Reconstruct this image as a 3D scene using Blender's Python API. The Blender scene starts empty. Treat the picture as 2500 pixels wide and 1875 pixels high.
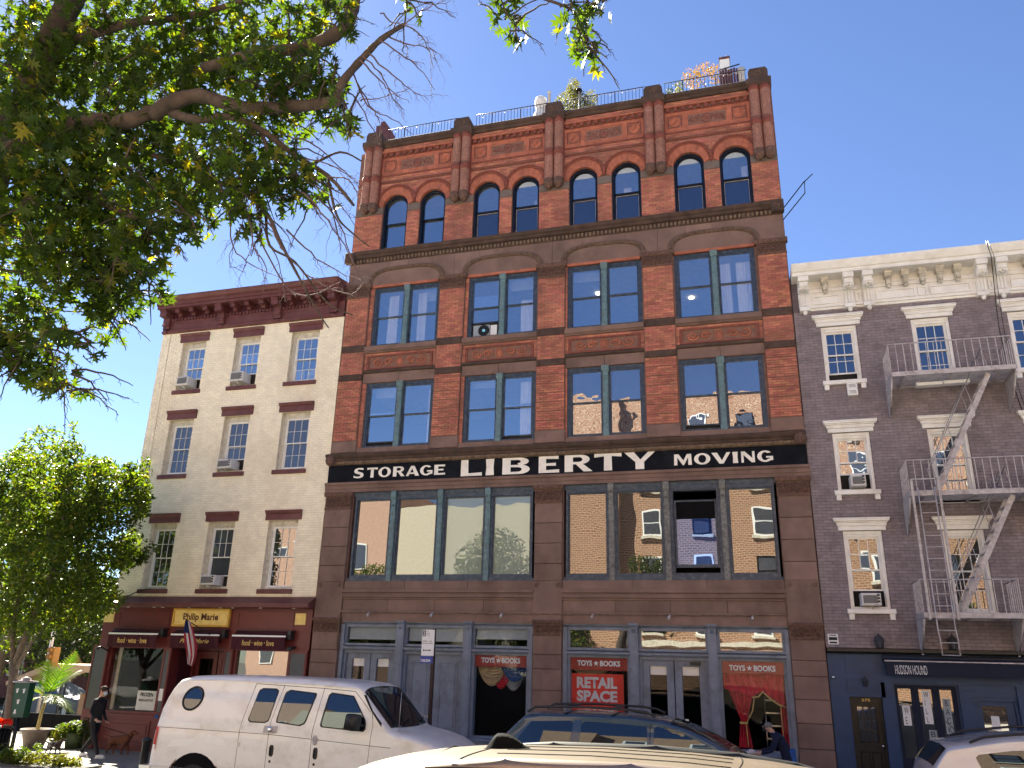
import bpy, bmesh, math, random
from mathutils import Vector, Matrix, noise
random.seed(7)
PI = math.pi
def R(d): return math.radians(d)
SC = bpy.context.scene
COL = SC.collection

# ------------------------------------------------------------------ camera, sky, sun, exposure
cam_d = bpy.data.cameras.new('camera'); cam = bpy.data.objects.new('camera', cam_d); COL.objects.link(cam)
cam_d.lens = 28.27; cam_d.sensor_width = 36.0; cam_d.clip_end = 3000; cam_d.clip_start = 0.05
yaw, pitch, roll = R(-16.785), R(19.261), R(1.565)
fw = Vector((math.sin(yaw)*math.cos(pitch), math.cos(yaw)*math.cos(pitch), math.sin(pitch)))
rt = Vector((math.cos(yaw), -math.sin(yaw), 0)); up = rt.cross(fw)
rt2 = math.cos(roll)*rt + math.sin(roll)*up; up2 = -math.sin(roll)*rt + math.cos(roll)*up
m = Matrix((rt2, up2, -fw)).transposed().to_4x4(); m.translation = Vector((0, 0, 2.55)); cam.matrix_world = m
SC.camera = cam
SUN_EL = R(45); sx, sy = -0.77, 0.64            # horizontal direction towards the sun
world = bpy.data.worlds.new('World'); SC.world = world; world.use_nodes = True
wn = world.node_tree; wn.nodes.clear()
wo = wn.nodes.new('ShaderNodeOutputWorld'); wb = wn.nodes.new('ShaderNodeBackground'); wsky = wn.nodes.new('ShaderNodeTexSky')
wsky.sky_type = 'NISHITA'; wsky.sun_disc = False; wsky.sun_elevation = SUN_EL; wsky.sun_rotation = math.atan2(sx, sy)
wsky.air_density = 0.8; wsky.dust_density = 0.1; wsky.ozone_density = 4.0; wsky.altitude = 0
wb.inputs[1].default_value = 0.05
wh = wn.nodes.new('ShaderNodeHueSaturation'); wh.inputs['Saturation'].default_value = 1.05; wh.inputs['Value'].default_value = .70; wh.inputs['Hue'].default_value = .512; wn.links.new(wsky.outputs[0], wh.inputs['Color']); wn.links.new(wh.outputs[0], wb.inputs[0]); wn.links.new(wb.outputs[0], wo.inputs[0])
sl = bpy.data.lights.new('sun', 'SUN'); sl.energy = 5.0; sl.angle = R(0.55); sl.color = (1.0, 0.93, 0.82)
so = bpy.data.objects.new('sun', sl); COL.objects.link(so)
sd = Vector((sx*math.cos(SUN_EL), sy*math.cos(SUN_EL), math.sin(SUN_EL)))
so.rotation_euler = sd.to_track_quat('Z', 'Y').to_euler(); so.location = (-30, 40, 50)
SC.view_settings.view_transform = 'Standard'; SC.view_settings.look = 'None'
SC.view_settings.exposure = 2.86; SC.view_settings.use_white_balance = True; SC.view_settings.white_balance_temperature = 6850; SC.view_settings.white_balance_tint = 2; SC.view_settings.gamma = 1.0; SC.view_settings.use_curve_mapping = False

Y0 = 20.7   # facade line

# ------------------------------------------------------------------ mesh builder
ORG = {}
def org(o):
    return ORG.get(o.name, Vector((0, 0, 0))) if o is not None else Vector((0, 0, 0))
def tag(o, label=None, cat=None, group=None, kind=None):
    if label: o['label'] = label
    if cat: o['category'] = cat
    if group: o['group'] = group
    if kind: o['kind'] = kind
    return o
def thing(name, loc, label, cat, group=None):
    o = bpy.data.objects.new(name, None); COL.objects.link(o); o.location = loc; o.empty_display_size = .2
    ORG[o.name] = Vector(loc)
    return tag(o, label, cat, group)
def link(name, me, parent=None, loc=None):
    """mesh object; loc = world position of the mesh origin"""
    o = bpy.data.objects.new(name, me); COL.objects.link(o)
    L = Vector(loc) if loc is not None else Vector((0, 0, 0))
    ORG[o.name] = L
    if parent is not None:
        o.parent = parent; o.location = L - org(parent)
    else: o.location = L
    return o
class MB:
    def __init__(s): s.v = []; s.f = []; s.m = []; s.sm = []; s.mi = 0; s.smooth = False
    def q(s, *pts):
        n = len(s.v); s.v.extend(tuple(p) for p in pts); s.f.append(tuple(range(n, n+len(pts)))); s.m.append(s.mi); s.sm.append(s.smooth); return s
    def box(s, x0, x1, y0, y1, z0, z1):
        if x0 > x1: x0, x1 = x1, x0
        if y0 > y1: y0, y1 = y1, y0
        if z0 > z1: z0, z1 = z1, z0
        n = len(s.v)
        s.v += [(x0,y0,z0),(x1,y0,z0),(x1,y1,z0),(x0,y1,z0),(x0,y0,z1),(x1,y0,z1),(x1,y1,z1),(x0,y1,z1)]
        for f in ((0,1,5,4),(1,2,6,5),(2,3,7,6),(3,0,4,7),(4,5,6,7),(3,2,1,0)):
            s.f.append(tuple(n+i for i in f)); s.m.append(s.mi); s.sm.append(False)
        return s
    def w(s, x0, x1, z0, z1, o0, o1): return s.box(x0, x1, Y0-o1, Y0-o0, z0, z1)      # wall box, o = how far out of the facade
    def bw(s, x0, x1, z0, z1, o0, o1, b=.006):                                        # wall box with chamfered front
        n = len(s.v); yb, yf = Y0-o0, Y0-o1; b = min(b, (x1-x0)*.3, (z1-z0)*.3)
        s.v += [(x0,yb,z0),(x1,yb,z0),(x1,yb,z1),(x0,yb,z1),(x0,yf+b,z0),(x1,yf+b,z0),(x1,yf+b,z1),(x0,yf+b,z1),(x0+b,yf,z0+b),(x1-b,yf,z0+b),(x1-b,yf,z1-b),(x0+b,yf,z1-b)]
        for f in ((0,1,5,4),(1,2,6,5),(2,3,7,6),(3,0,4,7),(4,5,9,8),(5,6,10,9),(6,7,11,10),(7,4,8,11),(8,9,10,11)):
            s.f.append(tuple(n+i for i in f)); s.m.append(s.mi); s.sm.append(False)
        return s
    def mould(s, prof, x0, x1, miter=0):
        """profile [(out, z)...] run along x, closed at the ends; back at out=prof[0]"""
        n = len(s.v); k = len(prof); o0 = min(p[0] for p in prof)
        for x, sg in ((x0, -1), (x1, 1)):
            for o, z in prof: s.v.append((x + sg*miter*(o-o0), Y0-o, z))
        for i in range(k-1):
            s.f.append((n+i, n+k+i, n+k+i+1, n+i+1)); s.m.append(s.mi); s.sm.append(False)
        s.f.append(tuple(n+i for i in range(k))); s.f.append(tuple(n+k+i for i in reversed(range(k)))); s.m += [s.mi]*2; s.sm += [False]*2
        return s
    def prism(s, pts, o0, o1):
        """polygon in (x, z), from out o0 (back) to o1 (front)"""
        n = len(s.v); k = len(pts)
        s.v += [(x, Y0-o1, z) for x, z in pts] + [(x, Y0-o0, z) for x, z in pts]
        s.f.append(tuple(range(n, n+k))); s.m.append(s.mi); s.sm.append(False)
        for i in range(k):
            j = (i+1) % k; s.f.append((n+j, n+i, n+k+i, n+k+j)); s.m.append(s.mi); s.sm.append(False)
        return s
    def ring(s, A, B, o0, o1):
        """frame between outline A and outline B (same count, closed)"""
        k = len(A)
        for i in range(k):
            j = (i+1) % k
            a, b, c, d = A[i], A[j], B[j], B[i]
            s.q(*[(p[0], Y0-o1, p[1]) for p in (a, b, c, d)])
            s.q((a[0],Y0-o0,a[1]),(b[0],Y0-o0,b[1]),(b[0],Y0-o1,b[1]),(a[0],Y0-o1,a[1]))
            s.q((d[0],Y0-o1,d[1]),(c[0],Y0-o1,c[1]),(c[0],Y0-o0,c[1]),(d[0],Y0-o0,d[1]))
        return s
    def tube(s, path, r, n=6, closed=False, cap=True):
        P = [Vector(p) for p in path]; k = len(P)
        if not hasattr(r, '__len__'): r = [r]*k
        base = len(s.v); ref = None
        for i in range(k):
            d = (P[min(i+1, k-1)] - P[max(i-1, 0)])
            if closed: d = P[(i+1) % k] - P[(i-1) % k]
            if d.length < 1e-9: d = Vector((0, 0, 1))
            d.normalize()
            if ref is None:
                ref = Vector((0, 0, 1)) if abs(d.z) < .9 else Vector((1, 0, 0))
            a = d.cross(ref)
            if a.length < 1e-4: a = d.orthogonal()
            a.normalize(); b = d.cross(a).normalized(); ref = -b if True else ref
            ref = b.cross(d) if False else a.cross(d)
            for j in range(n):
                t = 2*PI*j/n
                s.v.append(tuple(P[i] + (a*math.cos(t) + b*math.sin(t))*r[i]))
        seg = k if closed else k-1
        for i in range(seg):
            for j in range(n):
                a0 = base+i*n+j; a1 = base+i*n+(j+1) % n; i2 = (i+1) % k
                b0 = base+i2*n+j; b1 = base+i2*n+(j+1) % n
                s.f.append((a0, a1, b1, b0)); s.m.append(s.mi); s.sm.append(True)
        if cap and not closed:
            s.f.append(tuple(base+j for j in reversed(range(n)))); s.f.append(tuple(base+(k-1)*n+j for j in range(n))); s.m += [s.mi]*2; s.sm += [False]*2
        return s
    def ball(s, c, r, nu=10, nv=6, m=None):
        if not hasattr(r, '__len__'): r = (r, r, r)
        n = len(s.v)
        for i in range(nv+1):
            t = PI*i/nv
            for j in range(nu):
                p = 2*PI*j/nu
                s.v.append((c[0]+r[0]*math.sin(t)*math.cos(p), c[1]+r[1]*math.sin(t)*math.sin(p), c[2]+r[2]*math.cos(t)))
        for i in range(nv):
            for j in range(nu):
                s.f.append((n+i*nu+j, n+(i+1)*nu+j, n+(i+1)*nu+(j+1) % nu, n+i*nu+(j+1) % nu)); s.m.append(s.mi); s.sm.append(True)
        return s
    def lathe(s, cx, cy, prof, n=20):
        """prof [(r, z)...] about the vertical through cx, cy"""
        b = len(s.v)
        for r, z in prof:
            for j in range(n):
                t = 2*PI*j/n; s.v.append((cx+r*math.cos(t), cy+r*math.sin(t), z))
        for i in range(len(prof)-1):
            for j in range(n):
                s.f.append((b+i*n+j, b+i*n+(j+1) % n, b+(i+1)*n+(j+1) % n, b+(i+1)*n+j)); s.m.append(s.mi); s.sm.append(True)
        return s
    def grid(s, rows, smooth=True):
        b = len(s.v); k = len(rows[0])
        for r in rows: s.v += [tuple(p) for p in r]
        for i in range(len(rows)-1):
            for j in range(k-1):
                s.f.append((b+i*k+j, b+i*k+j+1, b+(i+1)*k+j+1, b+(i+1)*k+j)); s.m.append(s.mi); s.sm.append(smooth)
        return s
    def mesh(s, name, mats, o=(0, 0, 0)):
        me = bpy.data.meshes.new(name)
        ox, oy, oz = o
        me.from_pydata([(a-ox, b-oy, c-oz) for a, b, c in s.v], [], s.f)
        for mm in (mats if isinstance(mats, (list, tuple)) else [mats]): me.materials.append(mm)
        me.polygons.foreach_set('material_index', s.m)
        me.polygons.foreach_set('use_smooth', s.sm); me.update()
        return me
    def build(s, name, mats, parent=None, fix=True, kind=None, loc=None):
        o3 = loc if loc is not None else (org(parent) if parent is not None else Vector((0, 0, 0)))
        me = s.mesh(name, mats, o3)
        if fix and len(s.f) < 60000:
            b = bmesh.new(); b.from_mesh(me)
            bmesh.ops.remove_doubles(b, verts=b.verts, dist=1e-5) if s.smooth else None
            bmesh.ops.recalc_face_normals(b, faces=b.faces); b.to_mesh(me); b.free()
        o = link(name, me, parent, o3)
        if kind: o['kind'] = kind
        return o

# ------------------------------------------------------------------ materials
def hexlin(c): return tuple(c) + (1.0,)
def newmat(name):
    m = bpy.data.materials.new(name); m.use_nodes = True; n = m.node_tree; n.nodes.clear()
    out = n.nodes.new('ShaderNodeOutputMaterial'); return m, n, out
def surf(name, col, rough=.8, metal=0., var=.25, scale=6., bump=.3, bscale=60., spec=.4, dirt=None, dirts=1.2, piece=0., coat=0., streak=0., hue=0.):
    m, n, out = newmat(name); L = n.links.new
    p = n.nodes.new('ShaderNodeBsdfPrincipled'); L(p.outputs[0], out.inputs[0])
    p.inputs['Roughness'].default_value = rough; p.inputs['Metallic'].default_value = metal
    p.inputs['Specular IOR Level'].default_value = spec; p.inputs['Coat Weight'].default_value = coat
    geo = n.nodes.new('ShaderNodeNewGeometry'); pos = geo.outputs['Position']
    no = n.nodes.new('ShaderNodeTexNoise'); no.inputs['Scale'].default_value = scale; no.inputs['Detail'].default_value = 6; L(pos, no.inputs['Vector'])
    mr = n.nodes.new('ShaderNodeMapRange'); L(no.outputs[0], mr.inputs[0]); mr.inputs[1].default_value = .3; mr.inputs[2].default_value = .7
    mr.inputs[3].default_value = 1-var; mr.inputs[4].default_value = 1+var
    val = mr.outputs[0]
    if piece:
        oi = n.nodes.new('ShaderNodeObjectInfo'); ad = n.nodes.new('ShaderNodeMath'); ad.operation = 'ADD'; L(geo.outputs['Random Per Island'], ad.inputs[0]); L(oi.outputs['Random'], ad.inputs[1])
        fr = n.nodes.new('ShaderNodeMath'); fr.operation = 'FRACT'; L(ad.outputs[0], fr.inputs[0])
        m2 = n.nodes.new('ShaderNodeMapRange'); L(fr.outputs[0], m2.inputs[0]); m2.inputs[3].default_value = 1-piece; m2.inputs[4].default_value = 1+piece
        mu = n.nodes.new('ShaderNodeMath'); mu.operation = 'MULTIPLY'; L(val, mu.inputs[0]); L(m2.outputs[0], mu.inputs[1]); val = mu.outputs[0]
    hs = n.nodes.new('ShaderNodeHueSaturation'); hs.inputs['Color'].default_value = hexlin(col); L(val, hs.inputs['Value'])
    if hue and piece:
        m3 = n.nodes.new('ShaderNodeMapRange'); fr2 = n.nodes.new('ShaderNodeMath'); fr2.operation = 'PINGPONG'; fr2.inputs[1].default_value = .137; L(fr.outputs[0], fr2.inputs[0])
        L(fr2.outputs[0], m3.inputs[0]); m3.inputs[2].default_value = .137; m3.inputs[3].default_value = .5-hue; m3.inputs[4].default_value = .5+hue; L(m3.outputs[0], hs.inputs['Hue'])
    colo = hs.outputs[0]
    if dirt is not None:
        n2 = n.nodes.new('ShaderNodeTexNoise'); n2.inputs['Scale'].default_value = dirts; n2.inputs['Detail'].default_value = 8; n2.inputs['Roughness'].default_value = .65
        mp = n.nodes.new('ShaderNodeMapping'); mp.inputs['Scale'].default_value = (1, 1, 1-streak*.9); L(pos, mp.inputs[0]); L(mp.outputs[0], n2.inputs['Vector'])
        cr = n.nodes.new('ShaderNodeMapRange'); L(n2.outputs[0], cr.inputs[0]); cr.inputs[1].default_value = .48; cr.inputs[2].default_value = .75; cr.inputs[4].default_value = .8
        mx = n.nodes.new('ShaderNodeMix'); mx.data_type = 'RGBA'; L(cr.outputs[0], mx.inputs[0]); L(colo, mx.inputs[6]); mx.inputs[7].default_value = hexlin(dirt); colo = mx.outputs[2]
    L(colo, p.inputs['Base Color'])
    if bump:
        nb = n.nodes.new('ShaderNodeTexNoise'); nb.inputs['Scale'].default_value = bscale; nb.inputs['Detail'].default_value = 4; L(pos, nb.inputs['Vector'])
        bp = n.nodes.new('ShaderNodeBump'); bp.inputs['Strength'].default_value = bump; bp.inputs['Distance'].default_value = .01; L(nb.outputs[0], bp.inputs['Height']); L(bp.outputs[0], p.inputs['Normal'])
    return m
def paint(name, col, rough=.45, var=.08, **k): return surf(name, col, rough=rough, var=var, bump=k.pop('bump', .08), **k)
def glass(name, inner=(.01, .012, .015), refl=.45, tint=(.85, .92, 1.), wob=.02, wscale=1.5, see=0., rough=.0):
    """window glass: a dark room or a drawn blind behind it, mirror reflection in front"""
    m, n, out = newmat(name); L = n.links.new
    gl = n.nodes.new('ShaderNodeBsdfGlossy'); gl.inputs['Roughness'].default_value = rough; gl.inputs['Color'].default_value = hexlin(tint)
    if see > 0: bs = n.nodes.new('ShaderNodeBsdfTransparent'); bs.inputs[0].default_value = (see, see, see, 1)
    else:
        bs = n.nodes.new('ShaderNodeBsdfDiffuse'); bs.inputs[0].default_value = hexlin(inner)
    fr = n.nodes.new('ShaderNodeLayerWeight'); fr.inputs[0].default_value = .25
    mr = n.nodes.new('ShaderNodeMapRange'); L(fr.outputs['Fresnel'], mr.inputs[0]); mr.inputs[3].default_value = refl; mr.inputs[4].default_value = min(1., refl+.45)
    mx = n.nodes.new('ShaderNodeMixShader'); gb_ = n.nodes.new('ShaderNodeNewGeometry'); ib = n.nodes.new('ShaderNodeMath'); ib.operation = 'SUBTRACT'; ib.inputs[0].default_value = 1.; L(gb_.outputs['Backfacing'], ib.inputs[1]); mu_ = n.nodes.new('ShaderNodeMath'); mu_.operation = 'MULTIPLY'; L(mr.outputs[0], mu_.inputs[0]); L(ib.outputs[0], mu_.inputs[1]); L(mu_.outputs[0] if see > 0 else mr.outputs[0], mx.inputs[0]); L(bs.outputs[0], mx.inputs[1]); L(gl.outputs[0], mx.inputs[2]); L(mx.outputs[0], out.inputs[0])
    if wob:
        geo = n.nodes.new('ShaderNodeNewGeometry'); nb = n.nodes.new('ShaderNodeTexNoise'); nb.inputs['Scale'].default_value = wscale; nb.inputs['Detail'].default_value = 1; L(geo.outputs['Position'], nb.inputs['Vector'])
        bp = n.nodes.new('ShaderNodeBump'); bp.inputs['Strength'].default_value = 1.; bp.inputs['Distance'].default_value = wob; L(nb.outputs[0], bp.inputs['Height']); L(bp.outputs[0], gl.inputs['Normal'])
    return m
def leafmat(name, a, b, trans=.5, c=None):
    m, n, out = newmat(name); L = n.links.new
    geo = n.nodes.new('ShaderNodeNewGeometry'); oi = n.nodes.new('ShaderNodeObjectInfo')
    ad = n.nodes.new('ShaderNodeMath'); ad.operation = 'ADD'; L(geo.outputs['Random Per Island'], ad.inputs[0]); L(oi.outputs['Random'], ad.inputs[1])
    fr = n.nodes.new('ShaderNodeMath'); fr.operation = 'FRACT'; L(ad.outputs[0], fr.inputs[0])
    cr = n.nodes.new('ShaderNodeValToRGB'); L(fr.outputs[0], cr.inputs[0]); cr.color_ramp.elements[0].color = hexlin(a); cr.color_ramp.elements[1].color = hexlin(b)
    cr.color_ramp.elements[1].position = .9
    if c: e = cr.color_ramp.elements.new(1.); e.color = hexlin(c)
    d = n.nodes.new('ShaderNodeBsdfPrincipled'); d.inputs['Roughness'].default_value = .45; d.inputs['Specular IOR Level'].default_value = .15; L(cr.outputs[0], d.inputs['Base Color'])
    t = n.nodes.new('ShaderNodeBsdfTranslucent'); g = n.nodes.new('ShaderNodeMix'); g.data_type = 'RGBA'; g.blend_type = 'MULTIPLY'; g.inputs[0].default_value = 1.
    L(cr.outputs[0], g.inputs[6]); g.inputs[7].default_value = (4.0, 3.6, .7, 1); L(g.outputs[2], t.inputs[0])
    mx = n.nodes.new('ShaderNodeMixShader'); mx.inputs[0].default_value = trans; L(d.outputs[0], mx.inputs[1]); L(t.outputs[0], mx.inputs[2]); L(mx.outputs[0], out.inputs[0])
    return m

M = {}
M['brick'] = surf('red_brick', (.43, .155, .105), .85, var=.18, scale=2, piece=.24, hue=.012, dirt=(.16, .075, .06), dirts=.9, bump=.5, bscale=90)
M['brick2'] = surf('round_brick', (.34, .16, .12), .85, var=.18, scale=3, piece=.2, hue=.01, bump=.5, bscale=90)
M['mortar'] = surf('mortar', (.20, .105, .08), .95, var=.2)
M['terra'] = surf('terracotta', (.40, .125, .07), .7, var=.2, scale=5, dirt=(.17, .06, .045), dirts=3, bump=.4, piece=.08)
M['terraD'] = surf('shade_toned_terracotta', (.20, .055, .038), .7, var=.3, scale=14, bump=.8, bscale=45)  # relief shade put into the colour: darkened terracotta for panel grounds
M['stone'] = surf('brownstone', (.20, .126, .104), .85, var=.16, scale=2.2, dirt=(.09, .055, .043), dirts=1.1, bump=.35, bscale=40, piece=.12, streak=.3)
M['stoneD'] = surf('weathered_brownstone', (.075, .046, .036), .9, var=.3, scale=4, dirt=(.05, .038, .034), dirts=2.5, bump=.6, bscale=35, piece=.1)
M['stoneL'] = surf('light_carved_stone', (.20, .135, .09), .9, var=.35, scale=9, dirt=(.08, .06, .05), dirts=5, bump=.6)
M['carved'] = surf('carved_brownstone', (.13, .072, .055), .9, var=.4, scale=18, bump=1.0, bscale=32, dirt=(.06, .04, .035), dirts=14)
M['gstone'] = surf('grey_impost_stone', (.15, .115, .10), .9, var=.2, scale=4)
M['frame'] = paint('blue_grey_frame', (.035, .055, .092), .4, var=.25, scale=9, dirt=(.11, .12, .13), dirts=9)
M['frame5'] = paint('near_black_frame', (.004, .006, .014), .35)
M['teal'] = paint('teal_cast_iron', (.11, .19, .215), .55, var=.25, scale=12, dirt=(.10, .10, .10), dirts=7)
M['tealW'] = paint('weathered_cast_iron', (.17, .17, .165), .7, var=.35, scale=14, dirt=(.06, .05, .04), dirts=6)
M['shopf'] = paint('slate_blue_shop_paint', (.165, .195, .26), .45, var=.12, scale=4, dirt=(.07, .08, .10), dirts=3)
M['signb'] = surf('black_sign_paint', (.005, .006, .010), .7, var=.5, scale=2, dirt=(.014, .017, .024), dirts=2.2, bump=.2, streak=.5, spec=.12)
M['lett'] = surf('cream_letter_paint', (.84, .79, .72), .7, var=.06, scale=5, dirt=(.66, .60, .54), dirts=4, bump=.05)
M['cream'] = surf('cream_painted_brick', (.87, .785, .62), .75, var=.06, scale=3, piece=.05, dirt=(.66, .54, .40), dirts=.9, bump=.4, bscale=70, streak=.4)
M['creamM'] = surf('cream_joint', (.64, .55, .42), .9, var=.15)
M['maroon'] = paint('maroon_trim_paint', (.12, .036, .036), .55, var=.18, scale=5, dirt=(.17, .075, .07), dirts=2)
M['maroonS'] = paint('maroon_shop_paint', (.13, .022, .022), .4, var=.12, scale=3)
M['maroonD'] = paint('dark_maroon_paint', (.06, .012, .02), .5)
M['awn'] = surf('burgundy_awning_cloth', (.045, .004, .012), .85, var=.12, bump=.2, bscale=200)
M['greyb'] = surf('mauve_grey_painted_brick', (.235, .196, .213), .8, var=.12, scale=3, piece=.11, dirt=(.13, .105, .11), dirts=4, bump=.5, bscale=50)
M['greyM'] = surf('mauve_grey_joint', (.135, .105, .113), .9, var=.2)
M['white'] = paint('white_trim_paint', (.80, .78, .75), .5, var=.07, scale=8, dirt=(.55, .50, .44), dirts=4)
M['whiteD'] = paint('cream_weathered_trim', (.55, .51, .44), .6, var=.15, scale=8, dirt=(.24, .20, .14), dirts=7)
M['whiteC'] = paint('clean_white', (.78, .78, .78), .4, var=.03)
M['iron'] = paint('grey_painted_iron', (.46, .42, .43), .5, var=.15, scale=14, dirt=(.18, .13, .11), dirts=6)
M['black'] = paint('black_paint', (.007, .007, .008), .4)
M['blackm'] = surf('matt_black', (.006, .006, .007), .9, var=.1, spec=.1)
M['dark'] = surf('unlit_room_shade', (.02, .018, .016), .95, var=.3, scale=1.5)  # near-black colour stands in for the shade of unlit rooms
M['navy'] = paint('navy_shop_paint', (.010, .040, .112), .45, var=.15, scale=3)
M['navyD'] = paint('dark_navy_cloth', (.006, .010, .028), .8)
M['alu'] = surf('bare_metal', (.45, .45, .45), .35, metal=.9, var=.1)
M['chrome'] = surf('chrome', (.75, .75, .75), .15, metal=1., var=.05, bump=0)
M['ylw'] = paint('golden_sign_paint', (.62, .36, .06), .5, var=.08)
M['ylwL'] = paint('pale_yellow_sign_paint', (.78, .58, .20), .5, var=.12, scale=6)
M['brown'] = paint('brown_lettering', (.09, .022, .015), .6)
M['gold'] = paint('yellow_awning_print', (.70, .48, .16), .7)
M['paper'] = surf('white_paper', (.72, .72, .74), .8, var=.04, bump=0)
M['red'] = paint('red_print', (.62, .030, .022), .5, var=.05)
M['redD'] = paint('dark_red_print', (.27, .020, .018), .5, var=.05)
M['silver'] = paint('silver_print', (.55, .58, .62), .5, var=.04)
M['ink'] = surf('black_ink', (.02, .02, .022), .8, var=.05, bump=0)
M['gl_blue'] = glass('sky_reflecting_glass', refl=.50, tint=(.78, .87, .97), wob=.003, wscale=.9, see=.8)
M['gl_blueD'] = glass('dim_window_glass', (.008, .012, .03), .20, (.75, .85, 1.), wob=.001)
M['gl_wav'] = glass('old_wavy_glass', (.03, .04, .06), .34, (.85, .9, 1.), wob=.0022, wscale=3.2)
M['gl_flat'] = glass('large_pane_glass', (.03, .03, .028), .20, (.92, .94, .95), wob=.002, wscale=1.2)
M['gl_small'] = glass('small_pane_glass', (.06, .066, .082), .12, (.85, .9, 1.), wob=.002, wscale=2)
M['gl_shop'] = glass('shop_window_glass', refl=.02, wob=.002, wscale=1., see=.95)
M['gl_car'] = glass('tinted_car_glass', (.004, .007, .012), .10, (.75, .9, 1.), wob=0)
M['gl_clear'] = glass('clear_car_glass', refl=.10, wob=0, see=.62)
M['blind'] = surf('pale_blind', (.30, .34, .38), .8, var=.05, bump=0)
M['bark'] = surf('dark_bark', (.04, .029, .024), .95, var=.45, scale=9, dirt=(.085, .06, .05), dirts=8, bump=1., bscale=22)
M['bark2'] = surf('smooth_grey_bark', (.12, .095, .075), .95, var=.3, scale=10, bump=.6, bscale=25)
M['twig'] = surf('bare_twig', (.085, .055, .06), .9, var=.2)
M['leaf_oak'] = leafmat('oak_leaf', (.012, .025, .008), (.034, .060, .011), .44, (.14, .125, .02))
M['leaf_loc'] = leafmat('street_tree_leaf', (.020, .042, .010), (.055, .082, .014), .36, (.12, .11, .02))
M['leaf_far'] = leafmat('distant_leaf', (.04, .07, .035), (.07, .10, .04), .35)
M['leaf_palm'] = leafmat('palm_leaf', (.022, .06, .010), (.045, .09, .014), .22)
M['leaf_yel'] = leafmat('yellow_leaf', (.045, .06, .012), (.09, .09, .016), .28)
M['leaf_dark'] = leafmat('dark_leaf', (.02, .035, .012), (.035, .05, .02), .2)
M['walk'] = surf('sidewalk_concrete', (.24, .22, .195), .9, var=.1, scale=2, piece=.07, dirt=(.22, .20, .18), dirts=1.5, bump=.3, bscale=120)
M['asph'] = surf('asphalt', (.075, .074, .072), .95, var=.25, scale=8, bump=.5, bscale=150)
M['kerb'] = surf('kerb_stone', (.27, .26, .25), .9, var=.15, piece=.08)
M['ground'] = surf('ground_earth', (.10, .095, .085), .95, var=.2, scale=.5)
M['vanw'] = surf('dirty_white_van_paint', (.80, .77, .74), .28, var=.035, scale=1.5, dirt=(.54, .47, .38), dirts=1.8, bump=.02, spec=.5, coat=.5, streak=-.5)
M['vanpatch'] = surf('overpainted_patch', (.86, .84, .81), .5, var=.03, bump=.02)
M['suvb'] = surf('steel_blue_car_paint', (.030, .066, .115), .25, metal=.35, var=.03, bump=0, coat=.8)
M['beige'] = surf('champagne_car_paint', (.078, .058, .041), .5, metal=.1, var=.02, bump=0, coat=.25)
M['silv'] = surf('pale_silver_car_paint', (.50, .52, .56), .25, metal=.35, var=.02, bump=0, coat=.8)
M['rubber'] = surf('black_rubber', (.012, .012, .012), .75, var=.2)
M['plast'] = surf('black_plastic', (.018, .018, .02), .45, var=.1, bump=.05)
M['tail'] = paint('red_tail_lamp', (.45, .01, .012), .15)
M['skin'] = surf('skin', (.48, .27, .19), .55, var=.06, bump=.05)
M['hair'] = surf('dark_brown_hair', (.045, .022, .014), .8, var=.3, scale=60)
M['hairg'] = surf('grey_hair', (.15, .14, .135), .8, var=.2, scale=60)
M['cloth'] = surf('black_cloth', (.010, .010, .013), .95, var=.2, scale=15, bump=.3)
M['clothn'] = surf('navy_cloth', (.008, .012, .035), .95, var=.2, scale=15, bump=.3)
M['shoe'] = paint('pale_shoe', (.62, .60, .58), .6)
M['mask'] = paint('pale_face_mask', (.55, .62, .66), .8)
M['furb'] = surf('brown_fur', (.13, .045, .022), .95, var=.35, scale=22, bump=.8, bscale=90)
M['furw'] = surf('black_and_white_fur', (.03, .02, .018), .95, var=.3, scale=22, dirt=(.75, .72, .68), dirts=7, bump=.8, bscale=90)
M['green'] = paint('dark_green_board', (.008, .05, .028), .4)
M['pot'] = surf('grey_brown_planter', (.17, .135, .12), .9, var=.15)
M['potg'] = surf('green_planter', (.05, .075, .03), .7, var=.2)
M['canvas'] = surf('tan_canvas', (.42, .30, .21), .9, var=.06)
M['velvet'] = surf('crimson_curtain', (.50, .02, .045), .8, var=.25, scale=9, bump=.2)
M['gildf'] = surf('gold_fringe', (.55, .38, .15), .8, var=.2, scale=30)
M['bluec'] = surf('blue_drape', (.02, .08, .28), .8, var=.2, scale=9)
M['tanc'] = surf('tan_drape', (.42, .34, .22), .85, var=.2, scale=9)
M['amber'] = paint('traffic_signal_yellow', (.20, .09, .012), .5)
M['acw'] = paint('air_conditioner_casing', (.58, .56, .56), .5, var=.05)
M['acg'] = surf('air_conditioner_grille', (.16, .16, .17), .7, var=.1, bscale=200)
M['wrap'] = surf('white_umbrella_wrap', (.70, .69, .66), .85, var=.05)
M['purple'] = surf('worn_plum_paint', (.10, .04, .05), .8, var=.2)
M['lamp'] = surf('weathered_lantern_iron', (.04, .04, .045), .6, var=.2)

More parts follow.
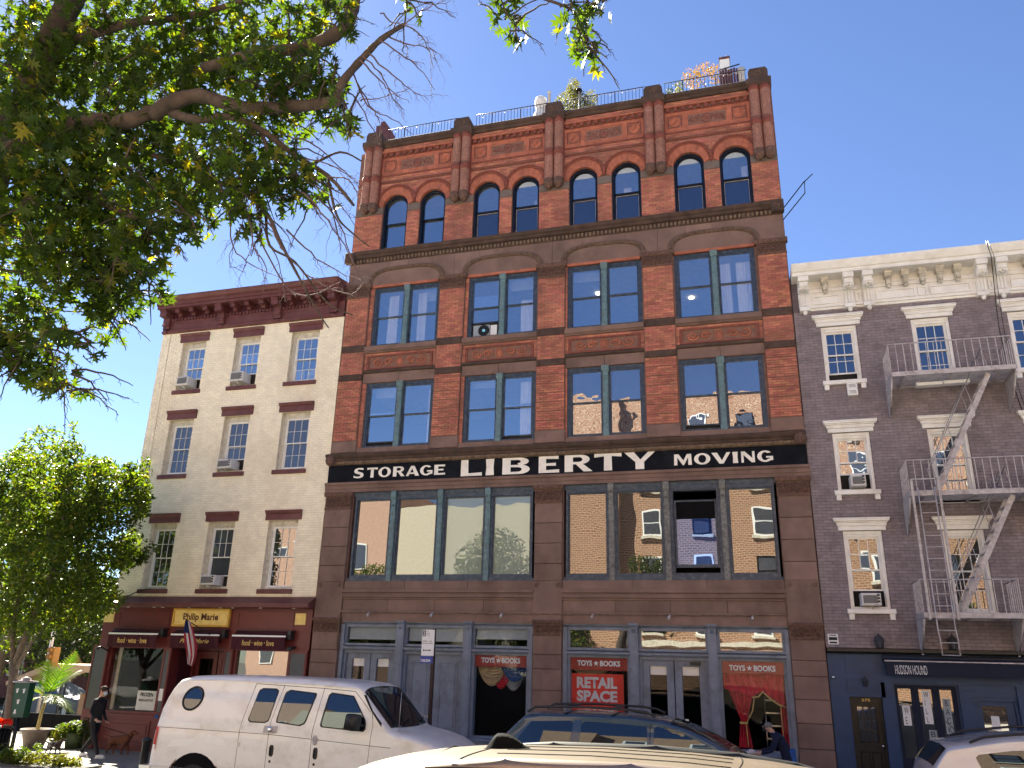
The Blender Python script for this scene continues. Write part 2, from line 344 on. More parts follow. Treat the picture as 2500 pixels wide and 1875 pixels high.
# ------------------------------------------------------------------ lettering
def text_obj(name, body, x0, x1, z0, z1, y, mat, parent=None, bold=0., depth=.002, shear=0., space=1.):
    """flat print facing the street, fitted to the given width and height"""
    c = bpy.data.curves.new(name, 'FONT'); c.body = body; c.size = 1; c.offset = bold; c.shear = shear; c.space_character = space; c.resolution_u = 3
    t = bpy.data.objects.new('tmp', c); COL.objects.link(t)
    dg = bpy.context.evaluated_depsgraph_get(); me = bpy.data.meshes.new_from_object(t.evaluated_get(dg)); bpy.data.objects.remove(t)
    xs = [v.co.x for v in me.vertices]; ys = [v.co.y for v in me.vertices]
    ax, bx, ay, by = min(xs), max(xs), min(ys), max(ys)
    po = org(parent)
    for v in me.vertices:
        X = x0 + (v.co.x-ax)/(bx-ax)*(x1-x0); Z = z0 + (v.co.y-ay)/(by-ay)*(z1-z0)
        v.co = Vector((X, y, Z)) - po
    me.materials.clear(); me.materials.append(mat); me.name = name
    return link(name, me, parent, po)
def arc(cx, cz, rx, rz, a0, a1, n=14): return [(cx+rx*math.cos(R(a0+(a1-a0)*i/n)), cz+rz*math.sin(R(a0+(a1-a0)*i/n))) for i in range(n+1)]
def gl(ch):
    """glyph = list of ('p', polygon) or ('s', outer arc, inner arc) in a 1 x 1 box"""
    T = .30
    def ell(a0, a1, n=24): return ('s', arc(.5, .5, .5, .515, a0, a1, n), arc(.5, .5, .24, .365, a0, a1, n))
    return {
    'L': [('p', [(0,0),(1,0),(1,.2),(.36,.165),(.34,1),(.0,1)])],
    'I': [('p', [(0,0),(1,0),(.93,.5),(1,1),(0,1),(.07,.5)])],
    'E': [('p', [(0,0),(1,0),(1,.19),(.36,.16),(.36,.43),(.84,.41),(.84,.59),(.36,.57),(.36,.84),(.97,.81),(.97,1),(0,1)])],
    'T': [('p', [(0,1),(0,.79),(.36,.84),(.35,0),(.65,0),(.64,.84),(1,.79),(1,1)])],
    'Y': [('p', [(0,1),(.36,.42),(.36,0),(.64,0),(.64,.42),(1,1),(.78,1),(.52,.56),(.32,1)])],
    'B': [('p', [(0,0),(.30,0),(.30,1),(0,1)]), ('s', [(.3,1)]+arc(.6,.76,.36,.24,90,-90), [(.3,.86)]+arc(.55,.76,.12,.10,90,-90)), ('s', [(.3,.56)]+arc(.6,.28,.40,.28,90,-90)+[(.3,0)], [(.3,.43)]+arc(.57,.28,.14,.13,90,-90)+[(.3,.14)])],
    'R': [('p', [(0,0),(.30,0),(.30,1),(0,1)]), ('s', [(.3,1)]+arc(.56,.72,.34,.28,90,-90)+[(.3,.44)], [(.3,.86)]+arc(.52,.72,.12,.14,90,-90)+[(.3,.58)]), ('p', [(.40,.45),(.66,.45),(1,0),(.68,0)])],
    'O': [ell(0, 360, 30)],
    'G': [('s', arc(.5,.5,.5,.515,40,322), arc(.5,.5,.23,.365,48,322)), ('p', [(.56,.50),(1,.50),(1,.14),(.78,.10),(.78,.36),(.56,.36)])],
    'A': [('p', [(0,0),(.36,1),(.62,1),(1,0),(.70,0),(.46,.74),(.20,0)]), ('p', [(.26,.20),(.70,.20),(.64,.34),(.30,.34)])],
    'V': [('p', [(0,1),(.40,0),(.62,0),(1,1),(.80,1),(.54,.28),(.30,1)])],
    'M': [('p', [(0,0),(.18,0),(.19,.72),(.48,0),(.56,0),(.80,.70),(.80,0),(1,0),(.98,1),(.74,1),(.53,.42),(.27,1),(.02,1)])],
    'N': [('p', [(0,0),(.18,0),(.18,.68),(.76,0),(1,0),(1,1),(.82,1),(.82,.38),(.28,1),(0,1)])],
    'S': [('s', [(.93,.80),(.93,.98),(.70,1.02),(.40,1.02),(.12,.92),(.02,.73),(.08,.55),(.30,.43),(.58,.36),(.68,.28),(.62,.18),(.42,.14),(.18,.17),(.0,.26)],
               [(.86,.84),(.80,.82),(.68,.86),(.50,.88),(.37,.83),(.34,.74),(.42,.66),(.62,.60),(.90,.50),(1.0,.30),(.93,.10),(.70,.0),(.36,-.02),(.0,.06)])],
    }[ch]
def letters(txt, xs, z0, z1, o, name, parent):
    for i, (ch, (a, b)) in enumerate(zip(txt, xs)):
        mb = MB(); k = 0
        for g in gl(ch):
            k += 1; oo = o + .0006*k
            if g[0] == 'p': mb.prism([(a+(b-a)*u, z0+(z1-z0)*v) for u, v in g[1]], o-.002, oo)
            else:
                A = [(a+(b-a)*u, z0+(z1-z0)*v) for u, v in g[1]]; B = [(a+(b-a)*u, z0+(z1-z0)*v) for u, v in g[2]]
                if len(A) != len(B): A = A[:len(B)]
                for j in range(len(A)-1): mb.q((A[j][0],Y0-oo,A[j][1]),(A[j+1][0],Y0-oo,A[j+1][1]),(B[j+1][0],Y0-oo,B[j+1][1]),(B[j][0],Y0-oo,B[j][1]))
        mb.build(name, M['lett'], parent)

# ------------------------------------------------------------------ masonry
def wall_holes(mb, X0, X1, Z0, Z1, holes, o0, o1):
    """solid wall with rectangular openings, cut into butt-jointed blocks"""
    zs = sorted({Z0, Z1} | {h[2] for h in holes if Z0 < h[2] < Z1} | {h[3] for h in holes if Z0 < h[3] < Z1})
    for a, b in zip(zs, zs[1:]):
        cuts = sorted([(max(h[0], X0), min(h[1], X1)) for h in holes if h[2] < b-1e-6 and h[3] > a+1e-6 and h[1] > X0 and h[0] < X1])
        x = X0
        for c, d in cuts:
            if c > x+1e-6: mb.w(x, c, a, b, o0, o1)
            x = max(x, d)
        if x < X1-1e-6: mb.w(x, X1, a, b, o0, o1)
BM = {}
def bricks(parent, areas, holes, mat, name='brick', L=.205, H=.068, g=.009, nobj=300, proud=.012, skip=None, chamfer=.004, jog=.0015):
    """running-bond bricks over areas (x0, x1, z0, z1, out): the nearest are objects, the rest one joined part"""
    bs = []
    for (x0, x1, z0, z1, o) in areas:
        k = max(1, round((z1-z0)/(H+g))); h = (z1-z0)/k - g
        for r in range(k):
            za = z0 + r*(h+g) + g/2; zb = za+h
            x = x0 - (L+g)*(.5 if r % 2 else 0)
            cut = sorted([(c[0], c[1]) for c in holes if c[2] < zb-.01 and c[3] > za+.01])
            while x < x1-.01:
                a, b = max(x+g/2, x0+g/4), min(x+L+g/2, x1-g/4); x += L+g
                seg = [(a, b)]
                for c, d in cut:
                    ns = []
                    for s, t in seg:
                        if d <= s or c >= t: ns.append((s, t)); continue
                        if c > s: ns.append((s, c-g/4))
                        if d < t: ns.append((d+g/4, t))
                    seg = ns
                for s, t in seg:
                    if t-s < .03: continue
                    if skip and skip((s+t)/2, (za+zb)/2): continue
                    bs.append((s, t, za, zb, o))
    bs.sort(key=lambda q: (q[0]+q[1])**2/4+(q[2]-2.5)**2)
    for q in bs[:nobj]:
        w, h = round(q[1]-q[0], 3), round(q[3]-q[2], 3); key = (w, h, mat.name)
        if key not in BM:
            b = MB(); b.bw(-w/2, w/2, -h/2, h/2, -.02, proud, chamfer); BM[key] = b.mesh(name, mat, (0, Y0, 0))
        link(name, BM[key], parent, ((q[0]+q[1])/2, Y0-q[4]-random.uniform(-jog, jog), (q[2]+q[3])/2))
    if bs[nobj:]:
        mb = MB()
        for q in bs[nobj:]: j = random.uniform(-jog, jog); mb.bw(q[0], q[1], q[2], q[3], q[4]-.02, q[4]+proud+j, chamfer)
        mb.build(name+'work', mat, parent, fix=False, kind='stuff')
def blocks(parent, x0, x1, zs, o0, o1, mat, name='stone_block', splits=1, cham=.012, g=.008):
    """stone courses; each block its own part"""
    for i, (a, b) in enumerate(zip(zs, zs[1:])):
        for k in range(splits):
            xa = x0+(x1-x0)*k/splits; xb = x0+(x1-x0)*(k+1)/splits
            w, h, d = round(xb-xa-g, 3), round(b-a-g, 3), round(o1-o0, 3); key = (w, h, d, mat.name, cham)
            if key not in BM:
                mb = MB(); mb.bw(-w/2, w/2, -h/2, h/2, 0, d, cham); BM[key] = mb.mesh(name, mat, (0, Y0, 0))
            link(name, BM[key], parent, ((xa+xb)/2, Y0-o0, (a+b)/2))
def carving(parent, x0, x1, z0, z1, o, mat, name='carved_ornament', n=None, style='leaf'):
    mb = MB(); W = x1-x0; H = z1-z0
    if style == 'leaf':
        n = n or max(2, round(W/.17)); d = W/n
        for i in range(n):
            cx = x0+d*(i+.5)
            for s in (-1, 1):
                P = [(cx, Y0-o, z0+.06*H), (cx+s*d*.12, Y0-o-.012, z0+.4*H), (cx+s*d*.26, Y0-o-.022, z0+.75*H), (cx+s*d*.40, Y0-o-.024, z0+.86*H), (cx+s*d*.46, Y0-o-.02, z0+.70*H), (cx+s*d*.38, Y0-o-.012, z0+.6*H)]
                mb.tube(P, [H*.05, H*.06, H*.055, H*.05, H*.045, H*.03], 5)
                mb.tube([(cx+s*d*.30, Y0-o, z0+.12*H), (cx+s*d*.40, Y0-o-.012, z0+.30*H), (cx+s*d*.26, Y0-o-.012, z0+.36*H)], [H*.05, H*.045, H*.03], 5)
            mb.ball((cx, Y0-o-.008, z0+.84*H), (d*.10, .014, H*.10), 6, 4)
    elif style == 'scroll':
        mx = (x0+x1)/2
        for s in (-1, 1):
            for (c, r, dirn) in ((.73, .40, 1), (.37, .34, -1)):
                cx = mx+s*c*W/2; cz = (z0+z1)/2
                P = []; rad = []
                for k in range(22):
                    a = k/21*PI*3.0; rr = H*r*(1-.78*k/21)
                    P.append((cx-s*math.cos(a)*rr*1.2, Y0-o-.012-.014*k/21, cz-dirn*math.sin(a)*rr)); rad.append(H*.085*(1-.45*k/21))
                mb.tube(P, rad, 6)
                for k in range(5):
                    a = k*1.25+.4; mb.ball((cx+math.cos(a)*H*r*.95*1.2, Y0-o-.008, cz+math.sin(a)*H*r*.92), (H*.06, .014, H*.045), 6, 4)
            mb.ball((mx+s*W*.475, Y0-o-.01, z1-H*.12), (H*.07, .015, H*.07), 6, 4)
        mb.ball((mx, Y0-o-.004, (z0+z1)/2), (H*.24, .03, H*.30), 12, 8)
        mb.tube([(mx+H*.33*math.cos(t*PI/8), Y0-o-.012, (z0+z1)/2+H*.41*math.sin(t*PI/8)) for t in range(16)], H*.05, 5, closed=True)
    elif style == 'garland':
        mx = (x0+x1)/2
        rnd = random.Random(int(x0*100))
        for s in (-1, 1):
            for k in range(9):
                cx = mx+s*W*(.16+.033*k+.0*k); cz = (z0+z1)/2+H*.26*math.sin(k*2.1+s)
                mb.ball((cx, Y0-o-.004, cz), (H*.10, .018, H*.12), 6, 4)
                mb.tube([(cx, Y0-o-.006, cz), (cx+s*H*.12, Y0-o-.014, cz+H*.16*rnd.uniform(-1, 1)), (cx+s*H*.2, Y0-o-.006, cz+H*.2*rnd.uniform(-1, 1))], [H*.05, H*.045, H*.025], 4)
        mb.ball((mx, Y0-o, (z0+z1)/2), (H*.24, .028, H*.28), 12, 8)
        mb.tube([(mx+H*.36*math.cos(t*PI/8), Y0-o-.012, (z0+z1)/2+H*.42*math.sin(t*PI/8)) for t in range(16)], H*.06, 5, closed=True)
    elif style == 'rosette':
        cx, cz = (x0+x1)/2, (z0+z1)/2; r = min(W, H)*.38
        mb.ball((cx, Y0-o, cz), (r*.4, .03, r*.4), 10, 6)
        for k in range(8):
            a = k*PI/4; mb.ball((cx+r*.78*math.cos(a), Y0-o, cz+r*.78*math.sin(a)), (r*.3, .022, r*.3), 6, 4)
    return mb.build(name, mat, parent)
def arch_pts(cx, hw, z0, zs, n=14, rz=None):
    rz = rz or hw
    return [(cx-hw, z0), (cx+hw, z0)] + [(cx+hw*math.cos(PI*i/n), zs+rz*math.sin(PI*i/n)) for i in range(n+1)]
def rect(x0, x1, z0, z1): return [(x0, z0), (x1, z0), (x1, z1), (x0, z1)]

def sash_window(parent, x0, x1, z0, z1, o, mats, glz, glz2=None, fr=.045, sash=.045, bar=.5, mun=(1, 1), mun2=None, raised=0., name='window', munw=.016, inner=None, depth=.07, pane_mats=None):
    """double-hung window: outer frame > upper and lower sash, panes"""
    glz2 = glz2 or glz; mun2 = mun2 or mun
    f = MB(); f.ring(rect(x0, x1, z0, z1), rect(x0+fr, x1-fr, z0+fr*.8, z1-fr), o-.06, o)
    fo = f.build(name, mats, parent)
    a, b, c, d = x0+fr, x1-fr, z0+fr*.8, z1-fr; zm = c+(d-c)*bar
    im = inner or mats
    def one(za, zb, oo, g, mu, nm):
        s = MB(); s.ring(rect(a, b, za, zb), rect(a+sash, b-sash, za+sash, zb-sash*.8), oo-.035, oo)
        for i in range(1, mu[0]): xx = a+sash+(b-a-2*sash)*i/mu[0]; s.w(xx-munw/2, xx+munw/2, za+sash, zb-sash*.8, oo-.03, oo-.004)
        for i in range(1, mu[1]): zz = za+sash+(zb-za-1.8*sash)*i/mu[1]; s.w(a+sash, b-sash, zz-munw/2, zz+munw/2, oo-.03, oo-.006)
        so_ = s.build('sash', im, fo)
        nx, nz = mu
        for i in range(nx):
            for j in range(nz):
                xa = a+sash+(b-a-2*sash)*i/nx; xb = a+sash+(b-a-2*sash)*(i+1)/nx
                z_a = za+sash+(zb-za-1.8*sash)*j/nz; z_b = za+sash+(zb-za-1.8*sash)*(j+1)/nz
                p = MB(); t = [random.uniform(-.0016, .0016) for _ in range(3)]
                yy = Y0-(oo-.022)
                p.q((xa, yy+t[0], z_a), (xb, yy-t[0], z_a), (xb, yy-t[0]+t[1], z_b), (xa, yy+t[0]+t[1], z_b))
                p.build('pane', g, fo, fix=False)
    one(c+raised, zm+raised+.02, o-.045, glz2, mun2, 'lower')
    one(zm-.01, d, o-.012, glz, mun, 'upper')
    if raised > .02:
        k = MB(); k.w(a, b, c, c+raised, o-.10, o-.095); k.build('gap_shade_sheet', M['dark'], fo)  # dark sheet stands in for the unlit room under the raised sash
    return fo

# ================================================================== the red brick warehouse
BX0, BX1 = -11.78, 1.46
B = thing('warehouse_building', (-5.2, Y0, 0), 'tall red brick and brownstone warehouse of five storeys with a black painted sign band', 'building')
piers4 = [(-11.75, -10.97), (-8.62, -7.80), (-5.52, -4.70), (-2.46, -1.60), (.68, 1.45)]
wins3 = [(-10.83, -8.63), (-7.69, -5.56), (-4.64, -2.49), (-1.57, .62)]
arch_c = [-10.36, -9.06, -7.24, -5.97, -4.16, -2.86, -1.02, .29]
AH = .43; ASP = 16.52
# structural mass behind the facade
core = MB()
holes = [(-10.9, -5.52, .3, 3.56), (-4.73, .68, .3, 3.56), (-10.93, -5.52, 4.64, 7.13), (-4.73, .68, 4.64, 7.13)]
for a, b in wins3: holes += [(a, b, 8.44, 10.46), (a, b, 11.64, 13.64)]
for c in arch_c: holes.append((c-AH, c+AH, 14.95, ASP+AH))
wall_holes(core, BX0, BX1, 0, 18.75, holes, -.34, -.05)
core.box(BX0, BX0+.3, Y0+.35, Y0+13, 0, 18.6); core.box(BX1-.3, BX1, Y0+.35, Y0+13, 0, 18.6); core.box(BX0+.3, BX1-.3, Y0+12.7, Y0+13, 0, 18.6)
core.box(BX0+.3, BX1-.3, Y0+.35, Y0+12.7, 18.3, 18.55)
core.build('wall', M['mortar'], B)
fl = MB()
for z in (3.8, 7.6, 11.0, 14.4): fl.box(BX0+.31, BX1-.31, Y0+.36, Y0+5, z, z+.2)
fl.box(BX0+.31, BX1-.31, Y0+5, Y0+5.2, 0, 18.2); fl.build('dark_room_lining', M['dark'], B)
for (x0, x1) in ((BX0+.31, BX0+.34), (BX1-.34, BX1-.31), (-5.15, -5.10)):  # dark lining added so the rooms behind the glass stay dark
    k = MB(); k.box(x0, x1, Y0+.36, Y0+4.98, .05, 18.2); k.build('dark_room_lining', M['dark'], B)
k = MB(); k.box(BX0+.35, BX1-.35, Y0+.36, Y0+4.98, .01, .04); k.build('dark_floor_lining', M['dark'], B)  # dark floor lining added to keep the shop interior dark
rc = random.Random(4)
for (z0, z1) in ((8.6, 10.4), (11.8, 13.6), (15.0, 16.9)):
    k = MB(); k.box(BX0+.32, BX1-.32, Y0+.5, Y0+4.9, z1+.25, z1+.28); k.build('ceiling', paint('room_ceiling', (.6, .6, .58), .9), B)

# mortar backing brought out to the brick faces
mo = MB()
wall_holes(mo, BX0, BX1, 14.93, 18.75, [(c-AH-.01, c+AH+.01, 14.93, ASP+AH) for c in arch_c], -.05, 0)
for a, b in piers4:
    mo.w(a, b, 8.66, 10.55, -.05, .05); mo.w(a, b, 10.75, 11.48, -.05, .05); mo.w(a, b, 11.70, 13.32, -.05, .05)
ends = [(-10.97, -10.83), (-8.63, -8.62), (-7.80, -7.69), (-5.56, -5.52), (-4.70, -4.64), (-2.49, -2.46), (-1.60, -1.57), (.62, .68)]
for (a, b), (c, d) in zip(wins3, [(-10.97, -8.62), (-7.80, -5.52), (-4.70, -2.46), (-1.60, .68)]):
    if a-c > .02: mo.w(c, a, 8.44, 10.46, -.05, -.02); mo.w(c, a, 11.64, 13.64, -.05, -.02)
    mo.w(c, d, 10.86, 11.42, -.05, 0)
mo.build('mortar_bed', M['mortar'], B)
# brick areas
AR = []
for a, b in piers4:
    n = 7; h = (10.55-8.66)/n
    for i in range(n): AR.append((a+.01, b-.01, 8.66+i*h+.022, 8.66+(i+1)*h, .062))
    AR.append((a+.02, b-.02, 10.76, 11.47, .05)); AR.append((a+.02, b-.02, 11.71, 13.31, .05))
for (a, b), (c, d) in zip(wins3, [(-10.97, -8.62), (-7.80, -5.52), (-4.70, -2.46), (-1.60, .68)]):
    if a-c > .05: AR += [(c, a, 8.46, 10.45, -.02), (c, a, 11.66, 13.62, -.02)]
    AR += [(c, d, 11.34, 11.41, 0), (c, c+.1, 10.88, 11.34, 0), (d-.1, d, 10.88, 11.34, 0)]
AR.append((BX0+.02, BX1-.02, 14.95, 18.74, 0))
H5 = [(c-AH-.005, c+AH+.005, 14.9, ASP) for c in arch_c] + [(BX0, BX1, 17.44, 17.50), (BX0, BX1, 17.68, 18.62), (BX0, BX1, 16.30, 16.55)]
def in_arch(x, z):
    return any((x-c)**2+(z-16.66)**2 < .66**2 and z > 16.4 for c in arch_c)
bricks(B, AR, H5, M['brick'], skip=in_arch, L=.20, H=.060, g=.010)
# ---- ground floor piers and second floor piers in brownstone
zs_low = [0, .42, .95, 1.48, 1.98, 2.48, 2.82, 3.30]
zs_up = [4.62, 5.06, 5.59, 6.12, 6.66]
for a, b in ((-11.76, -10.95), (-5.50, -4.75), (.69, 1.45)):
    blocks(B, a, b, zs_low, -.05, .055, M['stone']); blocks(B, a, b, zs_up, -.05, .055, M['stone'])
    c = MB(); c.w(a, b, 3.30, 3.60, -.05, .05); c.mould([(-.04, 3.58), (.09, 3.58), (.10, 3.62), (.07, 3.66), (-.04, 3.66)], a-.02, b+.02); c.mould([(-.04, 3.27), (.075, 3.27), (.08, 3.31), (-.04, 3.31)], a-.01, b+.01)
    c.build('pier_capital', M['carved'], B); carving(B, a+.04, b-.04, 3.33, 3.56, .05, M['carved'])
    c = MB(); c.w(a, b, 6.68, 7.04, -.05, .06); c.mould([(-.04, 7.02), (.10, 7.02), (.12, 7.07), (.12, 7.13), (-.04, 7.13)], a-.04, b+.04); c.mould([(-.04, 6.64), (.08, 6.64), (.085, 6.69), (-.04, 6.69)], a-.01, b+.01)
    c.build('pier_capital', M['carved'], B); carving(B, a+.02, b-.02, 6.70, 7.0, .065, M['carved'])
    c = MB(); c.w(a, b, 3.66, 4.62, -.05, .06); c.build('pier_block', M['stone'], B)
    for s in (a+.09, b-.09): carving(B, s-.09, s+.09, 4.44, 4.62, .065, M['stone'], 'rosette', style='rosette')
# storefront entablature
for a, b in ((-10.95, -5.50), (-4.75, .69)):
    e = MB()
    e.mould([(-.05, 3.57), (.0, 3.57), (.0, 3.80), (.035, 3.82), (.035, 3.86), (-.05, 3.86)], a, b); e.build('architrave', M['stone'], B)
    blocks(B, a, b, [3.86, 4.15], -.05, 0, M['stone'], splits=4, cham=.006)
    e = MB(); e.mould([(-.05, 4.15), (.03, 4.15), (.03, 4.19), (.075, 4.21), (.075, 4.27), (.05, 4.28), (.05, 4.31), (.10, 4.33), (.10, 4.42), (-.05, 4.42)], a, b); e.build('cornice', M['stone'], B)
    blocks(B, a, b, [4.42, 4.64], -.05, .02, M['stone'], splits=3, cham=.006)
# second floor architrave, sign band, third floor cornice
e = MB(); e.mould([(-.05, 7.13), (.06, 7.13), (.06, 7.22), (.08, 7.23), (.08, 7.32), (.12, 7.35), (.12, 7.415), (-.05, 7.415)], BX0-.04, BX1+.04); e.build('architrave', M['stone'], B)
sg = MB(); sg.w(BX0, BX1, 7.415, 7.935, -.05, .045); sgo = sg.build('sign_band', M['signb'], B)
letters('STORAGE', [(-10.95,-10.63),(-10.53,-10.20),(-10.17,-9.78),(-9.71,-9.34),(-9.31,-8.90),(-8.88,-8.50),(-8.45,-8.12)], 7.54, 7.83, .047, 'letter', sgo)
letters('LIBERTY', [(-7.65,-7.03),(-6.92,-6.68),(-6.44,-5.66),(-5.41,-4.84),(-4.69,-3.93),(-3.88,-3.15),(-3.08,-2.27)], 7.47, 7.93, .047, 'letter', sgo)
letters('MOVING', [(-1.79,-1.34),(-1.28,-.87),(-.84,-.37),(-.32,-.19),(-.11,.22),(.28,.66)], 7.53, 7.82, .047, 'letter', sgo)

e = MB(); e.mould([(-.05, 7.94), (.06, 7.94), (.11, 7.96), (.125, 8.0), (.11, 8.04), (-.05, 8.04)], BX0-.02, BX1+.02)
for k in range(132): x = BX0+.05+k*.1; e.tube([(x, Y0-.12, 7.955), (x+.035, Y0-.138, 7.995), (x+.06, Y0-.12, 8.03)], [.016, .022, .014], 4)
e.build('rope_moulding', M['stoneL'], B)
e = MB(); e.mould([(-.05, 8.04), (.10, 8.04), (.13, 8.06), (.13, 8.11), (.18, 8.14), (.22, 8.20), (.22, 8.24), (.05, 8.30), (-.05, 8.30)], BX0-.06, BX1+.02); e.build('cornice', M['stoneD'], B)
for x in (BX0+.1, BX1-.12):
    c = MB(); c.ball((x, Y0-.16, 8.06), (.16, .13, .16), 12, 8); c.build('corner_boss', M['carved'], B)
for a, b in piers4:
    blocks(B, a-.02, b+.02, [8.30, 8.66], -.05, .085, M['stone'], name='pier_base', cham=.02)
    for z0, z1, mm in ((10.56, 10.75, 'stoneD'), (11.48, 11.70, 'stoneD')):
        c = MB(); c.bw(a, b, z0, z1, -.05, .075, .01); c.build('stone_band', M[mm], B)
        for s in (a+.07, b-.07): carving(B, s-.07, s+.07, z0+.02, z1-.02, .075, M['carved'], 'rosette', style='rosette')
    c = MB(); c.w(a, b, 13.33, 13.66, -.05, .07); c.mould([(-.05, 13.64), (.10, 13.64), (.13, 13.68), (.13, 13.76), (-.05, 13.76)], a-.05, b+.05); c.mould([(-.05, 13.30), (.085, 13.30), (.09, 13.35), (-.05, 13.35)], a-.01, b+.01)
    c.build('pier_capital', M['carved'], B); carving(B, a, b, 13.35, 13.64, .075, M['carved'])
    n = 7; h = (10.55-8.66)/n
for (a, b), (c, d) in zip(wins3, [(-10.97, -8.62), (-7.80, -5.52), (-4.70, -2.46), (-1.60, .68)]):
    e = MB(); e.w(c, d, 8.30, 8.44, -.2, .03); e.build('window_sill', M['stone'], B)
    blocks(B, c, d, [10.46, 10.77], -.12, .0, M['stone'], name='lintel', splits=2, cham=.005)
    e = MB(); e.mould([(-.05, 10.77), (.03, 10.77), (.06, 10.80), (.06, 10.86), (-.05, 10.86)], c, d); e.build('string_course', M['stoneD'], B)
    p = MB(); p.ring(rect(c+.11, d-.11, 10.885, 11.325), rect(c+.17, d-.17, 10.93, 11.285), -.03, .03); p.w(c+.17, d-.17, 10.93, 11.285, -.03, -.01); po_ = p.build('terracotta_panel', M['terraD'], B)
    carving(po_, c+.19, d-.19, 10.94, 11.275, -.008, M['terra'], style='scroll')  # lighter scroll on the darkened ground paints in the relief shade
    e = MB(); e.mould([(-.2, 11.415), (.05, 11.415), (.085, 11.44), (.06, 11.47), (.10, 11.49), (.11, 11.62), (-.2, 11.645)], c, d); e.build('window_sill', M['stone'], B)
    # spandrel with segmental hood above the fourth floor windows
    e = MB(); e.w(c, d, 13.64, 13.72, -.12, .02); e.build('lintel', M['terra'], B)
hoodm = surf('brown_hood_stone', (.14, .088, .065), .9, var=.3, scale=14, bump=.6, dirt=(.06, .04, .03), dirts=9)
# brownstone spandrel wall, cut into blocks by fine joints
xs = [BX0, -10.4, -9.75, -8.9, -8.2, -7.4, -6.62, -5.85, -5.1, -4.2, -3.56, -2.9, -2.0, -1.2, -.47, .3, BX1]
for a, b in zip(xs, xs[1:]):
    e = MB(); e.bw(a+.003, b-.003, 13.72, 14.53, -.05, .012, .004); e.build('stone_block', M['stone'], B)
for (a, b), (c, d) in zip(wins3, [(-10.97, -8.62), (-7.80, -5.52), (-4.70, -2.46), (-1.60, .68)]):
    cx = (c+d)/2; hw = (d-c)/2+.08
    def hood(t, s=1., dz=0): 
        co, si = math.cos(t), math.sin(t)
        return (cx+hw*s*math.copysign(abs(co)**.62, co), 13.77+(.50*s+dz)*abs(si)**.80)
    N = 36; e = MB()
    A = [hood(PI*i/N) for i in range(N+1)]; A2 = [hood(PI*i/N, .93) for i in range(N+1)]
    e.tube([(x, Y0-.045, z) for x, z in A], .045, 6); e.tube([(x, Y0-.03, z) for x, z in A2], .035, 5)
    for i in range(N+1):
        x, z = hood(PI*i/N, .965)
        e.ball((x, Y0-.07, z), (.034, .025, .034), 6, 4)
    e.build('hood_moulding', hoodm, B)
    e = MB(); pts = [hood(PI*i/N, .90) for i in range(N+1)]; pts = [(x, max(z, 13.725)) for x, z in pts]
    e.prism([(pts[-1][0], 13.722), (pts[0][0], 13.722)] + pts, .0125, .016); e.build('tympanum', M['stone'], B)
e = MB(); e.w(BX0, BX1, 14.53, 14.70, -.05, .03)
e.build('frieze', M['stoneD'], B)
e = MB()
for k in range(110): x = BX0+.28+k*.118; e.ball((x, Y0-.05, 14.615), (.042, .045, .065), 6, 5)
e.build('egg_moulding', M['stoneL'], B, kind='stuff')
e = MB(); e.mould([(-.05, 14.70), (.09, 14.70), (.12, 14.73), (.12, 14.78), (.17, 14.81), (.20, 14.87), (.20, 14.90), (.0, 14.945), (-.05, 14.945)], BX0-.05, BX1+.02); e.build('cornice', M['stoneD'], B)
for x in (BX0+.05, BX1-.14):
    c = MB(); c.bw(x-.17, x+.17, 14.55, 14.90, .02, .225, .03); co = c.build('corner_boss', M['stoneD'], B); carving(co, x-.13, x+.13, 14.60, 14.86, .225, M['carved'], 'rosette', style='rosette')
# fifth floor: arches, impost stones, string courses, panels, corbel table, coping
for i, cx in enumerate(arch_c):
    n = 9
    for k in range(n):
        a0 = PI*k/n+.006; a1 = PI*(k+1)/n-.006; v = MB(); A = []; Bq = []
        for j in range(5):
            t = a0+(a1-a0)*j/4
            A.append((cx+.445*math.cos(t), ASP+.445*math.sin(t))); Bq.append((cx+.635*math.cos(t), 16.64+.635*math.sin(t)))
        for j in range(4):
            o0, o1 = -.30, .035; a_, b_, c_, d_ = A[j], A[j+1], Bq[j+1], Bq[j]
            v.q(*[(p[0], Y0-o1, p[1]) for p in (a_, b_, c_, d_)]); v.q((a_[0],Y0-o0,a_[1]),(b_[0],Y0-o0,b_[1]),(b_[0],Y0-o1,b_[1]),(a_[0],Y0-o1,a_[1])); v.q((d_[0],Y0-o1,d_[1]),(c_[0],Y0-o1,c_[1]),(c_[0],Y0+.0,c_[1]),(d_[0],Y0+.0,d_[1]))
        for p, r in ((A[0], Bq[0]), (A[-1], Bq[-1])): v.q((p[0],Y0+.3,p[1]),(p[0],Y0-.035,p[1]),(r[0],Y0-.035,r[1]),(r[0],Y0+.05,r[1]))
        v.build('voussoir', M['terra'], B)
    h = MB(); h.tube([(cx+.665*math.cos(PI*k/20), Y0-.045, 16.64+.665*math.sin(PI*k/20)) for k in range(21)], .032, 6); h.tube([(cx+.60*math.cos(PI*k/20), Y0-.036, 16.64+.60*math.sin(PI*k/20)) for k in range(21)], .018, 5)
    h.build('hood_moulding', M['terraD'], B)
ims = []
xe = [BX0] + sum([[c-AH, c+AH] for c in arch_c], []) + [BX1]
for a, b in zip(xe[::2], xe[1::2]):
    c = MB(); c.bw(a+.004, b-.004, 16.30, 16.545, -.3, .02, .006); c.build('impost_stone', M['gstone'], B)
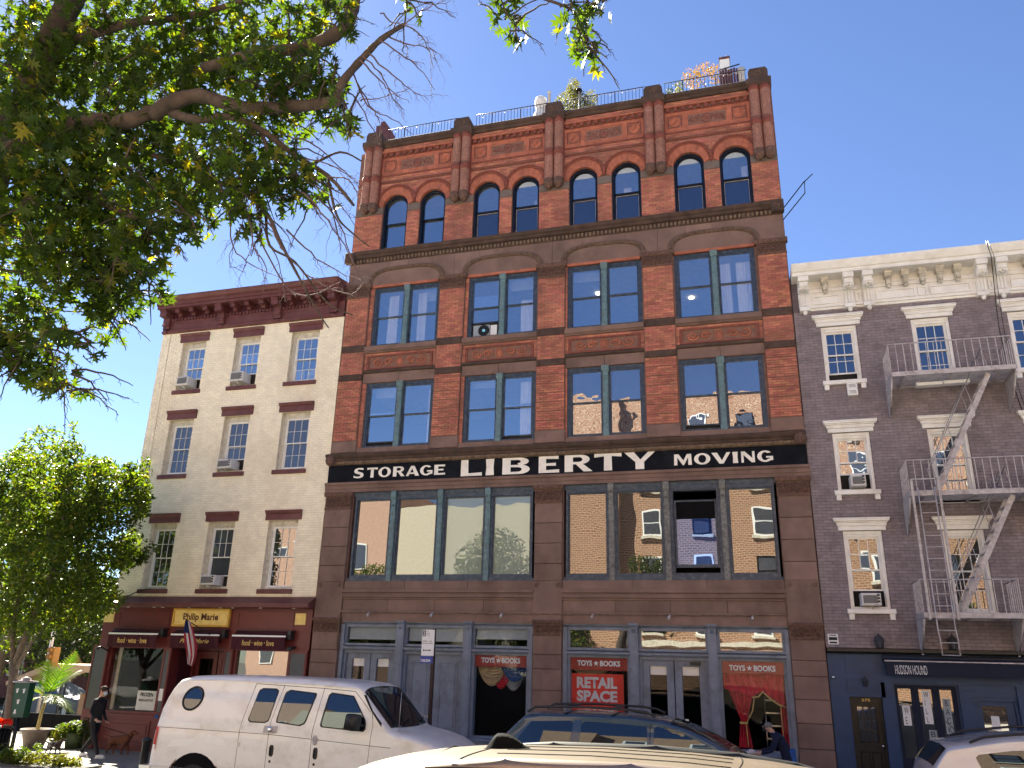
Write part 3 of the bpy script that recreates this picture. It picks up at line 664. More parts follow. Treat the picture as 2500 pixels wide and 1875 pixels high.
for i in range(0, 8, 2):
    cx = (arch_c[i]+arch_c[i+1])/2; c = MB()
    for k, (r, z) in enumerate(((.07, 16.86), (.085, 16.80), (.075, 16.73), (.055, 16.66), (.035, 16.60))): c.ball((cx, Y0-.05, z), (r, .05, .05), 8, 5)
    c.build('carved_drop', M['terraD'], B)
for z in (17.47, 17.71):
    c = MB(); c.mould([(-.05, z-.03), (.03, z-.03), (.05, z), (.03, z+.03), (-.05, z+.03)], BX0, BX1); c.build('string_course', M['terraD'], B)
cols = [-11.26, -8.12, -5.05, -1.955, 1.12]  # these, copings and cornices: image positions scaled about the camera by their stand-out
bx = [(-10.97, -8.42), (-7.82, -5.36), (-4.76, -2.26), (-1.66, .83)]
for c, d in bx:
    w = MB()
    P = [(c+.09, c+.53), (c+.66, d-.66), (d-.53, d-.09)]
    c0 = c
    for a, b in zip([c]+[q[1] for q in P], [q[0] for q in P]+[d]): w.w(a, b, 17.74, 18.42, -.05, .02)
    for a, b in P: w.w(a, b, 17.74, 17.87, -.05, .02); w.w(a, b, 18.31, 18.42, -.05, .02)
    w.build('panel_frame', M['terra'], B)
    for i, (a, b) in enumerate(P):
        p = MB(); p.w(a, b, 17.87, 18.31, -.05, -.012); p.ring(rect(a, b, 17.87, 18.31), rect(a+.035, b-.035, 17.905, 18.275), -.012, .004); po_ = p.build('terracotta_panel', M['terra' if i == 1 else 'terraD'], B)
        if i == 1: carving(po_, a+.04, b-.04, 17.91, 18.27, -.012, M['terraD'], style='garland')
        else:
            cx, cz = (a+b)/2, 18.09; r = MB(); n = 24
            r.ring([(cx+.175*math.cos(2*PI*k/n), cz+.175*math.sin(2*PI*k/n)) for k in range(n)], [(cx+.145*math.cos(2*PI*k/n), cz+.145*math.sin(2*PI*k/n)) for k in range(n)], -.012, .02)
            r.prism([(cx+.145*math.cos(2*PI*k/n), cz+.145*math.sin(2*PI*k/n)) for k in range(n)], -.012, .006)
            r.tube([(cx-.07, Y0-.012, cz-.09), (cx+.07, Y0-.012, cz+.09)], .014, 5)
            for s in (-1, 1):
                for t in (-1, 1): r.ball((cx+s*.165, Y0, cz+t*.165), (.03, .02, .03), 6, 4)
            r.build('roundel', M['terra'], po_)
    n = 11; w = MB(); w.w(c, d, 18.42, 18.44, -.05, .05); w.build('corbel_ledge', M['terraD'], B)
    for k in range(n):
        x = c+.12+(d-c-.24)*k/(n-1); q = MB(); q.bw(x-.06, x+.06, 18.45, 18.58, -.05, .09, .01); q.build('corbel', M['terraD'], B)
    w = MB(); w.mould([(-.05, 18.58), (.10, 18.58), (.10, 18.63), (-.05, 18.63)], c, d); w.build('corbel_ledge', M['terra'], B)
    w = MB(); w.w(c, d, 18.63, 18.80, -.05, .04); w.build('mortar_bed', M['mortar'], B)
bricks(B, [(c, d, 18.635, 18.795, .04) for c, d in bx], [], M['brick'], nobj=0, name='brick', H=.048, L=.20)
for cx in cols:
    cb = MB()
    for s in (-.15, .15):
        c = MB(); x = cx+s; r = .142; y = Y0-.13
        prof = [(.0, 16.30), (.05, 16.30), (.10, 16.36), (.16, 16.46), (.16, 16.52), (.145, 16.54), (.165, 16.57), (.165, 16.61), (r, 16.63)]
        c.lathe(x, y, prof, 16); c.build('colonnette_base', M['carved'], B)
        b_ = MB()
        for k in range(30):
            za = 16.63+k*.0725
            if 17.44 < za < 17.66: continue
            n = 5
            for j in range(n):
                a0 = PI+ (j+(k % 2)*.5)*(PI+.3)/n-.15; a1 = a0+(PI+.3)/n-.05
                P0 = [(x+r*math.cos(a0+(a1-a0)*q/3), y+r*math.sin(a0+(a1-a0)*q/3)) for q in range(4)]
                for u, v in zip(P0, P0[1:]): b_.q((u[0], u[1], za), (v[0], v[1], za), (v[0], v[1], za+.063), (u[0], u[1], za+.063))
        b_.build('brickwork', M['brick2'], B, fix=False, kind='stuff')
        c = MB(); c.lathe(x, y, [(r-.008, 16.6), (r-.008, 18.76)], 16); c.build('mortar_core', M['mortar'], B)
        c = MB(); c.lathe(x, y, [(r, 17.44), (.165, 17.46), (.165, 17.62), (r, 17.66)], 16); c.lathe(x, y, [(r, 18.62), (.16, 18.64), (.165, 18.80), (.0, 18.80)], 16); c.build('colonnette_band', M['terraD'], B)
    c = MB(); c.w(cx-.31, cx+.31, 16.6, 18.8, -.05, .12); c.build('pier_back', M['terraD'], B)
    c = MB()
    c.mould([(-.3, 18.74), (.20, 18.74), (.28, 18.79), (.32, 18.84), (.32, 18.97), (.22, 19.03), (-.3, 19.03)], cx-.35, cx+.35); c.build('pier_cap', M['stoneD'], B)
    c = MB(); pr = [(-.28, 19.03), (.28, 19.03), (.28, 19.29), (.22, 19.40), (-.22, 19.40), (-.28, 19.29)]; c.prism([(cx+a, z) for a, z in pr], -.28, .22); c.build('pier_block', M['stoneD'], B)
    carving(B, cx-.2, cx+.2, 19.08, 19.34, .22, M['carved'], 'rosette', style='rosette')
for a, b in zip(cols, cols[1:]):
    c = MB(); c.mould([(-.35, 18.80), (.10, 18.80), (.13, 18.83), (.13, 18.87), (.20, 18.91), (.21, 19.00), (.17, 19.04), (-.35, 19.06)], a+.34, b-.34); c.build('coping', M['stoneD'], B)
# ---- windows of the third and fourth floors
def pair(parent, a, b, z0, z1, g, gl2=None, fm='frame', zb=None):
    xm = (a+b)/2
    e = MB(); e.ring(rect(a, b, z0, z1), rect(a+.07, b-.07, z0+.05, z1-.08), -.2, -.07); fo = e.build('window_surround', M[fm], parent)
    c = MB(); c.w(xm-.075, xm+.075, z0, z1-.16, -.2, -.015); c.w(xm-.052, xm+.052, z0+.3, z1-.36, -.015, -.005); c.mould([(-.2, z1-.30), (.0, z1-.30), (.01, z1-.28), (-.2, z1-.28)], xm-.085, xm+.085)
    c.mould([(-.2, z1-.16), (.0, z1-.16), (.04, z1-.05), (.04, z1), (-.2, z1)], xm-.10, xm+.10); c.mould([(-.2, z0), (.01, z0), (.01, z0+.14), (-.2, z0+.16)], xm-.085, xm+.085); c.build('mullion_column', M['teal'], parent)
    out = []
    for k, (s, t) in enumerate(((a+.07, xm-.075), (xm+.075, b-.07))):
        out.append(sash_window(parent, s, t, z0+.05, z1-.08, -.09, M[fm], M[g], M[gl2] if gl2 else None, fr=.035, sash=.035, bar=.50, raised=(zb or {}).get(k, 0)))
    return out
for i, (a, b) in enumerate(wins3):
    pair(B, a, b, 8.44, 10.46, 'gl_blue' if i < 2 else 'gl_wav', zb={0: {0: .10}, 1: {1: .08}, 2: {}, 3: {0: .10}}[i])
w4 = []
for i, (a, b) in enumerate(wins3):
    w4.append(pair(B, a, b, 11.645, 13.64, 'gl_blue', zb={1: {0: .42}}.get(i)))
# fan and sheet of paper in the raised fourth floor window
f = thing('box_fan', (-7.25, Y0+.12, 11.70), 'round black fan in a pale panel in the raised fourth floor window', 'fan')
k = MB(); k.w(-7.53, -7.02, 11.71, 12.08, -.17, -.13); k.build('panel', M['blind'], f)
k = MB(); k.tube([(-7.20+.155*math.cos(t*PI/12), Y0+.11, 11.895+.155*math.sin(t*PI/12)) for t in range(24)], .02, 6, closed=True); k.prism([(-7.20+.15*math.cos(t*PI/12), 11.895+.15*math.sin(t*PI/12)) for t in range(24)], -.13, -.12); k.build('grille', M['black'], f)
k = MB(); k.prism([(-7.20+.045*math.cos(t*PI/12), 11.895+.045*math.sin(t*PI/12)) for t in range(24)], -.12, -.10); k.build('hub', paint('pale_blue_plastic', (.25, .6, .75)), f)
k = MB(); k.w(-7.0, -6.80, 11.72, 12.06, -.15, -.145); tag(k.build('paper_sheet', M['paper'], None), 'white paper sheet beside the round fan behind the raised window', 'paper')
# arched fifth floor windows
for i, cx in enumerate(arch_c):
    z0 = 14.95; N = 16
    O1 = arch_pts(cx, AH, z0, ASP, N); O2 = arch_pts(cx, AH-.055, z0+.03, ASP, N); O3 = arch_pts(cx, AH-.085, z0+.05, ASP, N)
    f = MB(); f.ring(O1, O2, -.28, -.06); fo = f.build('window', M['frame5'], B)
    zm = 15.93
    s = MB(); up_o = [(x, z if z > zm else zm) for x, z in O2]; up_i = [(x, z if z > zm+.04 else zm+.04) for x, z in O3]; s.ring(up_o, up_i, -.20, -.14); s.build('sash', M['frame5'], fo)
    s = MB(); s.ring(rect(cx-AH+.055, cx+AH-.055, z0+.03, zm+.03), rect(cx-AH+.09, cx+AH-.09, z0+.07, zm-.02), -.24, -.19); so_ = s.build('sash', M['frame5'], fo)
    if i not in (0, 1):
        s = MB(); s.ring(rect(cx-AH+.088, cx+AH-.088, z0+.068, zm-.018), rect(cx-AH+.098, cx+AH-.098, z0+.078, zm-.028), -.215, -.188); s.build('screen_frame', M['iron'], fo)
    p = MB(); p.prism(up_i, -.185, -.18); p.build('pane', M['gl_blue'], fo)
    p = MB(); p.w(cx-AH+.09, cx+AH-.09, z0+.07, zm-.02, -.225, -.22); p.build('pane', M['gl_blue'] if i < 2 else M['gl_blueD'], fo)
    if i > 2:
        p = MB(); p.prism([(cx+.33*math.cos(R(28+124*q/10)), ASP+.33*math.sin(R(28+124*q/10))) for q in range(11)], -.175, -.172); p.build('blind', paint('pale_arch_segment', (.42, .47, .52)), fo)  # plain pale segment set in front of the upper arched pane
# ---- second floor: tall single panes between cast-iron mullions
def second(x0, x1, mul, gm, mat_m, open_i=None):
    xs = [x0]+mul+[x1]
    e = MB(); e.mould([(-.3, 7.0), (-.05, 7.0), (-.03, 7.06), (-.03, 7.13), (-.3, 7.13)], x0, x1); e.w(x0, x1, 4.64, 4.72, -.3, -.03); e.build('window_surround', M['frame'], B)
    for k in mul:
        c = MB(); c.w(k-.07, k+.07, 4.64, 6.5, -.3, .0); c.w(k-.04, k+.04, 4.8, 6.3, 0, .012); c.w(k-.075, k+.075, 6.5, 6.56, -.3, .02); c.w(k-.06, k+.06, 6.56, 6.95, -.3, .01)
        c.mould([(-.3, 6.88), (.03, 6.88), (.06, 6.94), (.06, 7.10), (.04, 7.14), (-.3, 7.14)], k-.075, k+.075)
        mc = c.build('mullion_column', mat_m, B); carving(mc, k-.05, k+.05, 6.58, 6.86, .012, mat_m, style='rosette')
    for i, (a, b) in enumerate(zip(xs, xs[1:])):
        a2 = a+(.07 if i else .06); b2 = b-(.07 if i < len(xs)-2 else .06)
        f = MB(); f.ring(rect(a2, b2, 4.72, 7.0), rect(a2+.06, b2-.06, 4.79, 6.92), -.3, -.06); f.ring(rect(a2+.06, b2-.06, 4.79, 6.92), rect(a2+.09, b2-.09, 4.82, 6.89), -.3, -.10); fo = f.build('window', M['frame'], B)
        if open_i == i:
            s = MB(); s.w(a2+.09, b2-.09, 4.82, 6.89, -1.2, -1.18); s.w(a2+.09, b2-.09, 4.82, 4.86, -1.2, -.3); s.build('gap_shade_sheet', M['dark'], fo)  # dark sheets stand in for room shade behind the open sash
            s = MB(); s.ring([(a2+.10, 4.96), (b2-.10, 4.96), (b2-.10, 6.66), (a2+.10, 6.66)], [(a2+.15, 5.04), (b2-.15, 5.04), (b2-.15, 6.62), (a2+.15, 6.62)], -.22, -.17); s.build('sash', M['frame'], fo)
            p = MB(); p.w(a2+.15, b2-.15, 5.04, 6.18, -.205, -.20); p.build('pane', glass('blue_reflecting_glass', (.01, .03, .14), .30, (.35, .5, .95), wob=.001), fo)
            p = MB(); p.w(a2+.15, b2-.15, 6.18, 6.62, -.205, -.20); p.build('pane', M['blackm'], fo)
        else:
            p = MB(); t = random.uniform(-.004, .004); yy = Y0+.14
            p.q((a2+.09, yy+t, 4.82), (b2-.09, yy-t, 4.82), (b2-.09, yy-t+.004, 6.89), (a2+.09, yy+t+.004, 6.89)); p.build('pane', gm[i], fo, fix=False)
gb = glass('glass_over_pale_blind', (.25, .285, .25), .10, (.9, .95, .95), wob=.003)
second(-10.92, -5.52, [-9.645, -8.225, -6.835], [M['gl_flat'], M['gl_flat'], gb, gb], M['teal'])
second(-4.73, .68, [-3.455, -2.03, -.625], [M['gl_flat']]*4, M['tealW'], open_i=2)

# curtains and blinds hanging inside the upper windows
rc = random.Random(12)
for wi, (a, b, z0, z1, side) in enumerate(((-10.5, -10.15, 11.8, 13.5, 0), (-9.5, -9.2, 11.8, 13.5, 0), (-6.15, -5.7, 11.8, 12.9, 0), (.1, .55, 11.8, 13.4, 0), (-.35, -.05, 11.8, 13.4, 0), (-8.95, -8.7, 8.6, 10.3, 0), (-6.1, -5.7, 8.6, 10.3, 0), (-5.8, -5.62, 15.1, 16.3, 0), (.45, .62, 15.1, 16.5, 0), (-3.0, -2.75, 15.1, 16.3, 0))):
    n = 16; k = MB(); k.grid([[(a+(b-a)*i/n, Y0+.42+.03*math.sin(i*1.9), z1) for i in range(n+1)], [(a+(b-a)*i/n, Y0+.42+.04*math.sin(i*1.9+.3), z0) for i in range(n+1)]]); k.build('curtain', M['paper'], B, fix=False)

for x, y in ((-4.16, 23.05), (-1.32, 24.04)):
    m_, n_, o_ = newmat('lit_ceiling_lamp'); em = n_.nodes.new('ShaderNodeEmission'); em.inputs[0].default_value = (1, .85, .65, 1); em.inputs[1].default_value = 1.6; n_.links.new(em.outputs[0], o_.inputs[0])
    k = MB(); k.lathe(x, y, [(0, 13.80), (.085, 13.80), (.085, 13.83), (0, 13.83)], 14); k.build('ceiling_lamp', m_, B)
for a, b, z0, z1 in ((-9.55, -8.75, 13.2, 13.6), (-6.5, -5.7, 13.25, 13.6), (-1.45, -.55, 10.15, 10.4), (-4.55, -3.65, 13.3, 13.6), (-7.6, -6.7, 10.2, 10.4), (-10.7, -9.9, 10.1, 10.4)):
    k = MB(); k.w(a, b, z0, z1, -.45, -.44); k.build('blind', M['blind'], B)

# ---- shop fronts of the warehouse
def shop_bay(x0, x1):
    e = MB(); e.mould([(-.3, 3.49), (-.10, 3.49), (-.08, 3.52), (-.04, 3.54), (-.04, 3.575), (-.3, 3.575)], x0, x1); e.build('shop_head', M['shopf'], B)
    for x in (x0, x1-.10):
        e = MB(); e.w(x, x+.10, 0, 3.49, -.3, -.02); e.build('shop_jamb', M['shopf'], B)
def shop_col(x):
    c = MB(); c.w(x-.11, x+.11, 0, 3.30, -.3, .02); c.w(x-.07, x+.07, 1.2, 3.22, .02, .035); c.w(x-.07, x+.07, .3, 1.1, .02, .035); c.w(x-.10, x+.10, 3.32, 3.52, -.3, .02); c.w(x-.12, x+.12, 3.30, 3.33, -.3, .04)
    c.mould([(-.3, 3.50), (.03, 3.50), (.07, 3.56), (.07, 3.60), (-.3, 3.60)], x-.125, x+.125); c.w(x-.13, x+.13, 0, .25, -.3, .05)
    co = c.build('shop_column', M['shopf'], B)
    carving(co, x-.08, x+.08, 3.35, 3.50, .022, M['shopf'], style='rosette')
def transom(a, b, seeobj=True, blind=None):
    e = MB(); e.mould([(-.3, 2.84), (-.03, 2.84), (-.01, 2.87), (-.01, 2.91), (.01, 2.93), (-.3, 2.95)], a, b); e.ring(rect(a, b, 2.95, 3.49), rect(a+.06, b-.06, 3.01, 3.43), -.22, -.10); fo = e.build('transom_window', M['shopf'], B)
    p = MB(); p.w(a+.06, b-.06, 3.01, 3.43, -.165, -.16); p.build('pane', M['gl_shop'] if blind else M['gl_flat'], fo)
    if blind: p = MB(); p.w(a+.08, b-.08, 3.01+blind, 3.43, -.20, -.195); p.build('blind', M['blind'], fo)
shop_bay(-10.93, -5.52); shop_bay(-4.73, .68)
for x in (-9.17, -7.26, -2.95, -1.07): shop_col(x)
transom(-10.83, -9.28, blind=.10); transom(-9.06, -7.37, blind=.08); transom(-7.15, -5.62, blind=.16); transom(-4.63, -3.06); transom(-2.84, -1.18); transom(-.96, .58)
def double_door(x0, x1, glazed, name='double_door', gbot=1.2, mat='shopf'):
    e = MB(); e.ring(rect(x0, x1, 0.02, 2.84), rect(x0+.07, x1-.07, .06, 2.76), -.3, -.10); d = e.build(name, M[mat], B)
    xm = (x0+x1)/2
    for a, b in ((x0+.07, xm-.012), (xm+.012, x1-.07)):
        l = MB(); st = .13 if not glazed else .17
        if glazed:
            l.ring(rect(a, b, .06, 2.76), rect(a+st, b-st, .85, 2.62), -.24, -.17)
            l.w(a+st, b-st, .85-.03, .85, -.20, -.165)
            lo = l.build('door_leaf', M[mat], d)
            p = MB(); p.w(a+st, b-st, .85, 2.62, -.215, -.21); p.build('pane', M['gl_shop'], d)
            p = MB(); p.w(a+st+.01, b-st-.01, 2.42, 2.62, -.235, -.23); p.build('blind', M['whiteC'], d)
        else:
            l.w(a, b, .06, 2.76, -.24, -.19)
            for z0, z1 in ((.30, .78), (.92, 2.60)):
                l.ring(rect(a+st, b-st, z0, z1), rect(a+st+.03, b-st-.03, z0+.03, z1-.03), -.19, -.172); l.bw(a+st+.05, b-st-.05, z0+.05, z1-.05, -.19, -.175, .02)
            l.build('door_leaf', M[mat], d)
    return d
d1 = double_door(-10.83, -9.28, True); d2 = double_door(-9.06, -7.37, False); d3 = double_door(-2.84, -1.18, True)
text_obj('door_number', '573', -7.84, -7.64, 1.99, 2.08, Y0+.187, M['silver'], d2, .02)
k = MB(); k.w(-8.42, -8.24, 1.22, 1.27, -.19, -.18); k.build('mail_slot', M['alu'], d2)
for z in (1.30, 1.18, .86): k = MB(); k.ball((-2.05, Y0+.155, z), .028, 8, 6); k.build('door_knob', M['chrome'], d3)
k = MB(); k.w(-1.80, -1.72, 1.25, 1.45, -.209, -.206); k.build('notice', M['paper'], d3)
k = MB(); k.w(-1.62, -1.38, 2.66, 2.73, -.17, -.08); k.build('door_closer', M['plast'], d3)
def display(a, b):
    e = MB(); e.ring(rect(a, b, .78, 2.84), rect(a+.07, b-.07, .86, 2.78), -.3, -.10); e.w(a, b, 0, .78, -.3, -.03); e.mould([(-.1, .74), (.03, .74), (.03, .80), (-.1, .82)], a, b); fo = e.build('display_window', M['shopf'], B)
    p = MB(); p.w(a+.07, b-.07, .86, 2.78, -.165, -.16); p.build('pane', M['gl_shop'], fo); return fo
s1 = display(-7.15, -5.62); s2 = display(-4.63, -3.06); s3 = display(-.96, .58)
def toys(par, a, b, z1, zt):
    k = MB(); k.w(a, b, z1, 2.775, -.172, -.168); ko = k.build('window_banner', M['redD'], par)
    w = b-a
    text_obj('lettering', 'TOYS', a+.12*w, a+.38*w, zt, zt+.13, Y0+.155, M['silver'], ko, .035)
    text_obj('lettering', 'BOOKS', a+.52*w, a+.87*w, zt, zt+.13, Y0+.155, M['silver'], ko, .035)
    st = MB(); cx, cz = a+.45*w, zt+.065; st.prism([(cx+(.07 if q % 2 == 0 else .028)*math.sin(q*PI/5), cz+(.07 if q % 2 == 0 else .028)*math.cos(q*PI/5)) for q in range(10)], -.157, -.155); st.build('star', M['silver'], ko)
toys(s1, -7.08, -5.69, 2.50, 2.59); toys(s2, -4.56, -3.13, 2.48, 2.58); toys(s3, -.89, .51, 2.50, 2.56)
def drape(name, pts_top, pts_bot, y, mat, folds=7, amp=.05, parent=None, nr=14, nc=60):
    """hanging cloth between an upper and a lower curve (x, z), gathered in folds"""
    rows = []
    def lerp(P, t):
        t *= len(P)-1; i = min(int(t), len(P)-2); f = t-i; return (P[i][0]*(1-f)+P[i+1][0]*f, P[i][1]*(1-f)+P[i+1][1]*f)
    for r in range(nr+1):
        row = []
        for c in range(nc+1):
            a = lerp(pts_top, c/nc); b = lerp(pts_bot, c/nc); v = r/nr
            row.append((a[0]+(b[0]-a[0])*v, y+amp*math.sin(c/nc*folds*2*PI+v*1.3)*(.4+.6*math.sin(PI*min(1, v*.8+.2))), a[1]+(b[1]-a[1])*v))
        rows.append(row)
    k = MB(); k.grid(rows); return k.build(name, mat, parent, fix=False)
def swag(name, x0, x1, z, sag, y, mat, parent=None, n=6, th=.05):
    rows = []
    for r in range(n*6+1):
        v = r/(n*6); row = []
        for c in range(33):
            u = c/32; zz = z-(sag*v+.02)*(1-(2*u-1)**2)**.8 - .01
            row.append((x0+(x1-x0)*u, y-th*math.sin(v*n*2*PI)*(math.sin(PI*u)*.8+.2), zz))
        rows.append(row)
    k = MB(); k.grid(rows); return k.build(name, mat, parent, fix=False)
g = thing('window_drapery', (-6.4, Y0+.4, 1.8), 'tan, blue and red bunting swagged behind the left toys and books window', 'drapery')
swag('tan_swag', -7.06, -6.30, 2.52, .46, Y0+.35, M['tanc'], g); swag('blue_swag', -6.42, -5.70, 2.52, .34, Y0+.32, M['bluec'], g); swag('red_swag', -6.75, -6.15, 2.42, .42, Y0+.42, M['velvet'], g); swag('white_swag', -6.4, -5.85, 2.34, .38, Y0+.45, M['blind'], g)
k = MB(); k.w(-4.60, -3.26, .98, 2.40, -.30, -.29); po_ = tag(k.build('retail_poster', M['red'], None), 'large red RETAIL SPACE poster behind the middle toys and books window', 'poster')
text_obj('lettering', 'RETAIL', -4.43, -3.42, 2.06, 2.32, Y0+.285, M['silver'], po_, .045); text_obj('lettering', 'SPACE', -4.43, -3.42, 1.75, 2.01, Y0+.285, M['silver'], po_, .045)
tag(swag('tan_valance', -4.56, -3.60, 2.52, .14, Y0+.33, M['tanc']), 'tan cloth valance gathered above the retail space poster', 'valance')
cu = thing('theatre_curtain', (-.2, Y0+.4, .8), 'crimson theatre curtain with gold fringe in the right toys and books window', 'curtain')
drape('curtain_swag', [(-.88, 2.52), (-.5, 2.52), (-.2, 2.52), (.1, 2.52), (.5, 2.52)], [(-.88, 2.15), (-.45, 2.05), (-.25, 1.98), (-.02, 2.12), (.18, 2.00), (.36, 1.86), (.50, 1.80)], Y0+.36, M['velvet'], 9, .04, cu)
drape('curtain_panel', [(-.88, 2.4), (-.15, 2.3)], [(-.52, 1.42), (-.40, 1.42)], Y0+.42, M['velvet'], 6, .035, cu); drape('curtain_panel', [(-.55, 1.42), (-.38, 1.42)], [(-.62, .88), (-.30, .88)], Y0+.42, M['velvet'], 5, .03, cu); drape('curtain_panel', [(.36, 2.1), (.52, 2.1)], [(.36, .88), (.56, .88)], Y0+.42, M['velvet'], 3, .03, cu)
k = MB(); k.tube([(-.24, Y0+.31, 1.98), (-.10, Y0+.31, 2.0), (.0, Y0+.31, 2.11), (.14, Y0+.31, 1.98), (.34, Y0+.31, 1.84), (.50, Y0+.31, 1.79)], .022, 5); k.tube([(-.19, Y0+.37, 2.02), (-.25, Y0+.37, 1.7), (-.40, Y0+.37, 1.42)], .016, 5); k.tube([(-.42, Y0+.37, 1.42), (-.40, Y0+.37, .9)], .012, 5); k.tube([(.38, Y0+.37, 1.85), (.40, Y0+.37, .9)], .012, 5); k.w(-.56, -.38, 1.39, 1.44, -.38, -.35); k.build('fringe', M['gildf'], cu)
# step ladder inside the right window
la = thing('step_ladder', (.2, Y0+1.0, .2), 'pale metal step ladder standing behind the theatre curtain', 'ladder')
for x in (.02, .42):
    k = MB(); k.tube([(x-.02*(1 if x > .2 else -1), Y0+.8, 2.0), (x, Y0+.7, .2)], .014, 5); k.build('rail', M['alu'], la)
    k = MB(); k.tube([(x-.02*(1 if x > .2 else -1), Y0+.8, 2.0), (x, Y0+1.3, .2)], .012, 5); k.build('rail', M['alu'], la)
for i in range(6): k = MB(); k.box(.02, .42, Y0+.70+.017*i, Y0+.76+.017*i, .5+i*.28, .53+i*.28); k.build('step', M['alu'], la)
# conduit with spot lamps under the shop cornice
cd = thing('lighting_conduit', (-5.2, Y0-.1, 3.8), 'thin metal conduit with small spotlights running along the stone band over the shops', 'light fitting')
k = MB(); k.tube([(-10.97, Y0-.08, 2.8), (-10.97, Y0-.08, 3.78), (-10.94, Y0-.08, 3.80), (.0, Y0-.08, 3.80)], .013, 5); k.build('conduit', M['stoneL'], cd)
for x in (-10.05, -8.22, -6.30, -3.93, -2.04, -.10):
    k = MB(); k.tube([(x, Y0-.08, 3.80), (x, Y0-.16, 3.78)], .018, 6); k.tube([(x, Y0-.15, 3.80), (x-.02, Y0-.22, 3.70)], [.022, .040], 8); k.build('spotlight', M['iron'], cd)
# ---- roof edge: railing, plants, covered heater
ra = thing('roof_railing', (-5, Y0+.1, 19.0), 'thin black metal railing along the warehouse roof edge', 'railing')
for a, b in zip(cols, cols[1:]):
    k = MB(); k.tube([(a+.3, Y0+.2, 19.74), (b-.3, Y0+.2, 19.74)], .014, 5); k.build('top_rail', M['black'], ra)
    n = 22
    for i in range(n+1):
        x = a+.34+(b-a-.68)*i/n; k = MB(); r = .014 if i % 9 == 5 else .006
        k.box(x-r, x+r, Y0+.2-r, Y0+.2+r, 19.03, 19.73); k.build('baluster', M['black'], ra)
    k = MB(); rr = random.Random(int(a*9))
    P = [(a+.4+(b-a-.8)*i/12, Y0+.15, 19.68-.05*(i % 3 == 1)-.04*rr.random()) for i in range(13)]; k.tube(P, .004, 3); 
    for p in P[1::2]: k.ball((p[0], p[1], p[2]-.05), (.014, .014, .03), 5, 4)
    tag(k.build('string_lights', M['whiteC'], None), 'string of small bulbs along the railing '+{-11.26: 'at the left end', -8.12: 'left of the covered heater', -5.05: 'right of the rooftop shrub', -1.955: 'in front of the rooftop vine'}[a], 'string lights', 'string lights along the roof railing')
def leaf_cloud(mb, c, rad, n, size, rnd, flat=.5, shell=.5, shape=None):
    """many small leaf faces through an ellipsoid"""
    for _ in range(n):
        while True:
            p = Vector((rnd.uniform(-1, 1), rnd.uniform(-1, 1), rnd.uniform(-1, 1))); l = p.length
            if l <= 1 and rnd.random() < (1-shell)+shell*l: break
        q = Vector((c[0]+p.x*rad[0], c[1]+p.y*rad[1], c[2]+p.z*rad[2])); s = size*rnd.uniform(.6, 1.3)
        nrm = (p*.6+Vector((rnd.gauss(0, 1), rnd.gauss(0, 1), rnd.gauss(0, 1)))*.7+Vector((0, 0, flat))); nrm.normalize()
        t = nrm.orthogonal().normalized(); t = (Matrix.Rotation(rnd.uniform(0, 2*PI), 3, nrm) @ t); b = nrm.cross(t)
        if shape: shape(mb, q, t, b, nrm, s)
        else: mb.q(q-t*s, q-b*s*.38+nrm*s*.08, q+t*s, q+b*s*.38+nrm*s*.08)
rr = random.Random(3)
def plant(name, lab, cat, blobs, size, mat, stem=None, group=None, smat='bark2', loc=None):
    c = blobs[0][0]; t = thing(name, loc or (c[0], c[1], c[2]-blobs[0][1][2]), lab, cat, group)
    k = MB()
    for c, rd, n in blobs: leaf_cloud(k, c, rd, n, size, rr)
    k.build('foliage', mat, t, fix=False)
    if stem:
        s = MB()
        for path, r0, r1 in stem: s.tube(path, [r0+(r1-r0)*i/(len(path)-1) for i in range(len(path))], 6)
        s.build('stem', M[smat], t)
    return t
RY = Y0+1.0
yl2 = leafmat('olive_shrub_leaf', (.05, .055, .02), (.09, .09, .03), .3)
plant('rooftop_shrub', 'bushy olive green conifer on the roof behind the railing, right of the covered parasol', 'shrub', [((-4.66, RY, 20.75), (.26, .3, .45), 700), ((-4.75, RY, 20.25), (.62, .4, .45), 1500), ((-4.08, RY, 20.2), (.24, .3, .42), 450), ((-4.6, RY, 19.8), (.8, .4, .4), 1200)], .04, yl2, [([(-4.6, RY, 18.6), (-4.6, RY, 20.8)], .05, .02)])
plant('rooftop_vine', 'yellow and reddish vine climbing beside the wooden screen on the roof', 'vine', [((-.40, RY, 20.66), (.42, .3, .17), 260), ((-.92, RY, 20.5), (.22, .3, .22), 130), ((-.1, RY, 20.4), (.25, .3, .32), 200), ((-.7, RY, 20.2), (.35, .3, .25), 130)], .042, leafmat('autumn_vine_leaf', (.09, .07, .02), (.15, .07, .035), .3), [([(-.3, RY, 18.6), (-.35, RY, 19.9), (-.7, RY, 20.5)], .02, .01), ([(-.2, RY, 18.6), (.0, RY, 20.6)], .02, .01)])
plant('rooftop_bush', 'small yellow bush behind the railing next to the second pier block from the right', 'bush', [((-1.22, RY, 20.12), (.17, .2, .24), 260)], .033, M['leaf_yel'], [([(-1.22, RY, 18.6), (-1.22, RY, 20.1)], .015, .01)])
plant('rooftop_bush', 'low dark green bush behind the railing next to the yellow bush', 'bush', [((-1.53, RY, 20.0), (.14, .2, .12), 200)], .03, M['leaf_dark'], [([(-1.53, RY, 18.6), (-1.53, RY, 20.0)], .015, .01)])
u = thing('covered_parasol', (-5.82, RY, 18.6), 'white wrapped rooftop parasol tied in its cover', 'parasol cover')
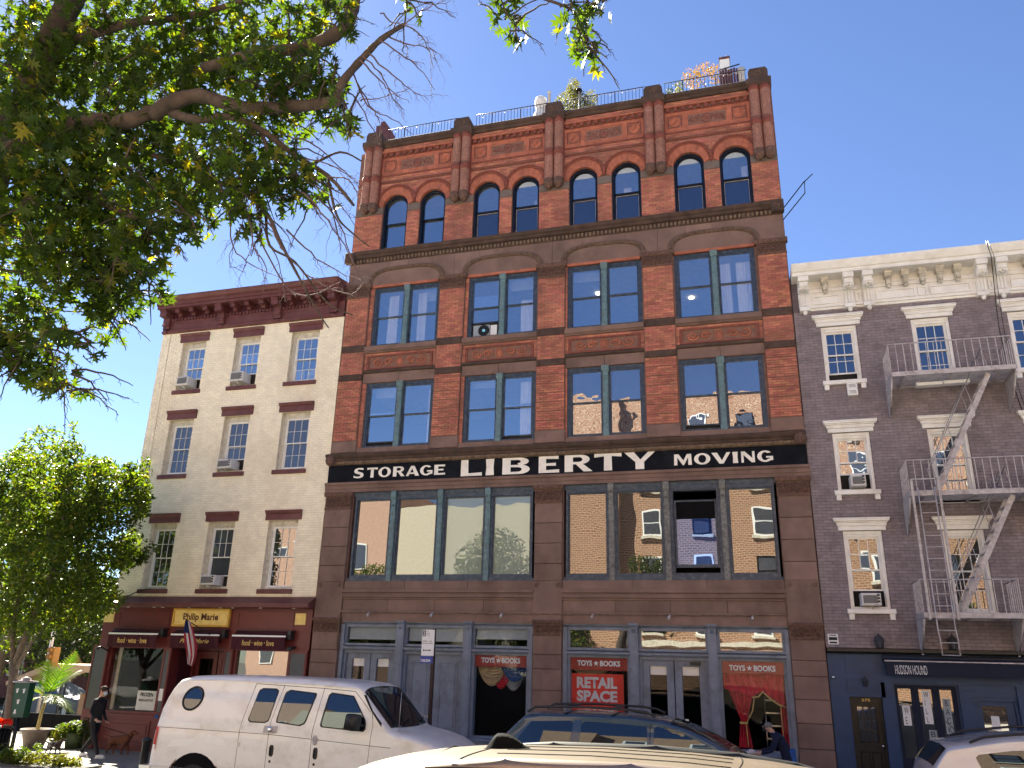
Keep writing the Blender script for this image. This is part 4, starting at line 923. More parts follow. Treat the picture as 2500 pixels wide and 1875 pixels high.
k = MB(); k.lathe(-5.80, RY, [(.42, 18.6), (.34, 19.5), (.24, 19.95), (.14, 20.15), (.19, 20.28), (.21, 20.45), (.19, 20.6), (.10, 20.68), (0, 20.70)], 14); k.build('wrap', M['wrap'], u)
k = MB(); k.tube([(-5.80+.145*math.cos(t*PI/6), RY+.145*math.sin(t*PI/6), 20.15) for t in range(12)], .012, 5, closed=True); k.build('tie', M['iron'], u)
k = MB(); k.box(-5.54, -5.46, RY-.1, RY, 18.6, 20.77); k.box(-5.55, -5.45, RY-.11, RY+.01, 20.77, 20.80); tag(k.build('roof_post', M['whiteD'], None), 'pale square post on the roof between covered parasol and shrub', 'post')
h = thing('patio_heater', (-4.43, RY-.3, 18.6), 'slim patio heater with black mushroom top in front of the rooftop shrub', 'heater')
k = MB(); k.tube([(-4.43, RY-.3, 18.6), (-4.43, RY-.3, 20.4)], .02, 6); k.build('pole', M['iron'], h); k = MB(); k.lathe(-4.43, RY-.3, [(.11, 20.42), (.10, 20.47), (.05, 20.50), (0, 20.51)], 14); k.lathe(-4.43, RY-.3, [(.11, 20.42), (0, 20.40)], 14); k.build('hood', M['black'], h)
ch = thing('roof_vent', (.22, RY, 18.6), 'white metal flue housing with two rods on the roof near the right pier', 'flue')
k = MB(); k.box(.07, .37, RY-.15, RY+.15, 18.6, 20.82); k.build('housing', M['whiteC'], ch); k = MB(); k.box(.05, .39, RY-.17, RY+.17, 20.82, 20.90); k.tube([(.14, RY, 20.90), (.14, RY, 21.06)], .02, 5); k.tube([(.31, RY, 20.90), (.31, RY, 21.06)], .02, 5); k.build('rim', M['purple'], ch)
fs = thing('wooden_screen', (.3, RY-.2, 18.6), 'dark red wooden slatted screen on the roof below the flue', 'screen')
for i in range(7): x = .04+i*.082; k = MB(); k.box(x, x+.070, RY-.28, RY-.25, 18.6, 20.28+.02*(i % 3)); k.build('slat', M['purple'], fs)
k = MB(); k.tube([(.02, RY-.3, 20.30), (.66, RY-.3, 20.40)], .022, 5); k.build('rail', M['black'], fs)
k = MB(); k.lathe(.69, RY-.3, [(.08, 18.6), (.09, 20.0), (.12, 20.2), (.11, 20.2), (.09, 20.1)], 14); tag(k.build('roof_planter', M['whiteD'], None), 'pale cylindrical planter on the roof beside the right pier block', 'planter')
gt = thing('brick_chimney', (-11.5, RY+.1, 18.6), 'small stepped reddish gable stub rising behind the left roof corner', 'chimney')
k = MB(); k.prism([(-11.83, 18.6), (-11.22, 18.6), (-11.25, 20.3), (-11.34, 20.45), (-11.5, 20.45), (-11.5, 20.72), (-11.66, 20.72), (-11.66, 20.58), (-11.83, 20.58)], -1.3, -.9); k.build('stack', M['purple'], gt)
wp = thing('sign_bracket', (1.5, Y0-.1, 14.3), 'black metal rod bracket sticking out over the grey house from the warehouse edge', 'bracket')
k = MB(); k.tube([(1.43, Y0-.1, 14.28), (2.0, Y0-.8, 14.62), (2.02, Y0-.8, 14.98), (1.45, Y0-.1, 14.62)], .016, 5); k.tube([(2.0, Y0-.8, 14.95), (2.22, Y0-1.0, 15.05)], .014, 5); k.build('rod', M['black'], wp)
k = MB(); k.tube([(-11.97, Y0+.5, 13.2), (-11.97, Y0+.5, 15.2)], .055, 8); tag(k.build('vent_pipe', M['purple'], None), 'dark upright vent pipe beside the warehouse wall above the cream house', 'pipe')

# ================================================================== cream house with the restaurant
CX0, CX1 = -18.58, -11.80
Cb = thing('cream_house', (-15.2, Y0, 0), 'narrow cream painted brick house with maroon cornice above a maroon restaurant front', 'building')
cw = [(-17.70, -16.80), (-15.66, -14.74), (-13.60, -12.62)]
rows = [(4.42, 6.38), (7.90, 9.70), (10.70, 12.38)]
ch_ = [(a, b, z0, z1) for a, b in cw for z0, z1 in rows]
k = MB(); wall_holes(k, CX0, CX1, 4.20, 13.4, ch_, -.34, 0); k.box(CX0, CX0+.3, Y0+.34, Y0+12, 0, 13.4); k.box(CX1-.02, CX1, Y0+.34, Y0+12, 0, 13.4); k.box(CX0+.3, CX1-.02, Y0+.34, Y0+12, 13.1, 13.35); k.box(CX0+.3, CX1-.02, Y0+11.7, Y0+12, 0, 13.1)
k.build('wall', M['creamM'], Cb)
k = MB(); k.box(CX0+.31, CX1-.03, Y0+4.5, Y0+4.6, 0, 13); k.box(CX0+.31, CX1-.03, Y0+.35, Y0+4.5, 4.0, 4.2); k.build('dark_room_lining', M['dark'], Cb)
for (x0, x1) in ((CX0+.32, CX0+.35), (CX1-.08, CX1-.05)): k = MB(); k.box(x0, x1, Y0+.36, Y0+4.48, .06, 3.98); k.build('dark_room_lining', M['dark'], Cb)  # dark side lining added to hide the pale lit walls inside
k = MB(); k.box(CX0+.36, CX1-.09, Y0+1.05, Y0+4.48, .01, .05); k.build('dark_floor_lining', M['dark'], Cb)  # dark floor lining, added with the side lining to darken the room
bricks(Cb, [(CX0, CX1, 4.24, 12.80, 0)], ch_, M['cream'], L=.205, H=.066, g=.007, proud=.006, jog=.0018, chamfer=.0035)
gC = [['gl_flat', 'gl_small', 'gl_flat'], ['gl_small', 'gl_small', 'gl_small'], ['gl_blue', 'gl_blue', 'gl_blue']]
whitef = M['white']
for r, (z0, z1) in enumerate(rows):
    for c, (a, b) in enumerate(cw):
        e = MB(); e.ring(rect(a, b, z0, z1), rect(a+.10, b-.07, z0+.06, z1-.16), -.30, -.13); e.build('window_surround', M['whiteD'], Cb)
        mun = (3, 2) if r < 1 or r == 2 else (3, 2); 
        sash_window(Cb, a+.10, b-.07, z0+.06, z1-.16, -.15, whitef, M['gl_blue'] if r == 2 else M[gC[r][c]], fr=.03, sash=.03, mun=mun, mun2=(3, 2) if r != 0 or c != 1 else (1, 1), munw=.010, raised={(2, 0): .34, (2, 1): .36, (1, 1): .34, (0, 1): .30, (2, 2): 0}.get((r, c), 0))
        l = MB(); lt = z1+.01
        l.mould([(-.1, lt), (.05, lt), (.05, lt+.17), (.09, lt+.20), (.12, lt+.26), (.12, lt+.28), (-.05, lt+.29)], a-.10, b+.10, miter=.0)
        l.build('window_hood', M['maroon'], Cb)
        l = MB(); l.bw(a-.09, b+.06, z0-.13, z0-.005, -.14, .07, .01); l.build('window_sill', M['maroon'], Cb)
# old conduit and a hanging cable
k = MB(); k.tube([(-18.25, Y0-.02, 12.8), (-18.2, Y0-.02, 8.2), (-17.9, Y0-.02, 7.95)], .009, 4); k.build('cable', M['creamM'], Cb)
k = MB(); k.tube([(-17.3, Y0-.06, 4.42), (-17.7, Y0-.08, 4.36), (-18.0, Y0-.10, 4.22), (-18.5, Y0-.12, 4.16)], .014, 5); k.build('cable', M['black'], Cb)
# cornice (out .1 to .62)
co = MB(); co.mould([(-.1, 12.76), (.06, 12.76), (.10, 12.80), (.10, 12.84), (.05, 12.86), (.05, 13.28), (-.1, 13.28)], CX0, CX1); cn = co.build('cornice', M['maroon'], Cb)
k = MB(); k.w(CX0, CX1, 13.28, 13.50, -.1, .03); k.build('frieze', M['maroonD'], Cb)
k = MB(); k.mould([(-.1, 13.50), (.46, 13.50), (.46, 13.58), (.52, 13.60), (.52, 13.68), (.60, 13.72), (.66, 13.82), (.66, 13.86), (-.1, 13.98)], CX0-.02, CX1-.02); k.build('crown_moulding', M['maroon'], Cb)
bks = [-18.40, -16.27, -14.16, -12.14]
def console(parent, x, w, ztop, zbot, out, mat):
    k = MB(); z = [ztop-(ztop-zbot)*t for t in (0, .1, .22, .36, .5, .64, .8, .92, 1)]; o = [out, out, out*.93, out*.62, out*.42, out*.36, out*.34, out*.22, .06]
    for i in range(8): k.w(x-w/2, x+w/2, z[i+1]+.002, z[i], .0, o[i] if i % 2 == 0 else o[i+1])
    k.tube([(x-w/2-.015, Y0-out*.72, ztop-.14), (x+w/2+.015, Y0-out*.72, ztop-.14)], .075, 10); k.tube([(x-w/2-.01, Y0-out*.36, zbot+.2), (x+w/2+.01, Y0-out*.36, zbot+.2)], .05, 8)
    k.ball((x, Y0-.10, zbot-.03), (.07, .05, .07), 8, 5)
    return k.build('bracket', mat, parent)
for x in bks: console(Cb, x, .24, 13.50, 12.84, .42, M['maroon'])
for a, b in zip(bks, bks[1:]):
    for i in range(3):
        x = a+(b-a)*(i+1)/4; k = MB(); k.w(x-.08, x+.08, 13.36, 13.50, .0, .36); k.w(x-.10, x+.10, 13.46, 13.495, .0, .40); k.w(x-.06, x+.06, 13.28, 13.36, 0, .2); k.build('modillion', M['maroon'], Cb)
    n = 15
    for i in range(n): x = a+.18+(b-a-.36)*i/(n-1); k = MB(); k.w(x-.035, x+.035, 13.19, 13.27, .04, .10); k.build('dentil', M['maroon'], Cb)
    k = MB(); k.ring(rect(a+.18, b-.18, 12.90, 13.14), rect(a+.21, b-.21, 12.93, 13.11), .04, .065); k.build('frieze_panel', M['maroon'], Cb)
# restaurant front
sf = MB(); sf.mould([(-.1, 3.88), (.38, 3.88), (.40, 3.90), (.40, 4.00), (.30, 4.05), (.02, 4.20), (-.1, 4.22)], CX0+.28, CX1+.02); sf.build('shop_cornice', M['maroon'], Cb)
sf = MB(); sf.w(CX0-.25, CX1-.03, 2.80, 3.88, -.3, .02); 
for a, b in ((-18.3, -16.5), (-14.2, -12.4)): sf.ring(rect(a, b, 3.33, 3.80), rect(a+.04, b-.04, 3.37, 3.76), .02, .035)
sf.build('shop_fascia', M['maroonS'], Cb)
for x0, x1, pn in ((-18.98, -18.42, 1), (-16.50, -16.22, 1), (-14.48, -14.18, 1), (-12.42, -11.84, 1)):
    k = MB(); k.w(x0, x1, .0, 2.80, -.3, .05); k.ring(rect(x0+.02, x1-.02, .98, 2.76), rect(x0+.07, x1-.07, 1.04, 2.70), .05, .07); k.build('shop_pilaster', M['maroonS'], Cb)
    k = MB(); k.w(x0+.075, x1-.075, 1.05, 2.69, .05, .054); k.build('pilaster_panel', paint('slate_panel', (.075, .08, .09), .5), Cb)
for a, b in ((-18.42, -16.50), (-14.18, -12.42)):
    k = MB(); k.ring(rect(a, b, .95, 2.80), rect(a+.07, b-.06, 1.03, 2.74), -.3, -.02); fo = k.build('shop_window', M['maroonS'], Cb)
    p = MB(); p.w(a+.07, b-.06, 1.03, 2.74, -.105, -.10); p.build('pane', M['gl_shop'] if a < -16 else M['gl_flat'], fo)
    k = MB(); k.w(a, b, 0, .95, -.3, .0); k.ring(rect(a+.1, b-.1, .15, .80), rect(a+.14, b-.14, .19, .76), 0, .025); k.bw(a+.2, b-.2, .25, .70, 0, .015, .01); k.w(a, b, .88, .95, 0, .06); k.build('stall_riser', M['maroonS'], Cb)
k = MB(); k.w(-16.2, -14.5, .0, .12, -1.2, .05); k.build('door_step', M['walk'], Cb)
k = MB(); k.ring(rect(-16.22, -14.48, .12, 2.80), rect(-16.14, -14.56, .2, 2.72), -1.0, -.9); k.build('entrance_frame', M['maroonS'], Cb)
for a, b in ((-16.10, -15.37), (-15.33, -14.6)): k = MB(); k.ring(rect(a, b, .15, 2.7), rect(a+.13, b-.13, .9, 2.5), -1.0, -.94); do = k.build('entrance_door', M['maroonS'], Cb); p = MB(); p.w(a+.13, b-.13, .9, 2.5, -.975, -.97); p.build('pane', M['gl_shop'], do)
for x in (-16.22, -14.48): k = MB(); k.box(x-.02, x+.02, Y0+.3, Y0+1.0, .0, 2.8); k.build('entrance_side', M['maroonD'], Cb)
for a, b in ((-18.82, -18.46), (-12.35, -12.02)): k = MB(); k.bw(a, b, 3.45, 3.76, .02, .05, .01); k.build('yellow_square', M['ylwL'], Cb)
for x in (-18.55, -17.75, -16.85, -16.55, -15.65, -14.6, -14.2, -13.3, -12.25): k = MB(); k.tube([(x, Y0-.33, 3.89), (x, Y0-.33, 3.86)], [.05, .045], 8); k.build('downlight', M['whiteD'], Cb)
# hanging sign
sg_ = thing('restaurant_sign', (-15.37, Y0-.1, 3.6), 'yellow framed Philip Marie signboard in the middle of the restaurant fascia', 'sign')
k = MB(); k.ring(rect(-16.33, -14.43, 3.36, 3.86), rect(-16.28, -14.48, 3.41, 3.81), .03, .12); k.build('sign_frame', M['ylw'], sg_)
k = MB(); k.w(-16.28, -14.48, 3.41, 3.81, .03, .095); so_ = k.build('sign_board', M['ylwL'], sg_)
text_obj('lettering', 'Philip Marie', -15.98, -14.80, 3.48, 3.73, Y0-.100, M['brown'], so_, .03)
def awning(x0, x1, txt, lab, script=False):
    t = thing('awning', ((x0+x1)/2, Y0-.2, 3.0), lab, 'awning', 'awnings of the restaurant')
    k = MB(); k.tube([(x0, Y0-.12, 3.20), (x1-.05, Y0-.12, 3.20)], .065, 10); k.w(x0, x1, 3.26, 3.30, .02, .2); k.build('roller', M['maroonD'], t)
    k = MB(); k.w(x0, x1-.12, 3.105, 3.15, .30, .34); k.build('front_bar', M['whiteC'], t)
    k = MB(); k.q((x0, Y0-.12, 3.24), (x1-.12, Y0-.12, 3.24), (x1-.12, Y0-.32, 3.14), (x0, Y0-.32, 3.14)); n = 24
    k.grid([[(x0+(x1-.12-x0)*i/n, Y0-.335-.006*math.sin(i*1.7), 3.11) for i in range(n+1)], [(x0+(x1-.12-x0)*i/n, Y0-.325-.014*math.sin(i*1.7+.4), 2.76) for i in range(n+1)]]); vo = k.build('valance', M['awn'], t, fix=False)
    w = x1-x0
    text_obj('lettering', txt, x0+.20*w, x0+.76*w, 2.87, 3.02, Y0-.358, M['gold'], t, .01, shear=.4 if script else 0)
    k = MB(); k.w(x1-.12, x1-.02, 3.05, 3.28, .05, .24); k.tube([(x1-.07, Y0-.14, 3.2), (x1-.07, Y0-.28, 3.12)], .02, 6); k.build('arm_bracket', M['plast'], t)
awning(-18.28, -16.46, 'food · wine · love', 'burgundy food wine love awning over the left restaurant window')
awning(-16.12, -14.40, 'Philip Marie', 'burgundy awning with script name over the restaurant entrance', True)
awning(-14.10, -12.30, 'food · wine · love', 'burgundy food wine love awning over the right restaurant window')
fg = thing('hanging_flag', (-15.2, Y0-.6, 3.2), 'limp stars and stripes flag hanging from a pole in front of the restaurant entrance', 'flag')
k = MB(); k.tube([(-14.6, Y0-.05, 2.95), (-15.30, Y0-.95, 3.55)], .014, 6); k.build('pole', M['black'], fg)
stripe = paint('flag_red', (.33, .03, .045), .8); white_ = paint('flag_white', (.6, .56, .56), .8); blue_ = paint('flag_blue', (.012, .02, .10), .8)
fm_ = MB(); n = 13
for r in range(14):
    for c in range(n):
        def P(cc, r_): 
            v = r_/14; w = .05+.16*math.sin(PI*min(1, v*.9+.08)); 
            return (-15.22+.20*v*math.sin(v*1.8)+(cc/n-.5)*w*2+.10*math.sin(v*2.2), Y0-.85+.05*math.sin(cc*1.9+v*2), 3.50-1.15*v-.05*(cc/n))
        fm_.mi = 2 if r < 4 and c < 8 else (c % 2)
        fm_.q(P(c, r), P(c+1, r), P(c+1, r+1), P(c, r+1))
fm_.build('flag_cloth', [stripe, white_, blue_], fg, fix=False)
# left side fire escape seen past the corner
fe = thing('side_balcony', (-18.8, Y0+2, 10.2), 'small iron fire escape balcony on the left flank of the cream house', 'fire escape')
k = MB(); k.box(-19.35, -18.6, Y0+1, Y0+3.6, 10.34, 10.38)
k.build('floor', M['purple'], fe)
for i in range(12): y = Y0+1+2.6*i/11; k = MB(); k.box(-19.36, -19.34, y-.01, y+.01, 10.38, 11.2); k.build('baluster', M['purple'], fe)
for i in range(4): x = -19.35+.23*i; k = MB(); k.box(x-.01, x+.01, Y0+.99, Y0+1.01, 10.38, 11.2); k.build('baluster', M['purple'], fe)
k = MB(); k.tube([(-18.6, Y0+1, 11.2), (-19.35, Y0+1, 11.2), (-19.35, Y0+3.6, 11.2)], .018, 5); k.tube([(-19.3, Y0+1.1, 10.34), (-18.6, Y0+1.1, 9.9)], .02, 5); k.build('rail', M['purple'], fe)
def ac(x0, x1, z0, z1, lab, o=.24, prop=True, tilt=0):
    t = thing('air_conditioner', ((x0+x1)/2, Y0, z0), lab, 'air conditioner', 'window air conditioners')
    k = MB(); k.bw(x0, x1, z0, z1, -.22, o, .02); k.build('casing', M['acw'], t)
    k = MB(); k.w(x0+.04, x1-(x1-x0)*.18, z0+.05, z1-.05, o, o+.004)
    for i in range(9): zz = z0+.06+(z1-z0-.12)*i/9; k.w(x0+.04, x1-(x1-x0)*.18, zz, zz+.006, o+.004, o+.009)
    k.build('grille', M['acg'], t)
    k = MB()
    for i in range(3): k.w(x1-.08, x1-.03, z0+.07+i*.07, z0+.115+i*.07, o, o+.006)
    k.build('louvre', M['plast'], t)
    if prop: k = MB(); k.tube([((x0+x1)/2, Y0-o+.04, z0), ((x0+x1)/2+.05, Y0-.02, z0-.12)], .018, 5); k.build('prop', M['whiteD'], t)
ac(-17.52, -17.10, 10.80, 11.10, 'small air conditioner in the top left window of the cream house')
ac(-15.52, -15.06, 10.80, 11.12, 'air conditioner in the top middle window of the cream house')
ac(-15.52, -15.03, 7.98, 8.26, 'air conditioner in the middle window of the cream house')
ac(-15.50, -15.02, 4.52, 4.80, 'air conditioner in the lowest middle window, right above the restaurant sign')
pa = thing('window_notice', (-13.1, Y0+.2, 10.9), 'pair of handwritten paper notices in the top right window of the cream house', 'notice')
k = MB(); k.w(-13.42, -13.13, 10.84, 11.16, -.225, -.222); k.build('paper', M['blind'], pa); text_obj('lettering', 'THANKS\nTO ALL\nESSENTIAL\nWORKERS', -13.40, -13.15, 10.87, 11.13, Y0+.219, M['ink'], pa, .02)
k = MB(); k.w(-13.03, -12.78, 10.84, 11.16, -.225, -.222); k.build('paper', M['blind'], pa); text_obj('lettering', 'STAY\n\nSTRONG', -13.00, -12.81, 10.88, 11.13, Y0+.219, M['ink'], pa, .02)
fz = MB(); fz.w(-17.30, -16.66, 1.06, 1.58, -.14, -.13); fo = tag(fz.build('frozen_sign', M['paper'], None), 'white hand lettered FROZEN placard in the left restaurant window', 'placard')
text_obj('lettering', 'FROZEN', -17.20, -16.76, 1.43, 1.53, Y0+.125, M['ink'], fo, .04); text_obj('lettering', 'MARGARITAS', -17.22, -16.74, 1.29, 1.37, Y0+.125, M['ink'], fo, .01)
fz = MB(); fz.w(-16.44, -16.28, 1.34, 1.66, .055, .060); tag(fz.build('door_poster', M['paper'], None), 'small white poster on the maroon pilaster left of the entrance', 'poster')
fz = MB(); fz.w(-16.45, -16.33, .88, .98, .055, .062); tag(fz.build('blue_sticker', M['bluec'], None), 'small blue sign on the pilaster under the white poster', 'sticker')
tb = thing('dining_table', (-17.8, Y0+.6, .3), 'white table top inside the left restaurant window', 'table')
k = MB(); k.lathe(-17.85, Y0+.7, [(0, 1.08), (.38, 1.08), (.38, 1.11), (0, 1.11)], 18); k.build('table_top', M['paper'], tb); k = MB(); k.tube([(-17.85, Y0+.7, .1), (-17.85, Y0+.7, 1.08)], .03, 6); k.build('leg', M['black'], tb)
k = MB(); k.tube([(-18.40, Y0-.05, 2.62), (-18.55, Y0-.25, 2.75), (-18.62, Y0-.35, 2.68)], [.02, .02, .05], 8); tag(k.build('security_camera', M['plast'], None), 'black goose-neck camera on the left restaurant pilaster', 'camera')
k = MB(); k.tube([(-12.25, Y0-.05, 2.86), (-12.32, Y0-.28, 2.80)], [.03, .055], 8); tag(k.build('security_camera', M['plast'], None), 'dark security camera on the right restaurant pilaster', 'camera')

# ================================================================== grey house with the fire escape
GX0, GX1 = 1.47, 9.6
G = thing('grey_house', (5, Y0, 0), 'mauve grey painted brick house with ornate white cornice above a navy shop front', 'building')
gw = [(2.10, 2.95), (4.24, 5.10), (6.40, 7.26)]
grow = [(3.98, 5.77), (6.74, 8.19), (9.55, 11.05)]
gz = {(0, 1): (3.92, 5.75), (1, 1): (6.45, 8.19), (2, 1): (9.40, 11.07)}
gh = []
for r, (z0, z1) in enumerate(grow):
    for c, (a, b) in enumerate(gw):
        zz = gz.get((r, c), (z0, z1)); gh.append((a, b, zz[0], zz[1]))
k = MB(); wall_holes(k, GX0, GX1, 3.0, 12.6, gh, -.34, 0); k.box(GX0, GX0+.3, Y0+.34, Y0+12, 0, 12.5); k.box(GX1-.3, GX1, Y0+.34, Y0+12, 0, 12.5); k.box(GX0+.3, GX1-.3, Y0+.34, Y0+12, 12.2, 12.45); k.box(GX0+.3, GX1-.3, Y0+11.7, Y0+12, 0, 12.2)
k.build('wall', M['greyM'], G)
k = MB(); k.box(GX0+.31, GX1-.31, Y0+4.5, Y0+4.6, 0, 12.1); k.box(GX0+.31, GX1-.31, Y0+.35, Y0+4.5, 2.9, 3.1); k.build('dark_room_lining', M['dark'], G)
bricks(G, [(GX0, GX1, 3.12, 11.52, 0)], gh, M['greyb'], L=.205, H=.066, g=.009, proud=.008, jog=.004, chamfer=.0045)
for (r, (z0, z1)) in enumerate(grow):
    for c, (a, b) in enumerate(gw):
        z0, z1 = gz.get((r, c), grow[r])
        e = MB(); e.ring(rect(a, b, z0, z1), rect(a+.07, b-.07, z0+.04, z1-.07), -.25, -.03); e.w(a+.07, b-.07, z1-.13, z1-.07, -.2, -.06); e.build('window_surround', M['white'], G)
        g_ = 'gl_blueD' if r == 2 else 'gl_wav' if r == 1 else 'gl_flat'
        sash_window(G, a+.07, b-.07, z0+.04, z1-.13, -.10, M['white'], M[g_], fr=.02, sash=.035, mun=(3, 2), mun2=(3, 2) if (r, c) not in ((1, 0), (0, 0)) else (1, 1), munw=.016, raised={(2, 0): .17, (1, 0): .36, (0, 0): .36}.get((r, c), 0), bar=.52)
        l = MB(); lt = z1+.01
        for (o, za, zb, ex) in ((.05, 0, .10, .10), (.08, .10, .13, .12), (.07, .13, .18, .13), (.10, .18, .21, .16), (.14, .21, .26, .19), (.15, .26, .29, .20)):
            l.bw(a-ex, b+ex, lt+za, lt+zb, -.02, o, .006)
        l.build('window_hood', M['white'], G)
        if c != 1:
            l = MB(); l.bw(a-.09, b+.09, z0-.11, z0-.005, -.1, .12, .01); l.w(a-.06, a+.05, z0-.24, z0-.11, 0, .09); l.w(b-.05, b+.06, z0-.24, z0-.11, 0, .09); l.build('window_sill', M['white'], G)
        else: l = MB(); l.bw(a-.02, b+.02, z0-.08, z0, -.1, .08, .01); l.build('window_sill', M['white'], G)
# cornice of the grey house
k = MB()
for (o, za, zb) in ((.05, 11.52, 11.58), (.10, 11.58, 11.62), (.04, 11.62, 12.02), (.09, 12.02, 12.06), (.05, 12.06, 12.14), (.08, 12.14, 12.17), (.03, 12.17, 12.36)): k.w(GX0+.16, GX1, za, zb, -.1, o)
k.build('cornice', M['white'], G)
k = MB(); k.mould([(-.1, 12.36), (.48, 12.36), (.48, 12.45), (.53, 12.47), (.58, 12.55), (.62, 12.62), (.62, 12.66), (-.1, 12.72)], GX0+.02, GX1); k.build('crown_moulding', M['white'], G)
for x in (1.76, 2.86, 3.32, 5.94, 6.38, 8.9):
    bk_ = MB(); w = .13
    bk_.bw(x-w, x+w, 12.22, 12.36, 0, .46, .01); bk_.bw(x-w*.85, x+w*.85, 12.08, 12.22, 0, .40, .02)
    bk_.tube([(x-w*.95, Y0-.27, 12.06), (x+w*.95, Y0-.27, 12.06)], .085, 10)
    for s in (-.07, 0, .07): bk_.w(x+s-.022, x+s+.022, 11.64, 11.98, .05, .14)
    bk_.w(x-w*.85, x+w*.85, 11.62, 12.0, .0, .115); bk_.bw(x-w, x+w, 11.50, 11.62, 0, .16, .01); bk_.ball((x, Y0-.10, 11.46), (.06, .06, .07), 8, 5)
    bo = bk_.build('bracket', M['white'], G)
    d_ = MB(); d_.tube([(x+.07*math.cos(PI+PI*q/8), Y0-.36, 12.02+.07*math.sin(PI+PI*q/8)) for q in range(9)], .016, 5); d_.ball((x, Y0-.36, 12.03), .025, 6, 4); d_.build('ornament', M['whiteD'], bo)
for x in [2.30]+[3.83+.40*i for i in range(5)]+[7.0, 7.5, 8.0]:
    k = MB(); k.mould([(0, 12.22), (.24, 12.22), (.32, 12.30), (.32, 12.35), (0, 12.35)], x-.09, x+.09); k.bw(x-.06, x+.06, 12.02, 12.22, 0, .22, .02); k.ball((x, Y0-.14, 11.98), (.06, .05, .06), 8, 5); k.tube([(x-.06, Y0-.24, 12.17), (x+.06, Y0-.24, 12.17)], .022, 6); k.build('modillion', M['whiteD'], G)
for a, b in ((1.98, 2.66), (3.52, 4.45), (4.50, 4.72), (4.78, 5.72), (6.6, 7.7), (7.8, 8.7), (3.02, 3.16), (6.1, 6.22)):
    k = MB(); k.ring(rect(a, b, 11.68, 11.94), rect(a+.045, b-.045, 11.725, 11.895), .03, .075); k.w(a+.05, b-.05, 11.73, 11.89, .04, .05); k.build('frieze_panel', M['white'], G)
# navy shop front
k = MB(); k.mould([(-.1, 3.0), (.12, 3.0), (.16, 3.04), (.16, 3.10), (-.1, 3.14)], GX0, GX1); k.build('shop_cornice', M['black'], G)
k = MB(); k.w(GX0, 2.62, 2.08, 3.0, -.3, .0); k.w(2.62, GX1, 2.40, 3.0, -.3, .0); k.ring(rect(1.84, 2.52, 2.58, 2.92), rect(1.87, 2.49, 2.61, 2.89), 0, .02); k.ring(rect(1.84, 2.52, 2.18, 2.48), rect(1.87, 2.49, 2.21, 2.45), 0, .02)
k.build('shop_fascia', M['navy'], G)
for a, b, z0, z1, o in ((GX0, 1.86, 0, 2.08, 0), (2.54, 2.78, 0, 2.40, 0), (4.10, 4.36, 0, 2.40, 0), (5.22, 5.5, 0, 2.40, 0), (8.2, GX1, 0, 2.4, 0), (4.36, 5.22, 2.16, 2.40, -.05)): k = MB(); k.w(a, b, z0, z1, -.3, o); k.build('shop_wall', M['navy'], G)
dd = MB(); dd.ring(rect(1.86, 2.54, .02, 2.08), rect(1.92, 2.48, .08, 1.96), -.3, -.12); dd.w(1.92, 2.48, .08, 1.05, -.2, -.16); dd.ring(rect(1.92, 2.48, 1.05, 1.96), rect(2.0, 2.40, 1.13, 1.88), -.2, -.15)
for i in (1, 2): x = 2.0+.4*i/3; dd.w(x-.012, x+.012, 1.13, 1.88, -.2, -.155)
for i in (1, 2): z = 1.13+.75*i/3; dd.w(2.0, 2.40, z-.012, z+.012, -.2, -.157)
for a, b in ((1.98, 2.18), (2.22, 2.42)): dd.bw(a, b, .2, .95, -.16, -.145, .02)
do = dd.build('front_door', M['black'], G)
for i in range(3):
    for j in range(3): p = MB(); p.w(2.012+.1333*i, 2.121+.1333*i, 1.142+.25*j, 1.368+.25*j, -.185, -.18); p.build('pane', M['gl_flat'], do)
k = MB(); k.ball((2.46, Y0+.11, 1.08), .03, 8, 6); k.build('door_knob', M['chrome'], do)
text_obj('house_number', '575', 2.12, 2.30, 1.985, 2.045, Y0+.118, M['gold'], do, .03)
fdw = MB(); fdw.ring(rect(2.78, 4.10, .0, 2.40), rect(2.82, 4.06, .04, 2.36), -.3, -.06)
fo = fdw.build('folding_front', M['navy'], G)
for i, (a, b) in enumerate(((2.82, 3.24), (3.245, 3.66), (3.665, 4.06))):
    k = MB(); k.ring(rect(a, b, .05, 2.35), rect(a+.06, b-.08, .88, 2.28), -.2, -.08); k.build('door_leaf', M['navyD'], fo)
    p = MB(); p.w(a+.06, b-.08, .88, 2.28, -.145, -.14); p.build('pane', M['gl_flat'], fo)
for (x0, x1, za, zb, t) in ((2.94, 3.10, 1.52, 1.93, 'W\nE'), (3.37, 3.54, 1.57, 2.26, 'W\nI\nL\nL'), (3.42, 3.58, 1.12, 1.45, 'B\nE'), (3.77, 3.92, 1.38, 2.10, 'B\nA\nC\nK')):
    k = MB(); k.w(x0, x1, za, zb, -.135, -.132); po_ = tag(k.build('paper_letters', M['blind'] if t[0] != 'W' else M['paper'], None), {'W\nE': 'white paper reading WE in the leftmost folding door', 'W\nI\nL\nL': 'tall white paper reading WILL in the middle folding door', 'B\nE': 'short paper reading BE below the WILL paper', 'B\nA\nC\nK': 'tall paper reading BACK in the rightmost folding door'}[t], 'paper notice', 'paper notices in the folding doors')
    m_ = .035; text_obj('lettering', t, x0+m_, x1-m_, za+.03, zb-.03, Y0+.129, M['ink'], po_, .0)
k = MB(); k.ring(rect(4.36, 5.22, .0, 2.16), rect(4.42, 5.16, .05, 2.08), -.3, -.08); k.w(4.42, 5.16, .05, 1.0, -.2, -.14); k.ring(rect(4.42, 5.16, 1.0, 2.08), rect(4.53, 5.0, 1.06, 1.98), -.2, -.13); do = k.build('side_door', M['navy'], G)
